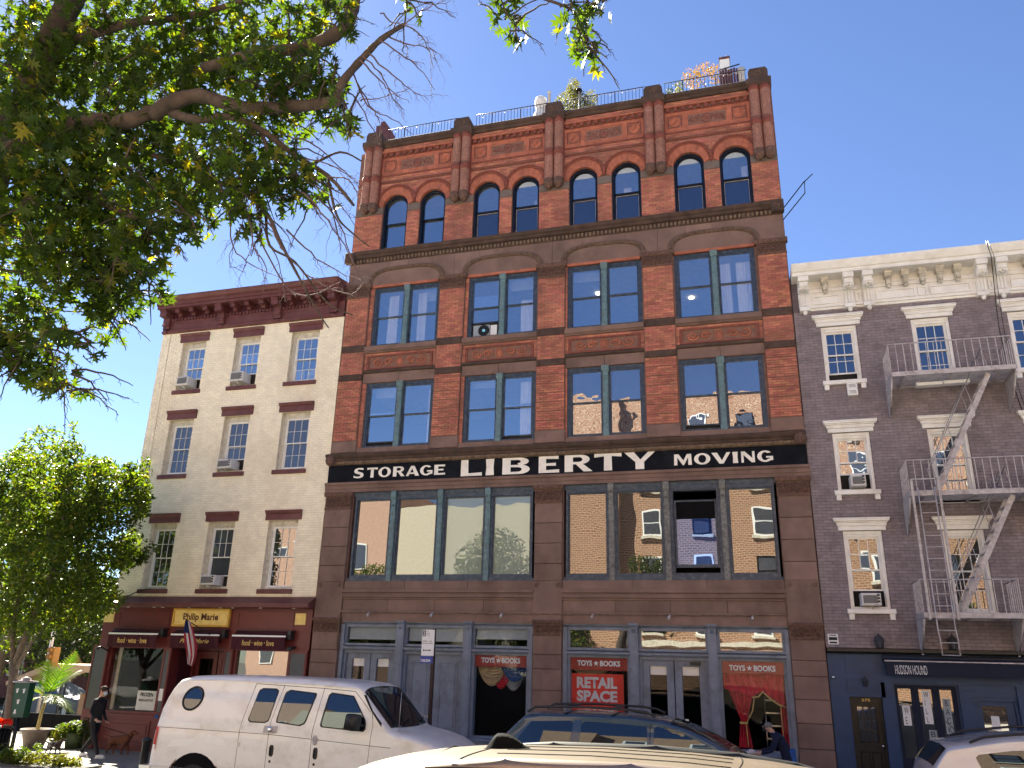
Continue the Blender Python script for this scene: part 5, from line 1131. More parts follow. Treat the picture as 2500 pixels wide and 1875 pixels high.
p = MB(); p.w(4.53, 5.0, 1.06, 1.98, -.175, -.17); p.build('pane', M['gl_flat'], do); p = MB(); p.w(4.68, 4.84, 1.50, 1.78, -.165, -.162); p.build('notice', M['paper'], do)
for z in (1.28, 1.36): p = MB(); p.ball((5.07, Y0+.125, z), .018, 8, 5); p.build('lock', M['chrome'], do)
k = MB(); k.ring(rect(5.5, 8.2, 0, 2.40), rect(5.6, 8.1, .7, 2.3), -.3, -.08); fo = k.build('display_window', M['navy'], G); p = MB(); p.w(5.6, 8.1, .7, 2.3, -.17, -.165); p.build('pane', M['gl_flat'], fo)
aw = thing('shop_awning', (5.4, Y0-.3, 2.8), 'retracted dark navy awning with white sliced lettering over the folding doors', 'awning')
k = MB(); k.tube([(2.62, Y0-.12, 2.92), (8.9, Y0-.12, 2.92)], .06, 10); k.build('roller', M['plast'], aw)
k = MB(); k.w(2.64, 8.9, 2.845, 2.87, .28, .33); k.build('front_bar', M['iron'], aw)
k = MB(); n = 60; k.q((2.66, Y0-.12, 2.95), (8.9, Y0-.12, 2.95), (8.9, Y0-.3, 2.87), (2.66, Y0-.3, 2.87)); k.grid([[(2.66+6.24*i/n, Y0-.31-.004*math.sin(i), 2.85) for i in range(n+1)], [(2.66+6.24*i/n, Y0-.31-.012*math.sin(i+.4), 2.55) for i in range(n+1)]]); k.build('valance', M['navyD'], aw, fix=False)
text_obj('lettering', 'HUDSON HOUND', 2.83, 3.47, 2.58, 2.77, Y0-.334, M['paper'], aw, .0)
k = MB(); k.q((2.82, Y0-.338, 2.680), (3.48, Y0-.338, 2.665), (3.48, Y0-.338, 2.673), (2.82, Y0-.338, 2.688)); k.build('lettering_cut', M['navyD'], aw)
def lantern(x, z, s, lab, nm='wall_lantern'):
    t = thing(nm, (x, Y0, z), lab, 'lantern')
    k = MB(); k.lathe(x, Y0-.18*s, [(.02*s, z), (.10*s, z+.03*s), (.12*s, z+.06*s)], 6); k.lathe(x, Y0-.18*s, [(.17*s, z+.30*s), (.12*s, z+.40*s), (.03*s, z+.47*s), (.015*s, z+.52*s), (0, z+.58*s)], 6)
    for q in range(6): a = q*PI/3; k.tube([(x+.11*s*math.cos(a), Y0-.18*s+.11*s*math.sin(a), z+.06*s), (x+.15*s*math.cos(a), Y0-.18*s+.15*s*math.sin(a), z+.30*s)], .012*s, 4)
    k.tube([(x, Y0, z+.1*s), (x, Y0-.10*s, z+.06*s)], .02*s, 5); k.build('lantern_frame', M['lamp'], t)
    k = MB(); k.lathe(x, Y0-.18*s, [(.095*s, z+.06*s), (.135*s, z+.30*s)], 6); k.build('pane', M['gl_small'], t)
lantern(2.60, 3.09, .68, 'weathered six sided lantern above the cornice at the left of the navy shop')
lantern(4.10, 3.09, .68, 'weathered six sided lantern above the navy shop, behind the end of the drop ladder')
lantern(2.22, 2.30, .42, 'small black lantern over the dark front door', 'door_lantern')
k = MB(); k.ball((1.56, Y0-.05, 2.48), (.045, .06, .04), 8, 6); tag(k.build('security_camera', M['chrome'], None), 'small silver dome camera at the left edge of the navy shop', 'camera')
pl = MB(); pl.w(1.53, 1.75, 3.19, 3.42, .008, .014); po_ = tag(pl.build('wall_notice', M['paper'], None), 'small white printed notice on the grey wall above the navy fascia', 'notice'); pl = MB(); pl.w(1.55, 1.73, 3.28, 3.35, .014, .016); pl.w(1.56, 1.72, 3.38, 3.40, .014, .016); pl.w(1.56, 1.72, 3.21, 3.25, .014, .016); pl.build('lettering', M['ink'], po_)
ac(2.38, 2.72, 6.80, 7.08, 'boxy white air conditioner in the middle left window of the grey house', prop=False)
ac(2.32, 2.74, 4.04, 4.32, 'tilted air conditioner in the lowest left window of the grey house')
vb = thing('vent_box', (2.7, Y0-.05, 9.1), 'small white louvred box hanging under the top left sill of the grey house', 'vent')
k = MB(); k.bw(2.56, 2.80, 9.12, 9.44, 0, .12, .01); k.build('casing', M['whiteC'], vb)
for i in (0, 1, 2, 5, 6, 7): k = MB(); k.w(2.60, 2.76, 9.17+.032*i, 9.18+.032*i, .12, .124); k.build('slot', M['plast'], vb)
# fire escape
fe = thing('fire_escape', (4.8, Y0, 3.7), 'grey painted iron fire escape with three balconies and a drop ladder on the grey house', 'fire escape')
def balcony(x0, x1, z, zr, hole=None):
    o = 1.0
    k = MB(); k.w(x0, x1, z-.02, z+.09, o-.03, o); k.box(x0, x0+.03, Y0-o+.03, Y0, z-.02, z+.09); k.box(x1-.03, x1, Y0-o+.03, Y0, z-.02, z+.09); k.w(x0+.03, x1-.03, z-.02, z+.07, 0.05, .08); k.build('floor_frame', M['iron'], fe)
    n = 11
    for i in range(n): oo = .12+(o-.2)*i/(n-1); k = MB(); k.w(x0+.03 if not hole else x0+.03, x1-.03, z+.02, z+.045, oo-.02, oo+.02); k.build('floor_slat', M['iron'], fe)
    for x in (x0+.3, (x0+x1)/2, x1-.3): k = MB(); k.box(x-.02, x+.02, Y0-o+.05, Y0, z-.03, z+.0); k.build('cross_bar', M['iron'], fe)
    k = MB(); k.tube([(x0, Y0, zr), (x0, Y0-o, zr), (x1, Y0-o, zr), (x1, Y0, zr)], .016, 5); k.build('top_rail', M['iron'], fe)
    m = int((x1-x0)/.155)
    for i in range(m+1): x = x0+(x1-x0)*i/m; k = MB(); k.box(x-.008, x+.008, Y0-o-.008, Y0-o+.008, z+.09, zr); k.build('baluster', M['iron'], fe)
    for x in (x0, x1):
        for i in range(1, 7): y = Y0-o+o*i/7; k = MB(); k.box(x-.008, x+.008, y-.008, y+.008, z+.09, zr); k.build('baluster', M['iron'], fe)
        k = MB(); k.q((x-.01, Y0-.01, z-.75), (x-.01, Y0-.14, z-.75), (x-.01, Y0-o+.1, z-.03), (x-.01, Y0-.01, z-.03)); k.q((x+.03, Y0-.01, z-.75), (x+.03, Y0-.14, z-.75), (x+.03, Y0-o+.1, z-.03), (x+.03, Y0-.01, z-.03)); k.box(x-.01, x+.03, Y0-.14, Y0-.01, z-.76, z-.74)
        k.tube([(x+.01, Y0-.12, z-.72), (x+.01, Y0-o+.1, z-.04)], .022, 5); k.build('support_bracket', M['iron'], fe)
balcony(3.46, 6.08, 9.26, 10.05); balcony(3.50, 6.15, 6.40, 7.20); balcony(3.45, 5.34, 3.76, 4.54)
def stair(xa, za, xb, zb, ya, rails=True):
    for y in (ya, ya-.5):
        k = MB(); d = Vector((xb-xa, 0, zb-za)).normalized(); nn = Vector((-d.z, 0, d.x))*.055; 
        p = [Vector((xa, y, za))+nn, Vector((xb, y, zb))+nn, Vector((xb, y, zb))-nn, Vector((xa, y, za))-nn]
        q2 = [v+Vector((0, .02, 0)) for v in p]; k.q(*p); k.q(*q2)
        for i in range(4): j = (i+1) % 4; k.q(p[i], p[j], q2[j], q2[i])
        k.build('stringer', M['iron'], fe)
        r1 = [Vector((xa, y, za+.15)), Vector((xa-.08, y, za+.62)), Vector((xb-.05, y, zb+.62)), Vector((xb, y, zb+.2))]
        k = MB(); k.tube([tuple(v) for v in r1], .012, 5)
        for t in (.3, .65): a = Vector((xa, y, za)).lerp(Vector((xb, y, zb)), t); k.tube([tuple(a), tuple(a+Vector((-.12, 0, .6)))], .008, 4)
        k.build('handrail', M['iron'], fe)
    n = 10
    for i in range(1, n): t = i/n; x = xa+(xb-xa)*t; z = za+(zb-za)*t; k = MB(); k.box(x-.07, x+.07, ya-.48, ya, z-.01, z+.01); k.build('tread', M['iron'], fe)
stair(5.55, 9.24, 4.12, 6.5, Y0-.30); stair(5.60, 6.38, 4.25, 3.88, Y0-.30)
for x in (3.66, 4.00): k = MB(); k.tube([(x, Y0-1.06, 6.55), (x, Y0-1.06, 3.5), (x+.02, Y0-1.06, 3.3), (x+.02, Y0-1.06, 2.98)], .014, 5); k.build('ladder_rail', M['iron'], fe)
for i in range(15): z = 2.98+i*.25; k = MB(); k.tube([(3.67, Y0-1.06, z), (4.01, Y0-1.06, z)], .010, 5); k.build('rung', M['iron'], fe)
for x in (3.55, 4.10): k = MB(); k.box(x-.025, x+.025, Y0-1.05, Y0-1.0, 3.70, 6.75); k.build('ladder_guide', M['iron'], fe)
k = MB(); k.tube([(3.55, Y0-1.02, 6.75), (4.10, Y0-1.02, 6.75)], .018, 5); k.build('guide_bar', M['iron'], fe)
# slim planter box seen under the top balcony and two loose cables
k = MB(); k.box(4.05, 4.62, Y0-.55, Y0-.35, 9.12, 9.2); k.box(4.64, 5.2, Y0-.55, Y0-.35, 9.13, 9.21); tag(k.build('light_batten', M['whiteC'], None), 'white batten fixed under the top fire escape balcony', 'batten')
cb = thing('roof_cable', (6.3, Y0-.5, 12.6), 'two thin black cables hanging from the grey roof down to the third window', 'cable')
k = MB(); k.tube([(6.05, Y0-.66, 12.72), (6.10, Y0-.66, 12.3), (6.12, Y0-.3, 11.2), (6.16, Y0-.05, 10.6), (6.2, Y0-.03, 9.5), (6.5, Y0-.03, 7.0)], .010, 4); k.build('wire', M['black'], cb); k = MB(); k.tube([(6.09, Y0-.66, 12.72), (6.16, Y0-.66, 12.3), (6.20, Y0-.3, 11.2), (6.26, Y0-.05, 10.6), (6.3, Y0-.03, 9.5), (6.55, Y0-.03, 7.0)], .007, 4); k.build('wire', M['black'], cb)

# ================================================================== ground
g = MB(); g.q((-400, -400, -.45), (400, -400, -.45), (400, 600, -.45), (-400, 600, -.45)); tag(g.build('ground', M['ground'], fix=False), kind='structure')
KY = 16.35
def rz(y): return -.13 + (KY-y)/KY*.36
g = MB(); g.q((-80, 0, rz(0)), (60, 0, rz(0)), (60, KY, -.13), (-80, KY, -.13)); tag(g.build('road', M['asph'], fix=False), kind='structure')
g = MB(); g.q((-35, KY, -.134), (-24.2, KY, -.134), (-24.2, 90, -.134), (-35, 90, -.134)); tag(g.build('side_road', M['asph'], fix=False), kind='structure')
g = MB(); g.box(-24, 30, KY+.16, 60, -.4, -.03); sw = tag(g.build('sidewalk', M['walk']), kind='structure')
sm = {}
for i in range(24):
    for j in range(3):
        w, d = 1.42, 1.40; x = -23.9+i*1.435+.71; y = KY+.19+j*1.415+.7
        if (w, d) not in sm: q = MB(); q.box(-w/2, w/2, -d/2, d/2, -.03, 0); sm[(w, d)] = q.mesh('paving_slab', M['walk'])
        link('paving_slab', sm[(w, d)], sw, (x, y, random.uniform(-.003, .001)))
for i in range(3):
    for j in range(3): link('paving_slab', sm[(1.42, 1.40)], sw, (-23.9+i*1.435+.71, 21.45+j*1.415, -.001))
kb = MB(); kb.box(-24, 30, KY-.0, KY+.15, -.4, -.005); tag(kb.build('kerb', M['kerb']), kind='structure')
g = MB(); g.box(-60, 40, -10.4, 0, -.3, .34); tag(g.build('near_sidewalk', surf('bounce_concrete', (.48, .45, .41), .9, var=.1, scale=2, bump=.2)), kind='structure')  # concrete colour made paler to bounce more light onto the facades

# ================================================================== vehicles
def interp(S, x, k):
    if x <= S[0][0]: return S[0][k]
    for a, b in zip(S, S[1:]):
        if x <= b[0]: t = (x-a[0])/(b[0]-a[0]); return a[k]+(b[k]-a[k])*t
    return S[-1][k]
class Car:
    """body lofted from stations (x, roof height, half width, underside)"""
    def __init__(s, name, loc, lab, cat, S, yc, belt, tum, rc, npow=3.2, z0=.30):
        s.t = thing(name, loc, lab, cat); s.S = S; s.yc = yc; s.belt = belt; s.tum = tum; s.rc = rc; s.np = npow; s.z0 = z0
    def half(s, x, z):
        w = interp(s.S, x, 2); zt = interp(s.S, x, 1)
        y = w*(1-s.tum*max(0, z-s.belt)**1.25) if z > s.belt else w*(1-.03*max(0, (s.belt-.55-z))**1.0)
        return y
    def section(s, x):
        zt = interp(s.S, x, 1); rc = min(s.rc, (zt-s.z0)*.4); zs = zt-rc; P = []
        for i in range(13): z = s.z0+(zs-s.z0)*i/12; P.append((s.half(x, z), z))
        ys = P[-1][0]
        for i in range(1, 15):
            t = PI/2*i/14; P.append((ys*math.cos(t)**(2/s.np), zs+rc*math.sin(t)**(2/s.np)))
        return P
    def body(s, mat, nst=70):
        xs = []; x0, x1 = s.S[0][0], s.S[-1][0]
        for i in range(nst+1): xs.append(x0+(x1-x0)*i/nst)
        rows = []
        for x in xs:
            P = s.section(x); rows.append([(x, s.yc-y, z) for y, z in P]+[(x, s.yc+y, z) for y, z in reversed(P[:-1])])
        k = MB(); k.grid(rows); k.smooth = False
        k.smooth = True; k.q(*rows[0]); k.q(*reversed(rows[-1]))
        k.smooth = False
        return k.build('body', mat, s.t)
    def yside(s, x, z):
        zt = interp(s.S, x, 1); rc = min(s.rc, (zt-s.z0)*.4); zs = zt-rc; y = s.half(x, min(z, zs))
        if z > zs: q = min(.999, (z-zs)/rc); t = math.asin(q**(s.np/2)); y *= math.cos(t)**(2/s.np)
        return y
    def side(s, mb, pts, off=.006, n=10, sgn=-1):
        """panel on the flank: outline in (x, z), wrapped to the surface"""
        zs = [p[1] for p in pts]; a, b = min(zs), max(zs); rows = []
        for i in range(n+1):
            z = a+(b-a)*(i/n*.998+.001); xs = []
            for p, q in zip(pts, pts[1:]+pts[:1]):
                if (p[1]-z)*(q[1]-z) < 0: xs.append(p[0]+(q[0]-p[0])*(z-p[1])/(q[1]-p[1]))
            if len(xs) < 2: continue
            l, r = min(xs), max(xs); rows.append([(l+(r-l)*j/8, s.yc+sgn*(s.yside(l+(r-l)*j/8, z)+off), z) for j in range(9)])
        mb.grid(rows); return mb
    def line(s, mb, pts, r=.006, off=.002, sgn=-1):
        P = []
        for p, q in zip(pts, pts[1:]):
            n = max(2, int(math.hypot(q[0]-p[0], q[1]-p[1])/.08))
            for i in range(n): x = p[0]+(q[0]-p[0])*i/n; z = p[1]+(q[1]-p[1])*i/n; P.append((x, s.yc+sgn*(s.yside(x, z)+off), z))
        x, z = pts[-1]; P.append((x, s.yc+sgn*(s.yside(x, z)+off), z)); mb.tube(P, r, 4); return mb
    def topz(s, x, y):
        P = s.section(x); y = abs(y)
        for a, b in zip(P, P[1:]):
            if a[0] >= y >= b[0] and a[1] >= s.z0+.2 and a[0] != b[0] and a[1] > interp(s.S, x, 1)-s.rc-.05: return a[1]+(b[1]-a[1])*(a[0]-y)/(a[0]-b[0])
        return P[-1][1]
    def top(s, mb, fx0, fx1, y0, y1, off=.006, n=10, m_=14):
        """panel on the roof or windscreen between x = fx0(y) and fx1(y)"""
        rows = []
        for i in range(m_+1):
            y = y0+(y1-y0)*i/m_; a, b = fx0(y), fx1(y); rows.append([(a+(b-a)*j/n, s.yc+y, s.topz(a+(b-a)*j/n, y)+off) for j in range(n+1)])
        mb.grid(rows); return mb
    def wheel(s, x, r, zc, side=-1, arch=1.26):
        y = s.yc+side*(interp(s.S, x, 2)-.02)
        k = MB()
        def disc(rr, y0, y1, mb):
            n = 28; A = [(x+rr*math.cos(2*PI*i/n), zc+rr*math.sin(2*PI*i/n)) for i in range(n)]
            mb.q(*[(p[0], y0, p[1]) for p in A])
            for i in range(n): j = (i+1) % n; mb.q((A[i][0], y0, A[i][1]), (A[j][0], y0, A[j][1]), (A[j][0], y1, A[j][1]), (A[i][0], y1, A[i][1]))
        if arch: disc(r*arch, y+side*.026, y-side*.1, k); k.build('arch_shade_disc', M['blackm'], s.t); k = MB()  # black disc on the flank stands in for the shaded wheel well
        disc(r, y+side*.034, y-side*.2, k); w = k.build('wheel', M['rubber'], s.t)
        k = MB(); disc(r*.62, y+side*.040, y, k); k.build('rim', M['alu'], w)
def rrect(pts, r=.05, n=4):
    """rounded polygon"""
    out = []; k = len(pts)
    for i in range(k):
        p = Vector(pts[i]); a = Vector(pts[i-1]); b = Vector(pts[(i+1) % k]); u = (a-p).normalized(); v = (b-p).normalized(); d = min(r, (a-p).length*.45, (b-p).length*.45)
        s, e = p+u*d, p+v*d
        for j in range(n+1): t = j/n; out.append(tuple((1-t)**2*s+2*t*(1-t)*p+t*t*e))
    return out
# white cargo van
VS = [(-11.07, .95, .95, 0), (-11.05, 1.15, .97, 0), (-11.01, 1.36, .985, 0), (-10.97, 1.65, .99, 0), (-10.92, 1.85, .995, 0), (-10.84, 2.05, 1.0, 0), (-10.75, 2.16, 1.0, 0), (-10.57, 2.205, 1.0, 0), (-10.1, 2.23, 1., 0), (-8.9, 2.235, 1., 0), (-7.6, 2.215, 1., 0), (-7.05, 2.17, 1., 0), (-6.86, 2.10, 1., 0), (-6.68, 1.90, 1., 0), (-6.48, 1.68, 1., 0), (-6.27, 1.46, .99, 0), (-6.15, 1.42, .985, 0), (-5.8, 1.36, .97, 0), (-5.5, 1.28, .94, 0), (-5.28, 1.17, .90, 0), (-5.18, 1.0, .86, 0), (-5.16, .8, .84, 0)]
V = Car('cargo_van', (-8.1, 14.9, -.1), 'dirty white cargo van with a round porthole window parked in front of the restaurant', 'van', VS, 14.9, 1.28, .25, .17, 4.2, .28)
V.body(M['vanw'], 110)
k = MB()
for p in ([(-9.08, 2.10), (-9.20, 1.37), (-9.21, .3)], [(-8.48, 2.08), (-8.59, 1.47), (-8.60, .3)], [(-7.65, 2.06), (-7.72, 1.36), (-7.72, .3)], [(-6.63, 1.75), (-6.57, 1.5), (-6.60, .95), (-6.68, .3)], [(-9.08, 2.10), (-7.65, 2.06)], [(-7.65, 2.06), (-7.02, 2.03), (-6.65, 1.70)]): V.line(k, p, .005, -.001)
V.line(k, [(-11.0, 1.285), (-8.6, 1.26), (-6.2, 1.15)], .004, 0)
k.build('panel_gap', M['blackm'], V.t, kind='stuff')
k = MB(); V.line(k, [(-10.62, 2.125), (-9.5, 2.135), (-8.0, 2.12), (-6.98, 2.085), (-6.84, 2.02)], .014, .004); k.build('drip_rail', M['vanw'], V.t)
k = MB(); V.line(k, [(-11.0, .62), (-9, .62), (-6.3, .60)], .010, .0); k.build('rub_line', M['vanw'], V.t)
n = 30; cx, cz = -10.36, 1.80
k = MB(); k.tube([(cx+.205*math.cos(2*PI*i/n)+.02*math.sin(2*PI*i/n), V.yc-(V.yside(cx+.2*math.cos(2*PI*i/n), cz+.2*math.sin(2*PI*i/n))+.006), cz+.20*math.sin(2*PI*i/n)) for i in range(n)], .020, 6, closed=True); pw = k.build('porthole_window', M['rubber'], V.t)
k = MB(); V.side(k, [(cx+.19*math.cos(2*PI*i/n), cz+.19*math.sin(2*PI*i/n)) for i in range(n)], .008, 12); k.build('pane', M['gl_car'], pw, fix=False)
def vwin(pts, nm, r=.07):
    k = MB(); P = rrect(pts, r); V.side(k, P, .005, 16); w = k.build(nm, M['rubber'], V.t, fix=False)
    c = Vector((sum(p[0] for p in pts)/len(pts), sum(p[1] for p in pts)/len(pts))); Q = [tuple(c+(Vector(p)-c)*.93) for p in pts]
    k = MB(); V.side(k, rrect(Q, r), .010, 16); k.build('pane', M['gl_car'], w, fix=False); return w
vwin([(-9.08, 1.44), (-8.98, 2.03), (-8.56, 2.03), (-8.64, 1.44)], 'cargo_door_window')
vwin([(-8.50, 1.43), (-8.42, 2.02), (-7.76, 2.0), (-7.90, 1.42)], 'cargo_door_window', .09)
vwin([(-7.60, 1.42), (-7.53, 2.0), (-7.05, 1.98), (-6.71, 1.56), (-6.69, 1.38)], 'front_door_window', .05)
k = MB(); V.side(k, [(-11.015, .90), (-10.955, .90), (-10.93, 1.29), (-10.985, 1.29)], .02, 4); tl = k.build('tail_light', M['tail'], V.t, fix=False)
k = MB(); V.side(k, [(-11.02, .88), (-10.965, .88), (-10.955, .98), (-11.01, .98)], .024, 2); k.build('reversing_lens', M['whiteC'], tl, fix=False)
for x in (-8.50, -7.62):
    k = MB(); V.side(k, rrect([(x-.04, .90), (x+.05, .90), (x+.05, 1.09), (x-.04, 1.09)], .02), .006, 5); hd = k.build('door_handle', M['plast'], V.t, fix=False); k = MB(); V.line(k, [(x-.02, 1.06), (x-.02, .93)], .014, .02); k.build('grip', M['plast'], hd)
    k = MB(); V.side(k, [(x-.025, .80), (x+.015, .80), (x+.015, .84), (x-.025, .84)], .007, 2); k.build('lock', M['blackm'], V.t, fix=False)
k = MB(); V.side(k, [(-8.71, 1.28), (-8.43, 1.28), (-8.42, 1.40), (-8.70, 1.40)], .012, 3); hs = k.build('hasp_plate', M['iron'], V.t, fix=False); k = MB(); k.ball((-8.57, V.yc-1.02, 1.345), (.05, .03, .05), 10, 6); k.build('puck_lock', M['chrome'], hs)
k = MB(); V.side(k, [(-7.72, 1.20), (-7.60, 1.20), (-7.60, 1.25), (-7.72, 1.25)], .02, 2); hs = k.build('hasp_plate', M['iron'], V.t, fix=False); k = MB(); k.ball((-7.64, V.yc-1.03, 1.17), (.04, .025, .04), 8, 5); k.tube([(-7.67, V.yc-1.03, 1.19), (-7.66, V.yc-1.03, 1.28), (-7.62, V.yc-1.03, 1.28), (-7.61, V.yc-1.03, 1.19)], .009, 5); k.build('padlock', M['iron'], hs)
for z in (1.34, 1.06): k = MB(); V.side(k, [(-9.20, z-.03), (-9.15, z-.03), (-9.15, z+.04), (-9.20, z+.04)], .012, 2); k.build('hinge', M['alu'], V.t, fix=False)
for p in ([(-10.85, 1.30), (-10.05, 1.29), (-10.07, 1.40), (-10.83, 1.41)], [(-9.9, 1.05), (-9.45, 1.02), (-9.5, 1.14), (-9.85, 1.2)], [(-10.7, .95), (-10.2, 1.0), (-10.1, 1.12), (-10.6, 1.1)]): k = MB(); V.side(k, p, .0025, 4); k.build('paint_patch', M['vanpatch'], V.t, fix=False)
mr_ = MB(); mr_.smooth = True
P = [(-7.02, 1.42), (-6.80, 1.40), (-6.77, 1.66), (-6.98, 1.68)]; A = rrect(P, .04); y1, y2 = V.yc-1.06, V.yc-1.20
mr_.q(*[(p[0], y2, p[1]) for p in A]); 
for i in range(len(A)): j = (i+1) % len(A); mr_.q((A[i][0], y2, A[i][1]), (A[j][0], y2, A[j][1]), (A[j][0]+.03, y1, A[j][1]), (A[i][0]+.03, y1, A[i][1]))
mr_.tube([(-6.84, y1, 1.50), (-6.74, V.yc-.96, 1.48)], .03, 6); mr_.build('wing_mirror', M['plast'], V.t)
def fx0(y): return -6.90+.16*(abs(y)/.9)**2*0
k = MB(); V.top(k, lambda y: -6.84-.05*(1-abs(y)/.9), lambda y: -6.30+.10*(1-(y/.9)**2), -.83, .83, .006, 14, 18); ws = k.build('windscreen', M['gl_car'], V.t, fix=False)
k = MB(); V.side(k, [(-6.80, 1.98), (-6.60, 1.72), (-6.36, 1.49), (-6.40, 1.47), (-6.66, 1.74), (-6.84, 1.98)], .004, 8); k.build('screen_seal', M['rubber'], V.t, fix=False)
for y in (-.45, .3): k = MB(); k.tube([(-6.24, V.yc+y, V.topz(-6.24, y)+.02), (-6.34, V.yc+y+.5, V.topz(-6.34, y)+.02)], .012, 4); k.build('wiper', M['blackm'], V.t)
k = MB(); k.tube([(-6.14, V.yc-.82, 1.40), (-6.12, V.yc-.84, 2.05)], .006, 4); k.tube([(-6.14, V.yc-.82, 1.38), (-6.14, V.yc-.82, 1.44)], .02, 6); k.build('aerial', M['alu'], V.t)
k = MB(); k.q((-6.62, V.yc+.15, 2.0-.18), (-6.5, V.yc+.15, 1.86-.18), (-6.5, V.yc+.3, 1.86-.18), (-6.62, V.yc+.3, 2.0-.18)); k.build('rear_mirror', M['blackm'], V.t, fix=False)
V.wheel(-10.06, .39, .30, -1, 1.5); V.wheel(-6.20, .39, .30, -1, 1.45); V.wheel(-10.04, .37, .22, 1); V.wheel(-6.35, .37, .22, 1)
k = MB(); k.box(-11.25, -11.02, V.yc-1.0, V.yc+1.0, .42, .62); k.build('rear_bumper', M['chrome'], V.t)
k = MB(); V.line(k, [(-10.06-.60*math.cos(R(q)), .30+.60*math.sin(R(q))) for q in (10, 20, 30, 40, 48)], .010, .004); V.line(k, [(-10.06+.60*math.cos(R(q)), .30+.60*math.sin(R(q))) for q in (15, 25, 40)], .010, .004); k.build('rust', surf('rust', (.16, .06, .03), .95, var=.5, scale=20), V.t)
# steel blue estate car ahead of the van
SS = [(-4.34, .9, .84, 0), (-4.30, 1.2, .88, 0), (-4.18, 1.50, .90, 0), (-4.02, 1.66, .90, 0), (-3.86, 1.80, .90, 0), (-3.6, 1.835, .91, 0), (-2.9, 1.85, .91, 0), (-2.1, 1.845, .91, 0), (-1.6, 1.80, .91, 0), (-1.2, 1.70, .91, 0), (-.8, 1.53, .91, 0), (-.45, 1.34, .91, 0), (-.2, 1.18, .90, 0), (.4, 1.10, .88, 0), (.7, .9, .84, 0)]
S2 = Car('parked_estate_car', (-1.9, 14.8, -.1), 'steel blue estate car with black roof rails parked in front of the toy shop', 'car', SS, 14.8, 1.15, .42, .12, 3.6, .28)
S2.body(M['suvb'], 90)
def cwin(Cx, pts, nm='side_window', m_='gl_car', r=.05):
    k = MB(); Cx.side(k, rrect(pts, r), .006, 12); return k.build(nm, M[m_], Cx.t, fix=False)
cwin(S2, [(-4.03, 1.30), (-3.72, 1.70), (-3.02, 1.71), (-3.08, 1.30)]); cwin(S2, [(-2.93, 1.30), (-2.88, 1.71), (-1.82, 1.70), (-1.82, 1.28)]); cwin(S2, [(-1.72, 1.28), (-1.70, 1.69), (-1.42, 1.66), (-.72, 1.38), (-.66, 1.28)])
k = MB(); S2.side(k, [(-3.08, 1.2), (-2.93, 1.2), (-2.88, 1.73), (-3.02, 1.73)], .008, 6); k.build('door_pillar', M['suvb'], S2.t, fix=False)
k = MB(); S2.line(k, [(-2.86, 1.79), (-2.97, 1.5), (-3.0, 1.2)], .005, 0); S2.line(k, [(-1.77, 1.79), (-1.77, 1.2)], .005, 0); k.build('panel_gap', M['blackm'], S2.t, kind='stuff')
for sg in (-1, 1):
    y = S2.yc+sg*.70
    k = MB(); k.tube([(-3.82, y, 1.82), (-3.68, y, 1.90), (-2.9, y, 1.925), (-2.1, y, 1.91), (-1.82, y, 1.88), (-1.68, y, 1.82)], .022, 6); k.build('roof_rail', M['plast'], S2.t)
for x in (-3.2, -2.4): k = MB(); k.box(x-.03, x+.03, S2.yc-.7, S2.yc+.7, 1.90, 1.925); k.build('cross_bar', M['plast'], S2.t)
k = MB(); S2.top(k, lambda y: -1.45, lambda y: -.55, -.70, .70, .006); k.build('windscreen', M['gl_car'], S2.t, fix=False)
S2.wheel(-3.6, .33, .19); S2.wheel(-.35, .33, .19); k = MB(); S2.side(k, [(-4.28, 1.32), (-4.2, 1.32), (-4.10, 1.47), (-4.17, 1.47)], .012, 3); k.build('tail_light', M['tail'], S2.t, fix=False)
# sunlit champagne car in the near lane
NS = [(-3.15, 1.45, .80, 0), (-3.0, 1.68, .82, 0), (-2.86, 1.81, .83, 0), (-2.65, 1.89, .84, 0), (-2.4, 1.935, .85, 0), (-2.1, 1.968, .86, 0), (-1.7, 1.99, .86, 0), (-1.1, 2.005, .86, 0), (-.5, 1.998, .86, 0), (.0, 1.97, .86, 0), (.4, 1.925, .86, 0), (.75, 1.86, .86, 0), (1.1, 1.70, .86, 0), (1.7, 1.38, .86, 0), (2.4, 1.28, .84, 0), (2.7, 1.0, .80, 0)]
NC = Car('near_car', (-.6, 6.05, .25), 'sunlit champagne coloured car roof with shark fin aerial and roof rails nearest the camera', 'car', NS, 6.05, 1.25, .35, .10, 3.0, .45)
NC.body(M['beige'], 120)
def roofrow(x0, x1, y, n=12): return [(x0+(x1-x0)*i/n, NC.yc+y, NC.topz(x0+(x1-x0)*i/n, y)+.004) for i in range(n+1)]
for y in (-.36, -.12, .12, .36): k = MB(); k.tube(roofrow(-1.75, -.22, y), [.0028]*13, 4); k.build('roof_rib', M['blackm'], NC.t)
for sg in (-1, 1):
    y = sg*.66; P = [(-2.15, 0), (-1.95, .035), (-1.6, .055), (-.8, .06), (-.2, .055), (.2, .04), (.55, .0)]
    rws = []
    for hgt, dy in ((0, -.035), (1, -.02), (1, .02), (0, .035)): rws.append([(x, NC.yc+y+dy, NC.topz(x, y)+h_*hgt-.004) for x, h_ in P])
    k = MB(); k.grid(rws); k.build('roof_rail', surf('tan_reflection_rail', (.30, .24, .21), .35, metal=.8, var=.05, bump=0) if sg < 0 else M['plast'], NC.t)  # near rail is chrome, its tan reflection put into the metal colour
for x0, sl_ in ((-1.9, 0), (-.16, 0)):
    k = MB(); k.tube([(x0-.05*abs(y/.6)**2, NC.yc+y, NC.topz(x0, y)+.001) for y in [(-.62+1.24*i/14) for i in range(15)]], .005, 4); k.build('panel_gap', M['blackm'], NC.t)
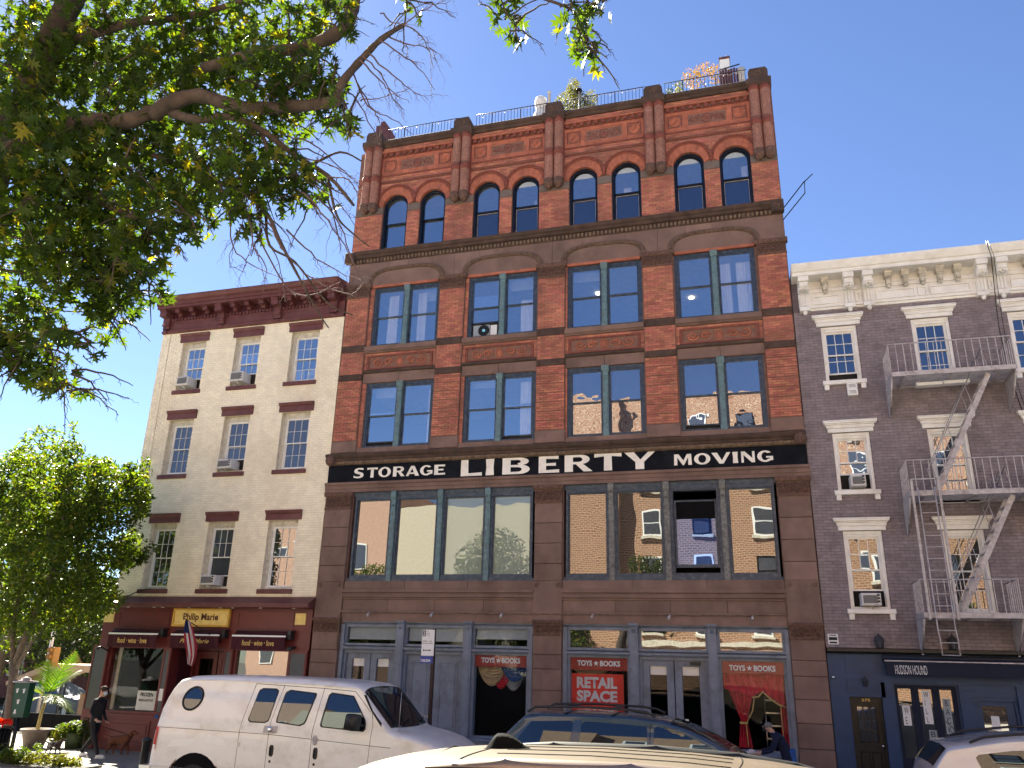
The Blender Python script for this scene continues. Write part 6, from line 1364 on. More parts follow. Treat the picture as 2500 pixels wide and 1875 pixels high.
k = MB(); k.tube([(-2.3+.1*math.cos(i/6), NC.yc-.62+1.24*i/14, NC.topz(-2.3, -.62+1.24*i/14)+.002) for i in range(15)], .006, 4); k.build('panel_gap', M['blackm'], NC.t)
rws = []
for i in range(9):
    t = i/8; hgt = [.0, .085, .10, .10, .093, .075, .05, .02, 0][i]; x = -1.955+.33*t; x = x+(.02 if i == 1 else 0); wd = .04*(1-t*.35); zb_ = NC.topz(x, 0)+.002
    rws.append([(x, NC.yc-wd, zb_), (x+.01, NC.yc-wd*.55, zb_+hgt*.7), (x+.012, NC.yc, zb_+hgt), (x+.01, NC.yc+wd*.55, zb_+hgt*.7), (x, NC.yc+wd, zb_)])
k = MB(); k.grid(rws); k.q(*rws[0]); k.build('shark_fin_aerial', M['blackm'], NC.t)
k = MB(); NC.top(k, lambda y: .85, lambda y: 1.7, -.70, .70, .006); k.build('windscreen', M['gl_car'], NC.t, fix=False)
k = MB(); NC.top(k, lambda y: -.12+.0*y, lambda y: .42, -.5, .5, .003, 8, 10); 
cwin(NC, [(-2.5, 1.30), (-2.2, 1.80), (-1.3, 1.84), (-1.3, 1.30)]); cwin(NC, [(-1.2, 1.30), (-1.2, 1.84), (-.2, 1.84), (-.2, 1.30)]); cwin(NC, [(-.1, 1.30), (-.1, 1.84), (.5, 1.78), (1.1, 1.30)])
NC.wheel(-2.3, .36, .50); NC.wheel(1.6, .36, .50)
# silver hatchback at the right edge
HS = [(2.21, .9, .84, 0), (2.24, 1.15, .86, 0), (2.30, 1.34, .87, 0), (2.42, 1.50, .88, 0), (2.52, 1.615, .88, 0), (2.78, 1.665, .88, 0), (3.28, 1.76, .88, 0), (3.88, 1.81, .88, 0), (4.58, 1.78, .88, 0), (5.18, 1.6, .88, 0), (5.78, 1.25, .88, 0), (6.48, 1.12, .86, 0), (6.78, .9, .82, 0)]
HC = Car('parked_hatchback', (4.2, 14.8, -.1), 'pale silver hatchback with black roof rail parked in front of the navy shop', 'car', HS, 14.8, 1.12, .40, .11, 3.4, .28)
HC.body(M['silv'], 90)
cwin(HC, [(2.96, 1.20), (2.86, 1.50), (3.48, 1.60), (4.18, 1.62), (4.18, 1.18)], r=.02); cwin(HC, [(4.28, 1.18), (4.28, 1.62), (4.8, 1.58), (5.4, 1.3), (5.4, 1.18)])
k = MB(); HC.top(k, lambda y: 2.30, lambda y: 2.50, -.72, .72, .008, 6, 10); k.build('rear_window', M['gl_car'], HC.t, fix=False)
for sg in (-1, 1): y = HC.yc+sg*.70; k = MB(); k.tube([(2.83, y, 1.66), (3.03, y, 1.74), (3.8, y, 1.84), (4.6, y, 1.82)], .02, 6); k.build('roof_rail', M['plast'], HC.t)
k = MB(); k.tube([(2.90, HC.yc, 1.69), (2.68, HC.yc, 1.90)], .006, 4); k.build('aerial', M['black'], HC.t)
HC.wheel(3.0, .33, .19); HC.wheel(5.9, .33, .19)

# ================================================================== street furniture
t = thing('parking_sign', (-8.1, 16.75, 0), 'white and black two hour parking sign with blue plate on a dark brown post', 'sign')
k = MB()
PX = lambda x: x*16.75/20.7
k.box(-6.66, -6.60, 16.72, 16.78, 0, 3.24); k.build('post', surf('rusty_brown_post', (.045, .024, .02), .8, var=.4, scale=14), t)
k = MB(); k.box(-6.88, -6.60, 16.69, 16.70, 2.69, 3.215); fo = k.build('plate', M['paper'], t)
k = MB(); k.box(-6.87, -6.80, 16.686, 16.689, 3.08, 3.20); k.build('number_box', M['ink'], fo)
text_obj('lettering', '2', -6.855, -6.815, 3.095, 3.185, 16.684, M['paper'], fo, .03)
text_obj('lettering', 'Hour\nmetered\nparking', -6.785, -6.70, 3.09, 3.19, 16.687, M['ink'], fo, .0); text_obj('lettering', '8:30am - 7pm\nExcept Sunday', -6.86, -6.63, 2.92, 3.0, 16.687, M['ink'], fo, .01)
k = MB(); k.q((-6.85, 16.687, 2.80), (-6.82, 16.687, 2.825), (-6.82, 16.687, 2.808), (-6.69, 16.687, 2.808), (-6.69, 16.687, 2.825), (-6.66, 16.687, 2.80), (-6.69, 16.687, 2.775), (-6.69, 16.687, 2.792), (-6.82, 16.687, 2.792), (-6.82, 16.687, 2.775)); k.build('arrow', M['ink'], fo, fix=False)
k = MB(); k.box(-6.89, -6.61, 16.685, 16.70, 2.54, 2.68); fo = k.build('plate', paint('blue_plate', (.03, .05, .28), .4), t); text_obj('lettering', '106304', -6.875, -6.66, 2.565, 2.625, 16.682, M['paper'], fo, .02)
b = thing('bollard', (-13.25, 16.1+.35, 0), 'black round topped bollard on the kerb behind the white van', 'bollard')
k = MB(); k.lathe(-13.25, 16.5, [(.10, 0), (.10, .08), (.085, .10), (.085, .72), (.105, .73), (.105, .77), (.08, .80), (.03, .83), (0, .835)], 16); k.build('post', M['plast'], b)
# litter bin with green hand print board, left edge
t = thing('street_board', (-18.85, 18.3, 0), 'tall dark green board with white painted handprints beside the street tree', 'board')
k = MB(); k.box(-19.12, -18.62, 18.25, 18.45, .92, 1.78); bo = k.build('panel', M['green'], t); k = MB(); k.lathe(-18.87, 18.35, [(.30, 1.78), (.30, 1.81), (.12, 1.83), (.12, 1.88), (0, 1.93)], 16); k.build('cap', M['iron'], t); k = MB(); k.tube([(-18.87, 18.35, 0), (-18.87, 18.35, .95)], .05, 6); k.build('post', M['black'], t)
for hx, hz, rot in ((-18.98, 1.55, 1), (-18.76, 1.55, 1), (-18.88, 1.28, 1), (-18.92, 1.08, -1)):
    k = MB(); k.prism([(hx+.030*math.cos(q*PI/5), hz+.036*math.sin(q*PI/5)) for q in range(10)], 20.7-18.25, 20.7-18.25+.003)
    for f_ in range(5): a = R(50+20*f_)*rot; k.prism([(hx+.035*math.cos(a)-.007, hz+.035*math.sin(a)), (hx+.035*math.cos(a)+.007, hz+.035*math.sin(a)), (hx+.080*math.cos(a)+.005, hz+.085*math.sin(a)), (hx+.080*math.cos(a)-.005, hz+.085*math.sin(a))], 20.7-18.25, 20.7-18.25+.0025)
    k.build('handprint', M['paper'], bo)
t = thing('litter_bin', (-18.9, 17.7, 0), 'dark wire litter bin with white notice below the green board', 'bin')
k = MB()
for q in range(20): a = q*PI/10; k.tube([(-18.7+.22*math.cos(a), 17.7+.22*math.sin(a), .0), (-18.7+.29*math.cos(a), 17.7+.29*math.sin(a), .72)], .009, 4)
for z, r in ((.02, .225), (.36, .26), (.72, .295)): k.tube([(-18.7+r*math.cos(q*PI/10), 17.7+r*math.sin(q*PI/10), z) for q in range(20)], .014, 5, closed=True)
k.build('basket', M['black'], t); k = MB(); k.lathe(-18.7, 17.7, [(0, .03), (.21, .03), (.24, .4), (.26, .65), (.18, .70), (0, .70)], 14); k.build('liner', M['blackm'], t)
k = MB(); k.box(-18.86, -18.74, 17.42, 17.43, .38, .68); k.build('notice', M['paper'], t)
rr = random.Random(11)
k = MB()
for _ in range(60): leaf_cloud(k, (-18.75+rr.uniform(-.3, .3), 17.75, .84+rr.uniform(-.03, .05)), (.06, .06, .04), 5, .05, rr)
k.tube([(-18.7, 17.75, .6), (-18.7, 17.75, .85)], .02, 4); tag(k.build('red_flowers', leafmat('red_petal', (.45, .02, .02), (.5, .04, .03), .3), fix=False), 'clump of red flowers under the green handprint board', 'flowers')
# palm in a tapered pot
t = thing('potted_palm', (-19.8, 20.0, 0), 'bright green fan palm in a tapered grey brown planter on the corner', 'palm')
k = MB(); k.lathe(-19.82, 20.0, [(0, .0), (.25, 0), (.37, .44), (.42, .44), (.42, .50), (.36, .50), (.34, .44), (0, .43)], 20); k.build('planter', M['pot'], t)
k = MB(); k.tube([(-19.80, 20.0, .42), (-19.78, 20.0, .9), (-19.70, 20.0, 1.35)], [.055, .045, .04], 8); k.build('stem', surf('palm_stem', (.28, .22, .09), .8, var=.3, scale=20), t)
def frond(mb, p0, dirv, L, droop, w, rnd, n=20):
    P = []; d = Vector(dirv).normalized(); p = Vector(p0)
    for i in range(n+1):
        P.append(p.copy()); d = (d+Vector((0, 0, -droop/n))).normalized(); p = p+d*L/n
    for i in range(3, n+1):
        d = (P[i]-P[i-1]).normalized(); sd_ = d.cross(Vector((0, 0, 1))); sd_ = sd_.normalized() if sd_.length > .05 else Vector((1, 0, 0)); u = i/n; l = w*math.sin(PI*min(.95, u*.8+.16))
        for s in (-1, 1):
            e = P[i]+(sd_*s*.75+d*.75+Vector((0, 0, -.12-rnd.random()*.2))).normalized()*l; b = d*.030
            mb.q(P[i]-b, P[i]+b, e+b*.15, e-b*.1)
    mb.tube([tuple(q) for q in P], [.012*(1-.7*i/n) for i in range(n+1)], 4)
for i, (dx, dy, dz, L, dr) in enumerate(((.5, -.1, 1, 1.25, .5), (-.75, -.1, .7, 1.1, .9), (-.35, .2, 1, .95, .6), (.9, -.2, .35, .95, 1.1), (.2, .5, .9, .9, .8), (-.9, -.4, .2, .8, 1.2), (.75, -.5, .5, .9, 1.2), (-.1, -.6, .7, .8, 1.3), (.95, .2, .1, .8, 1.0))):
    k = MB(); frond(k, (-19.70, 20.0, 1.33), (dx, dy, dz), L*1.22, dr, .46, rr, 20); k.build('frond', M['leaf_palm'] if i < 3 else M['leaf_loc'], t, fix=False)
t = thing('potted_shrub', (-19.0, 20.6, 0), 'low yellow green shrub spilling from a green planter at the restaurant corner', 'shrub')
k = MB(); k.lathe(-18.95, 20.55, [(0, 0), (.22, 0), (.30, .40), (.27, .40), (0, .36)], 18); k.build('planter', M['potg'], t)
k = MB(); leaf_cloud(k, (-19.2, 20.45, .42), (.45, .25, .24), 500, .06, rr); leaf_cloud(k, (-18.95, 20.5, .55), (.3, .25, .18), 300, .06, rr); k.build('foliage', M['leaf_loc'], t, fix=False)
k = MB(); leaf_cloud(k, (-19.35, 20.3, .33), (.34, .2, .2), 260, .06, rr); k.build('yellow_foliage', M['leaf_yel'], t, fix=False)
plant('corner_shrub', 'dark leafy shrub in the shade between green planter and restaurant wall', 'shrub', [((-18.45, 20.35, .45), (.25, .15, .4), 300)], .05, M['leaf_dark'], [([(-18.45, 20.35, 0), (-18.45, 20.35, .5)], .02, .01)], loc=(-18.45, 20.35, 0))
# kerbside planting, lower left corner
t = thing('tree_pit_plants', (-16.8, 17.0, 0), 'yellow green plants filling the kerbside bed in the lower left corner', 'plants')
k = MB(); k.box(-17.9, -15.2, 16.6, 17.5, -.02, .05); k.build('soil', M['ground'], t)
k = MB()
for i in range(36): x = rr.uniform(-17.7, -15.4); leaf_cloud(k, (x, rr.uniform(16.7, 17.4), .11+rr.uniform(-.05, .06)), (.16, .14, .14), 55, .05, rr)
k.build('foliage', M['leaf_yel'], t, fix=False)
k = MB()
for i in range(16): x = rr.uniform(-17.9, -16.9); leaf_cloud(k, (x, rr.uniform(16.7, 17.4), .2+rr.uniform(-.05, .1)), (.14, .14, .16), 50, .05, rr)
k.build('green_foliage', M['leaf_loc'], t, fix=False)
# dining barrier, canopy, parked car and building across the side street
t = thing('dining_barrier', (-21.8, 23.5, 0), 'long black barrier around the corner dining area', 'barrier')
for i in range(6): x = -24.6+i*.95; k = MB(); k.box(x, x+.93, 23.5, 23.56, .02, .62); k.build('panel', M['blackm'], t)
t = thing('market_canopy', (-24.6, 28, 0), 'tan gabled canvas canopy with flat roof behind the palm', 'canopy')
k = MB(); x0, x1 = -28.2, -23.0; k.q((x0, 26.5, 1.45), (-26.3, 26.5, 2.15), (-26.3, 29.5, 2.15), (x0, 29.5, 1.45)); k.q((-26.3, 26.5, 2.15), (x1, 26.5, 2.10), (x1, 29.5, 2.10), (-26.3, 29.5, 2.15)); k.q((x0, 26.5, 1.30), (x0, 26.5, 1.45), (-26.3, 26.5, 2.15), (x1, 26.5, 2.10), (x1, 26.5, 1.85), (-26.3, 26.5, 1.9)); k.build('roof', M['canvas'], t, fix=False)
for x, y in ((-28.1, 26.6), (-23.1, 26.6), (-28.1, 29.4), (-23.1, 29.4), (-25.6, 26.6)): k = MB(); k.box(x-.03, x+.03, y-.03, y+.03, 0, 1.5 if x < -28 else 2.05); k.build('post', M['black'], t)
k = MB(); k.box(-26.8, -24.4, 28.9, 29, .2, 1.0); k.build('back_panel', M['canvas'], t)
k = MB(); k.box(-26.0, -25.2, 28.85, 28.89, .45, .8); k.build('poster', M['ink'], t)
FS = [(-32.0, .5, .8, 0), (-31.9, .95, .85, 0), (-31.3, 1.0, .86, 0), (-30.8, 1.3, .86, 0), (-30.0, 1.36, .86, 0), (-29.4, 1.1, .86, 0), (-28.9, .85, .86, 0), (-28.1, .75, .84, 0), (-27.9, .5, .8, 0)]
FC = Car('side_street_car', (-30, 31, -.1), 'pale blue saloon car parked in the side street behind the palm', 'car', FS, 31.0, .8, .5, .14, 3, .1)
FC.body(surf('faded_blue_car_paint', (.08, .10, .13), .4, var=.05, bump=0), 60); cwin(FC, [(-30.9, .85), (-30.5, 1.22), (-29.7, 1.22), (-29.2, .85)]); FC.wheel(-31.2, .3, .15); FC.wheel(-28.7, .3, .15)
t = thing('warning_sign', (-30.3, 32, 0), 'yellow diamond road sign with black arrow half hidden behind the palm', 'sign')
k = MB(); k.q((-31.0, 32, 2.15), (-30.45, 32, 1.6), (-29.9, 32, 2.15), (-30.45, 32, 2.7)); so_ = k.build('plate', M['amber'], t, fix=False); k = MB(); k.tube([(-30.45, 32.05, 0), (-30.45, 32.05, 2.6)], .04, 6); k.build('post', M['iron'], t)
k = MB(); k.q((-30.52, 31.98, 1.9), (-30.38, 31.98, 1.9), (-30.38, 31.98, 2.25), (-30.25, 31.98, 2.25), (-30.45, 31.98, 2.5), (-30.65, 31.98, 2.25), (-30.52, 31.98, 2.25)); k.build('arrow', M['ink'], so_, fix=False)
t = thing('traffic_signal', (-26, 26, 0), 'yellow traffic signal housing half hidden in the street tree leaves', 'traffic light')
k = MB(); k.bw(-25.95, -25.70, 2.05, 2.75, -5.6, -5.3, .03); k.build('housing', M['amber'], t)
for z in (2.64, 2.40, 2.16): k = MB(); k.tube([(-25.82, 26.0, z), (-25.82, 25.86, z)], [.085, .09], 10); k.build('visor', M['amber'], t)
k = MB(); k.tube([(-26.1, 26.2, 0), (-26.1, 26.2, 3.5)], .06, 8); k.tube([(-26.1, 26.2, 2.5), (-25.82, 26.1, 2.5)], .03, 6); k.build('pole', M['iron'], t)
nb = thing('corner_house', (-45, 40, 0), 'shaded dark red brick house across the side street behind the trees', 'building')
k = MB(); k.box(-58, -40, 40, 50, 0, 7.2); k.build('wall', surf('dark_red_brick', (.12, .055, .045), .9, var=.3), nb)
for i in range(7):
    for z in (1.2, 4.4): x = -57+i*2.4; k = MB(); k.box(x, x+1.1, 39.93, 39.99, z, z+1.7); f_ = k.build('window', M['whiteD'], nb); k = MB(); k.box(x+.1, x+1.0, 39.90, 39.925, z+.1, z+1.6); k.build('pane', M['gl_small'], f_)
nb2 = thing('side_street_house', (-27, 50, 0), 'low dark brown brick house at the end of the side street', 'building')
k = MB(); k.box(-35, -19.5, 50, 58, 0, 7.5); k.build('wall', surf('dark_brown_brick', (.10, .055, .045), .9, var=.3), nb2)
for i in range(5):
    for z in (1.2, 4.4): x = -34+i*3; k = MB(); k.box(x, x+1.1, 49.93, 49.99, z, z+1.7); f_ = k.build('window', M['whiteD'], nb2); k = MB(); k.box(x+.1, x+1.0, 49.90, 49.925, z+.1, z+1.6); k.build('pane', M['gl_small'], f_)

# ================================================================== people and dogs
def skin_body(name, verts, edges, mats, parent, zone, sub=2):
    """one continuous body grown over a skeleton; zone(co) picks the material"""
    me = bpy.data.meshes.new(name); me.from_pydata([v[:3] for v in verts], edges, []); o = bpy.data.objects.new('tmpbody', me); COL.objects.link(o)
    md = o.modifiers.new('s', 'SKIN'); md.use_smooth_shade = True; s2 = o.modifiers.new('u', 'SUBSURF'); s2.levels = sub; s2.render_levels = sub
    for i, v in enumerate(verts):
        sv = me.skin_vertices[0].data[i]; r = v[3]; sv.radius = (r, r*(v[4] if len(v) > 4 else 1)); sv.use_root = (i == 0)
    dg = bpy.context.evaluated_depsgraph_get(); m2 = bpy.data.meshes.new_from_object(o.evaluated_get(dg)); bpy.data.objects.remove(o)
    m2.materials.clear()
    for mm in mats: m2.materials.append(mm)
    po = org(parent)
    for p in m2.polygons: p.material_index = zone(p.center); p.use_smooth = True
    for v in m2.vertices: v.co = v.co-po
    m2.name = name; return link(name, m2, parent, po)
mx, my = -16.95, 19.0
man = thing('person', (mx, my, 0), 'person in black sweater and trousers with face mask striding right along the sidewalk', 'person')
H = 1.70
J = [(mx-.0, my, .90, .135, .85), (mx+.0, my, 1.08, .135, .8), (mx+.02, my, 1.28, .16, .75), (mx+.03, my, 1.40, .12, .8), (mx+.05, my, 1.47, .06, 1), (mx+.08, my, 1.55, .075, 1), (mx+.09, my, 1.64, .08, 1),
     (mx+.02, my-.17, 1.37, .065), (mx-.0, my-.23, 1.12, .05), (mx+.20, my-.26, .93, .038), (mx+.27, my-.26, .92, .032),
     (mx+.02, my+.17, 1.37, .065), (mx-.05, my+.24, 1.12, .05), (mx+.06, my+.28, .90, .038), (mx+.10, my+.28, .86, .032),
     (mx-.0, my-.09, .82, .10), (mx+.12, my-.09, .48, .07), (mx+.30, my-.09, .12, .048), (mx+.38, my-.09, .05, .04),
     (mx-.0, my+.09, .82, .10), (mx-.06, my+.09, .48, .07), (mx-.36, my+.09, .14, .048), (mx-.30, my+.09, .05, .04)]
E_ = [(0, 1), (1, 2), (2, 3), (3, 4), (4, 5), (5, 6), (3, 7), (7, 8), (8, 9), (9, 10), (3, 11), (11, 12), (12, 13), (13, 14), (0, 15), (15, 16), (16, 17), (17, 18), (0, 19), (19, 20), (20, 21), (21, 22)]
skin_body('body', J, E_, [M['cloth'], M['skin']], man, lambda c: 1 if c.z > 1.475 or (c.x > mx+.215 and .80 < c.z < 1.0) or (.80 < c.z < .875 and c.y > my+.24) else 0)
def hand(par, p, d):
    for i in range(4):
        k = MB(); q = Vector(p)+Vector((0, (i-1.5)*.017, 0)); L = (.055, .065, .06, .045)[i]; e = q+Vector((d*L, 0, -.012)); f_ = e+Vector((d*L*.35, 0, -.030)); k.tube([tuple(q), tuple(e), tuple(f_)], [.010, .009, .007], 5); k.build('finger', M['skin'], par)
    k = MB(); q = Vector(p)+Vector((-.02*d, -.03, 0)); k.tube([tuple(q), tuple(q+Vector((.03*d, -.012, -.015))), tuple(q+Vector((.05*d, -.0, -.03)))], [.012, .010, .008], 5); k.build('thumb', M['skin'], par)
hand(man, (mx+.29, my-.26, .915), 1); hand(man, (mx+.11, my+.28, .85), 1)
k = MB(); k.ball((mx+.075, my, 1.665), (.098, .085, .085), 14, 10); k.build('hair', M['hair'], man)
k = MB(); k.ball((mx+.15, my, 1.56), (.042, .06, .055), 10, 8); k.build('face_mask', M['mask'], man)
k = MB(); k.ball((mx+.172, my, 1.62), (.018, .014, .022), 6, 5); k.build('nose', M['skin'], man)
for s in (-1, 1):
    k = MB(); k.ball((mx+.158, my+s*.032, 1.642), (.010, .012, .008), 6, 4); k.build('eye', M['ink'], man); k = MB(); k.ball((mx+.07, my+s*.082, 1.62), (.022, .010, .030), 6, 5); k.build('ear', M['skin'], man)
for x, y, z in ((mx+.40, my-.09, .05), (mx-.30, my+.09, .055)):
    k = MB(); k.smooth = False; k.ball((x, y, z), (.145, .052, .048), 12, 6); k.box(x-.13, x+.135, y-.045, y+.045, 0, .025); k.build('shoe', M['shoe'], man)
k = MB(); k.lathe(mx, my, [(.135, .84), (.15, .88)], 14); k.build('shirt_hem', M['iron'], man)
k = MB(); k.tube([(mx+.28, my-.26, .90), (mx+.35, my-.1, .75), (mx+.48, 19.5, .58), (mx+.75, 19.6, .45)], .007, 4); tag(k.build('dog_lead', M['black'], None), 'thin dark dog lead running from the walking person to the brown dog', 'lead')
ox, oy = .10, 19.5
om = thing('old_person', (ox+.1, oy, 0), 'grey haired person in dark jacket and black mask bending before the curtain window', 'person')
om.name = 'person.001'; ORG[om.name] = ORG.get('old_person', Vector((ox+.1, oy, 0)))
J = [(ox+.30, oy, .82, .14, .85), (ox+.27, oy, 1.0, .15, .8), (ox+.20, oy, 1.17, .16, .8), (ox+.10, oy, 1.28, .11, .8), (ox+.03, oy, 1.34, .06), (ox-.03, oy, 1.40, .075), (ox-.06, oy, 1.46, .078),
     (ox+.12, oy-.17, 1.24, .065), (ox+.02, oy-.22, 1.0, .05), (ox-.20, oy-.22, .93, .036), (ox-.26, oy-.22, .93, .03), (ox+.12, oy+.17, 1.24, .065), (ox+.0, oy+.22, 1.0, .05), (ox-.22, oy+.2, .95, .036),
     (ox+.32, oy-.09, .74, .10), (ox+.28, oy-.09, .42, .07), (ox+.34, oy-.09, .08, .05), (ox+.32, oy+.09, .74, .10), (ox+.26, oy+.09, .42, .07), (ox+.30, oy+.09, .08, .05)]
E_ = [(0, 1), (1, 2), (2, 3), (3, 4), (4, 5), (5, 6), (3, 7), (7, 8), (8, 9), (9, 10), (3, 11), (11, 12), (12, 13), (0, 14), (14, 15), (15, 16), (0, 17), (17, 18), (18, 19)]
skin_body('body', J, E_, [M['clothn'], M['skin']], om, lambda c: 1 if (c.z > 1.34 and c.x < ox+.08) or (c.x < ox-.21) else 0)
hand(om, (ox-.27, oy-.22, .925), -1); hand(om, (ox-.24, oy+.2, .95), -1)
k = MB(); k.ball((ox-.035, oy, 1.47), (.085, .08, .072), 14, 10); k.build('hair', M['hairg'], om); k = MB(); k.ball((ox-.125, oy, 1.385), (.04, .058, .05), 10, 8); k.build('face_mask', M['ink'], om)
k = MB(); k.ball((ox-.145, oy, 1.44), (.016, .013, .02), 6, 5); k.build('nose', M['skin'], om)
for s in (-1, 1):
    k = MB(); k.ball((ox-.13, oy+s*.03, 1.455), (.009, .011, .008), 6, 4); k.build('eye', M['ink'], om); k = MB(); k.ball((ox-.03, oy+s*.078, 1.42), (.02, .010, .028), 6, 5); k.build('ear', M['skin'], om)
    k = MB(); k.ball((ox+.26, oy+s*.09, .05), (.14, .05, .045), 10, 6); k.build('shoe', M['ink'], om)
k = MB(); k.bw(ox+.30, ox+.48, .72, 1.02, 1.0, 1.3, .04); tag(k.build('shoulder_bag', M['bluec'], None), 'blue bag on the back of the bending person', 'bag')
k = MB(); k.tube([(ox-.9, oy-.1, .86), (ox-.2, oy-.2, .95)], .02, 6); k.ball((ox-.42, oy-.12, .90), (.12, .06, .10), 10, 8); tag(k.build('pushcart_handle', M['iron'], None), 'pale metal bar with a round red grip held by the bending person', 'cart handle')
def dog(nm, lab, x, y, s, mat, blk=None):
    t = thing(nm, (x, y, 0), lab, 'dog')
    V_ = [(x-.22*s, y, .40*s, .095*s, 1.15), (x, y, .41*s, .10*s, 1.2), (x+.20*s, y, .42*s, .12*s, 1.25), (x+.32*s, y, .52*s, .075*s), (x+.42*s, y, .62*s, .07*s), (x+.52*s, y, .60*s, .045*s), (x+.58*s, y, .585*s, .032*s),
          (x+.20*s, y-.07*s, .28*s, .05*s), (x+.18*s, y-.07*s, .14*s, .028*s), (x+.20*s, y-.07*s, .03*s, .028*s), (x+.22*s, y+.07*s, .28*s, .05*s), (x+.30*s, y+.07*s, .15*s, .028*s), (x+.28*s, y+.07*s, .03*s, .028*s),
          (x-.24*s, y-.07*s, .30*s, .065*s), (x-.20*s, y-.07*s, .22*s, .045*s), (x-.33*s, y-.07*s, .13*s, .026*s), (x-.30*s, y-.07*s, .03*s, .026*s), (x-.24*s, y+.07*s, .30*s, .065*s), (x-.14*s, y+.07*s, .22*s, .045*s), (x-.24*s, y+.07*s, .13*s, .026*s), (x-.20*s, y+.07*s, .03*s, .026*s),
          (x-.34*s, y, .46*s, .03*s), (x-.46*s, y, .50*s, .028*s), (x-.55*s, y, .46*s, .02*s)]
    E = [(0, 1), (1, 2), (2, 3), (3, 4), (4, 5), (5, 6), (2, 7), (7, 8), (8, 9), (2, 10), (10, 11), (11, 12), (0, 13), (13, 14), (14, 15), (15, 16), (0, 17), (17, 18), (18, 19), (19, 20), (0, 21), (21, 22), (22, 23)]
    skin_body('body', V_, E, [mat], t, lambda c: 0)
    for q in (-1, 1):
        k = MB(); k.ball((x+.39*s, y+q*.07*s, .60*s), (.035*s, .015*s, .07*s), 8, 6); k.build('ear', blk or mat, t); k = MB(); k.ball((x+.475*s, y+q*.05*s, .645*s), .011*s, 6, 4); k.build('eye', M['ink'], t)
    k = MB(); k.ball((x+.61*s, y, .59*s), .018*s, 6, 4); k.build('nose', M['ink'], t)
    return t
dog('small_dog', 'small shaggy black and white dog trotting behind the walking person', -18.1, 18.95, .62, M['furw'], M['hair'])
dog('big_dog', 'large brown dog in the shade beside the restaurant wall', -16.65, 19.65, .95, M['furb'])
# ================================================================== trees
t = thing('street_tree', (-19.0, 18.3, 0), 'leafy street tree with a leaning grey trunk at the left edge of the picture', 'tree')
k = MB()
k.tube([(-19.08, 18.3, -.05), (-19.12, 18.3, .8), (-19.25, 18.3, 1.85), (-19.35, 18.3, 2.3)], [.135, .12, .115, .12], 10)
for P, r0, r1 in (([(-19.35, 18.3, 2.2), (-19.65, 18.3, 3.2), (-19.8, 18.4, 4.6), (-19.6, 18.2, 6.2)], .09, .03), ([(-19.3, 18.3, 2.2), (-19.0, 18.2, 3.2), (-18.5, 18.1, 4.6), (-18.3, 18.0, 7.4)], .10, .03), ([(-19.25, 18.3, 2.1), (-18.7, 18.1, 2.8), (-17.8, 17.9, 3.7), (-16.8, 17.8, 4.8)], .06, .02), ([(-19.3, 18.3, 2.3), (-20.1, 18.5, 3.4), (-21, 18.5, 5)], .07, .02), ([(-18.6, 18.1, 4.3), (-17.6, 17.9, 5.6), (-16.6, 17.7, 6.6)], .05, .02), ([(-18.5, 18.1, 4.0), (-17.9, 17.5, 5.6), (-17.6, 17.2, 7.2)], .05, .02)):
    k.tube(P, [r0+(r1-r0)*i/(len(P)-1) for i in range(len(P))], 7)
k.build('trunk', M['bark2'], t)
k = MB(); rr = random.Random(21)
for c, rd, n in (((-18.9, 18.3, 6.6), (1.2, 1.3, 1.3), 3600), ((-17.7, 17.9, 6.4), (1.1, 1.1, 1.1), 3000), ((-16.5, 17.7, 6.5), (.95, 1.0, .95), 2300), ((-16.0, 17.6, 6.2), (.45, .8, .7), 500), ((-19.9, 18.4, 6.2), (1.2, 1.2, 1.3), 2600), ((-20.6, 18.4, 5.0), (1.3, 1.2, 1.5), 3000), ((-18.4, 18.0, 5.0), (1.5, 1.3, 1.2), 3600), ((-16.9, 17.7, 5.0), (1.25, 1.1, .95), 2600), ((-16.05, 17.6, 5.1), (.5, .7, .5), 450), ((-17.2, 17.8, 3.9), (1.2, 1., .7), 1900), ((-18.9, 18.1, 3.7), (1.4, 1.2, .75), 2300), ((-20.6, 18.3, 3.6), (1.2, 1.1, .8), 1700), ((-16.1, 17.6, 3.9), (.5, .6, .45), 500), ((-15.55, 17.5, 7.2), (.2, .3, .5), 200), ((-18.75, 18.2, 8.0), (.35, .4, .6), 350), ((-18.95, 18.2, 8.75), (.16, .2, .35), 60), ((-17.4, 17.8, 7.45), (.6, .6, .4), 500), ((-17.8, 17.7, 3.15), (.8, .8, .35), 500), ((-20.0, 18.2, 2.9), (1.0, .8, .45), 500)):
    leaf_cloud(k, c, tuple(q*.94 for q in rd), int(n*.62), .085, rr, shell=.55)
for _ in range(150):
    a = rr.uniform(0, 2*PI); e = rr.uniform(-.5, 1.1); cx = -18.4+3.1*math.cos(a)*math.cos(e); cz = 5.6+2.45*math.sin(e); cy = 18+1.5*math.sin(a)*math.cos(e)-.3; q_ = rr.uniform(.14, .36)
    if cx < -16.1: leaf_cloud(k, (cx, cy, cz), (q_*1.5, q_, q_*.9), int(60+300*q_), .08, rr)
k.build('crown', M['leaf_loc'], t, fix=False)
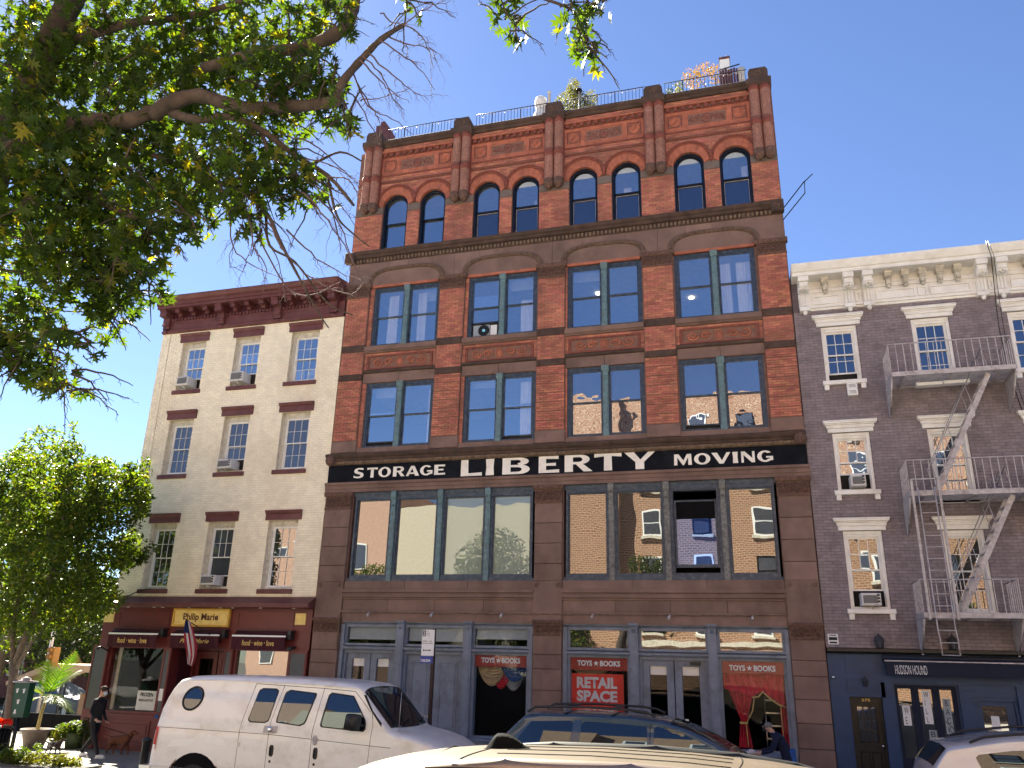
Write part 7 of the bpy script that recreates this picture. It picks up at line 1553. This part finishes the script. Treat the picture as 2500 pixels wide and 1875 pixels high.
for nm, lab, bl, tk in (('background_tree', 'taller hazy green tree rising behind the street tree at the far left', [((-37, 34, 12.0), (1.6, 1.6, 2.6), 1500), ((-36.0, 34, 9.5), (2.4, 2, 2.4), 2400), ((-34.5, 33, 8.2), (2.2, 2, 1.8), 1800), ((-38.5, 34, 8.5), (2.8, 2, 3), 2400)], (-37, 34)), ('background_tree', 'dark shaded tree mass behind the corner canopy', [((-33, 35, 3.9), (3.2, 2, 2.6), 4200), ((-28, 35, 3.6), (3.0, 2, 2.4), 4000), ((-24.5, 36, 3.4), (2.4, 2, 2.4), 3000), ((-38, 37, 4.4), (4, 3, 3.6), 3200)], (-31, 36))):
    plant(nm, lab, 'tree', bl, .17, M['leaf_far' if tk[0] < -35 else 'leaf_dark'], [([(tk[0], tk[1], 0), (tk[0]+.3, tk[1], 4), (tk[0], tk[1], 8)], .3, .1)], loc=(tk[0], tk[1], 0))
# the big oak overhead
t = thing('oak_tree', (-6.6, 2.6, .2), 'large overhanging oak with lobed leaves and bare twigs filling the upper left sky', 'tree')
BL = [(-5.17, 3.73, 7.17, 0.5), (-4.6, 3.81, 7.1, 0.52), (-4.02, 3.84, 7.0, 0.45), (-3.55, 3.94, 6.93, 0.4), (-2.96, 3.81, 6.71, 0.33), (-2.68, 3.93, 6.8, 0.22), (-2.15, 3.34, 6.25, 0.11), (-4.85, 3.63, 6.4, 0.5), (-4.58, 3.94, 6.51, 0.5), (-3.79, 3.75, 6.28, 0.41), (-3.49, 3.91, 6.48, 0.38), (-2.69, 3.39, 5.88, 0.25), (-2.57, 3.63, 6.12, 0.23), (-2.29, 3.48, 5.89, 0.15), (-2.66, 3.68, 5.86, 0.19), (-2.34, 3.7, 5.81, 0.12), (-2.03, 3.33, 5.45, 0.06), (-4.47, 3.46, 5.67, 0.45), (-4.02, 3.5, 5.55, 0.39), (-4.01, 3.92, 5.87, 0.38), (-3.53, 3.83, 5.79, 0.32), (-2.86, 3.43, 5.43, 0.24), (-2.91, 3.85, 5.7, 0.23), (-2.36, 3.41, 5.17, 0.16), (-2.41, 3.73, 5.28, 0.1), (-2.48, 3.4, 5.1, 0.13), (-2.64, 3.32, 5.08, 0.18), (-3.37, 3.9, 5.45, 0.26), (-2.67, 3.46, 4.96, 0.1), (-3.29, 3.46, 5.1, 0.25), (-4.13, 3.97, 5.53, 0.33), (-4.49, 3.9, 5.47, 0.38), (-4.43, 3.51, 5.23, 0.36), (-4.83, 3.95, 5.13, 0.31), (-4.1, 3.68, 4.94, 0.28), (-3.87, 3.77, 4.99, 0.2), (-3.4, 3.46, 4.89, 0.15), (-4.0, 3.94, 4.82, 0.17), (-3.6, 3.78, 4.81, 0.12), (-4.06, 3.96, 4.66, 0.12), (-4.66, 3.91, 4.7, 0.22), (-4.26, 3.52, 4.28, 0.17), (-4.06, 3.56, 4.18, 0.15), (-3.7, 3.43, 4.01, 0.08), (-3.72, 3.42, 4.28, 0.1), (-1.18, 3.5, 6.14, 0.07), (-1.1, 3.5, 6.04, 0.05), (-0.75, 3.5, 6.0, 0.1), (-0.7, 3.5, 5.81, 0.09), (-0.61, 3.5, 6.05, 0.06), (-1.81, 3.54, 6.41, 0.05)]  # crown, limbs and twigs traced from image pixels, then scaled about the camera
LIMBS = [
   ([(-5.12, 3.69, 5.48), (-4.95, 3.63, 5.86), (-4.93, 3.69, 6.35), (-4.75, 3.63, 6.78), (-4.74, 3.69, 7.42)], (0.133, 0.089)) ,
   ([(-4.88, 3.56, 5.79), (-4.51, 3.5, 5.85), (-4.18, 3.56, 5.97), (-3.76, 3.5, 5.85), (-3.59, 3.56, 5.95)], (0.071, 0.044)) ,
   ([(-3.54, 3.52, 5.89), (-3.38, 3.46, 5.89), (-3.21, 3.52, 5.96), (-2.83, 3.46, 5.75), (-2.51, 3.52, 5.74), (-2.17, 3.46, 5.66)], (0.053, 0.033)) ,
   ([(-2.21, 3.52, 5.71), (-2.15, 3.46, 5.79), (-2.06, 3.52, 6.01), (-1.92, 3.46, 6.06), (-1.81, 3.52, 6.2)], (0.031, 0.013)) ,
   ([(-3.34, 3.65, 6.32), (-2.91, 3.59, 6.28), (-2.57, 3.65, 6.32), (-2.28, 3.59, 6.33), (-2.26, 3.65, 6.56), (-2.22, 3.59, 6.66)], (0.035, 0.049)) ,
   ([(-3.42, 3.52, 5.87), (-3.15, 3.46, 5.72), (-2.96, 3.52, 5.75), (-2.65, 3.46, 5.54), (-2.44, 3.52, 5.37), (-2.17, 3.46, 5.15), (-2.02, 3.52, 4.97)], (0.031, 0.008)) ,
   ([(-2.66, 3.47, 5.52), (-2.48, 3.41, 5.26), (-2.3, 3.47, 5.26), (-2.08, 3.41, 5.26), (-1.97, 3.47, 5.22)], (0.013, 0.004)) ,
   ([(-4.84, 3.74, 5.8), (-4.34, 3.68, 5.58), (-3.86, 3.74, 5.32), (-3.38, 3.68, 5.09)], (0.04, 0.013)) ,
   ([(-4.45, 3.78, 6.18), (-3.86, 3.72, 5.82), (-3.37, 3.78, 5.58), (-2.91, 3.72, 5.32)], (0.027, 0.009)) ,
   ([(-4.89, 3.74, 6.9), (-4.16, 3.68, 6.91), (-3.68, 3.74, 6.92), (-3.12, 3.68, 6.87)], (0.04, 0.018)) ,
   ([(-2.72, 3.52, 5.13), (-2.54, 3.46, 4.96), (-2.45, 3.52, 4.77), (-2.27, 3.46, 4.51), (-2.17, 3.52, 4.33), (-2.06, 3.46, 4.2)], (0.013, 0.003)) ,
   ([(-2.62, 3.56, 5.03), (-2.52, 3.5, 4.77), (-2.38, 3.56, 4.68), (-2.11, 3.5, 4.37), (-1.98, 3.56, 4.31)], (0.009, 0.003)) ,
   ([(-2.21, 3.52, 5.19), (-2.09, 3.46, 4.89), (-2.04, 3.52, 4.82), (-1.87, 3.46, 4.66)], (0.009, 0.003)) ,
   ([(-1.05, 3.43, 6.17), (-0.75, 3.37, 5.92), (-0.72, 3.43, 5.85), (-0.67, 3.37, 5.65)], (0.009, 0.004)) ,
   ([(-1.17, 3.43, 6.17), (-1.11, 3.37, 5.98), (-1.09, 3.43, 5.96)], (0.005, 0.003)) ,
]
TW = [
   [(-2.03, 3.44, 5.91), (-1.88, 3.44, 5.73), (-1.8, 3.44, 5.64), (-1.69, 3.44, 5.54)] ,
   [(-2.17, 3.6, 5.98), (-2.04, 3.6, 5.71), (-1.87, 3.6, 5.59), (-1.73, 3.6, 5.45)] ,
   [(-2.05, 3.49, 5.99), (-1.92, 3.49, 5.84), (-1.84, 3.49, 5.67), (-1.74, 3.49, 5.54)] ,
   [(-1.91, 3.44, 6.03), (-1.74, 3.44, 5.87), (-1.65, 3.44, 5.77), (-1.54, 3.44, 5.6)] ,
   [(-1.89, 3.49, 6.1), (-1.72, 3.49, 6.0), (-1.61, 3.49, 5.95), (-1.57, 3.49, 5.85)] ,
   [(-1.84, 3.57, 6.25), (-1.73, 3.57, 6.16), (-1.67, 3.57, 6.05), (-1.62, 3.57, 5.88)] ,
   [(-1.93, 3.36, 5.87), (-1.77, 3.36, 5.69), (-1.66, 3.36, 5.57), (-1.54, 3.36, 5.47)] ,
   [(-2.17, 3.65, 5.96), (-2.07, 3.65, 5.78), (-1.99, 3.65, 5.65), (-1.96, 3.65, 5.53)] ,
   [(-1.72, 3.35, 6.02), (-1.59, 3.35, 6.11), (-1.44, 3.35, 6.13)] ,
   [(-1.91, 3.58, 6.25), (-1.81, 3.58, 6.38), (-1.61, 3.58, 6.38)] ,
   [(-2.2, 3.61, 5.88), (-2.1, 3.61, 5.73), (-1.97, 3.61, 5.5), (-1.95, 3.61, 5.45)] ,
   [(-1.95, 3.35, 5.55), (-1.85, 3.35, 5.53), (-1.65, 3.35, 5.56)] ,
   [(-2.61, 3.59, 5.41), (-2.48, 3.59, 5.26), (-2.34, 3.59, 5.07), (-2.21, 3.59, 4.89)] ,
   [(-2.48, 3.46, 5.28), (-2.3, 3.46, 5.14), (-2.1, 3.46, 4.98), (-1.95, 3.46, 4.77)] ,
   [(-2.53, 3.53, 5.54), (-2.29, 3.53, 5.41), (-2.11, 3.53, 5.21), (-2.0, 3.53, 5.11)] ,
   [(-2.32, 3.34, 5.23), (-2.11, 3.34, 5.14), (-1.92, 3.34, 5.01)] ,
   [(-2.25, 3.35, 4.99), (-2.07, 3.35, 4.78), (-1.93, 3.35, 4.57), (-1.84, 3.35, 4.41)] ,
   [(-2.49, 3.4, 4.87), (-2.33, 3.4, 4.64), (-2.16, 3.4, 4.47), (-1.93, 3.4, 4.35), (-1.86, 3.4, 4.39)] ,
   [(-2.79, 3.65, 5.22), (-2.69, 3.65, 4.98), (-2.55, 3.65, 4.74), (-2.46, 3.65, 4.47)] ,
   [(-2.65, 3.4, 5.0), (-2.55, 3.4, 4.72), (-2.45, 3.4, 4.56), (-2.45, 3.4, 4.41)] ,
   [(-2.9, 3.58, 5.14), (-2.83, 3.58, 4.85), (-2.67, 3.58, 4.7), (-2.44, 3.58, 4.59)] ,
   [(-2.52, 3.64, 4.95), (-2.33, 3.64, 4.77), (-2.16, 3.64, 4.64), (-1.95, 3.64, 4.54)] ,
   [(-2.33, 3.64, 5.15), (-2.17, 3.64, 4.93), (-2.06, 3.64, 4.68), (-1.95, 3.64, 4.51)] ,
   [(-2.17, 3.45, 5.14), (-2.03, 3.45, 5.09), (-1.94, 3.45, 4.92)] ,
   [(-2.86, 3.45, 5.4), (-2.7, 3.45, 5.12), (-2.69, 3.45, 4.87), (-2.74, 3.45, 4.67), (-2.62, 3.45, 4.59)] ,
   [(-2.23, 3.51, 6.45), (-2.16, 3.51, 6.27), (-2.03, 3.51, 6.15)] ,
   [(-2.41, 3.59, 6.61), (-2.35, 3.59, 6.39), (-2.28, 3.59, 6.21)] ,
   [(-1.89, 3.37, 6.18), (-1.8, 3.37, 6.07), (-1.7, 3.37, 6.04)] ,
   [(-2.7, 3.58, 4.95), (-2.43, 3.58, 4.54), (-2.26, 3.58, 4.47), (-2.09, 3.58, 4.53)] ,
]

k = MB()
for P, r in LIMBS:
    n = len(P)
    if n > 2:
        Q = []
        for i in range(n-1):
            for s in range(4):
                a = Vector(P[max(i-1, 0)]); b = Vector(P[i]); c = Vector(P[i+1]); d = Vector(P[min(i+2, n-1)]); u = s/4
                Q.append(.5*((2*b)+(c-a)*u+(2*a-5*b+4*c-d)*u*u+(3*b-a-3*c+d)*u**3))
        Q.append(Vector(P[-1]))
    else: Q = [Vector(p) for p in P]
    m_ = len(Q); k.tube([tuple(q) for q in Q], [(r[0]+(r[1]-r[0])*i/(m_-1))*(1+.10*math.sin(i*2.3+m_)) for i in range(m_)], 9)
tb_ = LIMBS[0][0][0]; k.tube([(-6.6, 2.6, .2), (-6.4, 2.9, 2.0), (-6.0, 3.3, 3.8), tb_], [.30, .25, .20, .135], 12); k.tube([(-6.0, 3.3, 3.8), LIMBS[1][0][0]], [.11, .075], 9)
k.build('limb', M['bark'], t, fix=False, kind='stuff')
rr = random.Random(9)
def twig(mb, P, r, depth):
    n = len(P); Q = []
    for i in range(n-1):
        for s in range(4):
            a = Vector(P[max(i-1, 0)]); b = Vector(P[i]); c = Vector(P[i+1]); d = Vector(P[min(i+2, n-1)]); u = s/4
            Q.append(.5*((2*b)+(c-a)*u+(2*a-5*b+4*c-d)*u*u+(3*b-a-3*c+d)*u**3)+Vector((rr.gauss(0, .004), rr.gauss(0, .004), rr.gauss(0, .004))))
    Q.append(Vector(P[-1])); m_ = len(Q)
    mb.tube([tuple(q) for q in Q], [r*(1-.72*i/(m_-1)) for i in range(m_)], 4, cap=False)
    if depth > 0:
        for i in range(2, m_-1):
            if rr.random() < .5:
                d = (Q[i]-Q[i-1]).normalized(); s_ = Vector((rr.gauss(0, .5), rr.gauss(0, .4), rr.gauss(-.25, .4))); e = d*.9+s_; e.normalize(); L = rr.uniform(.07, .22)*(1 if depth > 1 else .5)
                e2 = (e+Vector((.15, 0, -.45))).normalized(); twig(mb, [tuple(Q[i]), tuple(Q[i]+e*L*.5), tuple(Q[i]+e*L*.5+e2*L*.5)], r*.5*(1-.5*i/m_), depth-1)
k = MB()
for P in TW: twig(k, P, .0055, 2)
k.build('bare_twigs', M['twig'], t, fix=False, kind='stuff')
k = MB()
for x, y, z, r in BL:
    for _ in range(int(5+r*14)):
        a = Vector((x, y, z))+Vector((rr.gauss(0, r*.45), rr.gauss(0, r*.4), rr.gauss(0, r*.45))); d = Vector((rr.gauss(.4, .6), rr.gauss(0, .5), rr.gauss(-.3, .5))).normalized()*rr.uniform(.13, .36)
        twig(k, [tuple(a), tuple(a+d*.5+Vector((0, 0, .03))), tuple(a+d)], .008, 1)
k.build('leafy_twigs', M['bark'], t, fix=False, kind='stuff')
LOBES = [(0, -.06), (.06, .06), (.26, .02), (.50, -.02), (.27, .20), (.10, .24), (.34, .38), (.60, .56), (.30, .50), (.10, .50), (.26, .70), (.36, .92), (.12, .76), (.05, .86), (0, 1.08)]
LO = LOBES+[(-a, b) for a, b in reversed(LOBES[1:-1])]
def oak(mb, q, tt, bb, nn, s):
    n = len(mb.v); mb.v.append(tuple(q+tt*(.35*s*2)+nn*(.05*s))); k_ = len(LO); curl = rr.uniform(-.25, .1)
    for u, v in LO: mb.v.append(tuple(q+bb*(u*s*1.9)+tt*(v*s*2)+nn*(abs(u)*s*.35+curl*s*v*v)))
    for i in range(k_): mb.f.append((n, n+1+i, n+1+(i+1) % k_)); mb.m.append(0); mb.sm.append(False)
LP = []
for x, y, z, r in BL:
    n = int(235*r*r/.105*(1.7 if z < 5 else 1)) if r > .13 else int(2100*r*r+8)
    for _ in range(n):
        while True:
            p = Vector((rr.uniform(-1, 1), rr.uniform(-1, 1), rr.uniform(-1, 1)))
            if p.length <= 1: break
        q = Vector((x, y, z))+Vector((p.x*r, p.y*max(r, .2)*1.1, p.z*r))
        tt = Vector((rr.gauss(.1, .6), rr.gauss(0, .6), rr.gauss(-.75, .45))).normalized(); nn = tt.cross(Vector((rr.gauss(0, 1), rr.gauss(0, 1), rr.gauss(0, .5)))).normalized(); bb = nn.cross(tt)
        LP.append((q, tt, bb, nn, rr.uniform(.030, .051), p.length))
LP.sort(key=lambda a: -a[5]*(1 if a[0].x > -6 else .6))
for q, tt, bb, nn, s, _ in LP[:300]:
    k = MB(); oak(k, q, tt, bb, nn, s); k.build('leaf', M['leaf_oak'], t, fix=False)
k = MB()
for q, tt, bb, nn, s, _ in LP[300:]: oak(k, q, tt, bb, nn, s)
k.build('crown', M['leaf_oak'], t, fix=False, kind='stuff')

# ================================================================== the street behind the camera (mirrored in the windows)
def brickmat(name, a, b, mort, sc=1.):
    m, n, out = newmat(name); L = n.links.new; p = n.nodes.new('ShaderNodeBsdfPrincipled'); p.inputs['Roughness'].default_value = .9; L(p.outputs[0], out.inputs[0])
    geo = n.nodes.new('ShaderNodeNewGeometry'); sp = n.nodes.new('ShaderNodeSeparateXYZ'); L(geo.outputs['Position'], sp.inputs[0]); ad = n.nodes.new('ShaderNodeMath'); L(sp.outputs[0], ad.inputs[0]); L(sp.outputs[1], ad.inputs[1]); cb_ = n.nodes.new('ShaderNodeCombineXYZ'); L(ad.outputs[0], cb_.inputs[0]); L(sp.outputs[2], cb_.inputs[1])
    bt = n.nodes.new('ShaderNodeTexBrick'); bt.inputs['Color1'].default_value = hexlin(a); bt.inputs['Color2'].default_value = hexlin(b); bt.inputs['Mortar'].default_value = hexlin(mort); bt.inputs['Scale'].default_value = 1.; bt.inputs['Brick Width'].default_value = .24*sc; bt.inputs['Row Height'].default_value = .11*sc; bt.inputs['Mortar Size'].default_value = .014*sc
    L(cb_.outputs[0], bt.inputs[0]); L(bt.outputs[0], p.inputs['Base Color']); return m
obm = brickmat('opposite_brick', (.22, .10, .06), (.30, .145, .085), (.44, .33, .23), 1.25)
ob = thing('opposite_apartment_building', (3, -11, .3), 'tan brick apartment block across the street, mirrored in the windows', 'building')
k = MB(); k.box(-11.0, 24, -24, -11, .3, 20.0); k.box(-11.5, -8.3, -11, -10.2, .3, 20.0); k.build('wall', obm, ob)
for i in range(9):
    for j in range(5):
        x = -9.8+i*3.3 if i else -6.6; x = -6.9+i*3.3; z = 4.6+j*3.05
        if x > 22: continue
        k = MB(); k.box(x, x+1.2, -10.99, -10.95, z, z+1.8); f_ = k.build('window', M['whiteC'] if (i+j) % 3 else M['blackm'], ob)
        k = MB(); k.box(x+.12, x+1.08, -10.94, -10.92, z+.12, z+.84); k.box(x+.12, x+1.08, -10.94, -10.92, z+.96, z+1.68); k.build('pane', M['gl_small'], f_); k = MB(); k.box(x-.1, x+1.3, -10.99, -10.85, z-.16, z-.002); k.build('sill', M['whiteD'], f_)
k = MB(); k.box(-11, 24, -10.99, -10.88, 3.9, 4.2); k.build('band_course', M['whiteD'], ob)
oc = thing('opposite_stucco_house', (-19, -11, .3), 'low pinkish and cream stucco houses across the street, mirrored in the left windows', 'building')
k = MB(); k.box(-24, -12, -20, -11.5, .3, 13.2); k.build('wall', surf('pale_stucco', (.55, .49, .39), .9, var=.08), oc)
for x in (-22.5, -18, -15.2): 
    for z in (2.2, 6.0): k = MB(); k.box(x, x+1.3, -11.49, -11.44, z, z+1.9); f_ = k.build('window', M['black'], oc); k = MB(); k.box(x+.1, x+1.2, -11.43, -11.42, z+.1, z+1.8); k.build('pane', M['gl_small'], f_)
od = thing('opposite_pink_house', (-27, -11, .3), 'reddish pink plastered house across the street at the corner, mirrored in the left windows', 'building')
k = MB(); k.box(-36, -24.2, -20, -12.5, .3, 15.0); k.build('wall', surf('pink_plaster', (.48, .31, .24), .9, var=.12), od)
for i in range(4):
    for z in (2.2, 5.8, 9.0): x = -35+i*3; k = MB(); k.box(x, x+1.2, -12.49, -12.44, z, z+1.8); f_ = k.build('window', M['whiteC'], od); k = MB(); k.box(x+.1, x+1.1, -12.43, -12.42, z+.1, z+1.7); k.build('pane', M['gl_small'], f_)
for x, lab, h_ in ((-16.0, 'round street tree across the street mirrored in the second floor windows', 11.0), (-20.5, 'bushy street tree left of the round one across the street', 7.8), (-12.0, 'smaller street tree right of the round one across the street', 6.5), (9.5, 'street tree right of the opposite apartment entrance', 6.5), (-24.5, 'street tree in front of the opposite pink house', 8.8)):
    plant('opposite_tree', lab, 'tree', [((x, -7.5, h_*.72), (2.4, 2.2, h_*.28), 4200), ((x+.8, -7.0, h_*.55), (1.9, 1.6, h_*.22), 2000), ((x-.9, -7.3, h_*.6), (1.6, 1.6, h_*.22), 1500)], .16, M['leaf_loc'], [([(x, -7.5, .3), (x+.1, -7.5, 2.4), (x, -7.5, h_*.6)], .14, .06)], group='trees across the street', loc=(x, -7.5, .3))
bpy.context.view_layer.update()
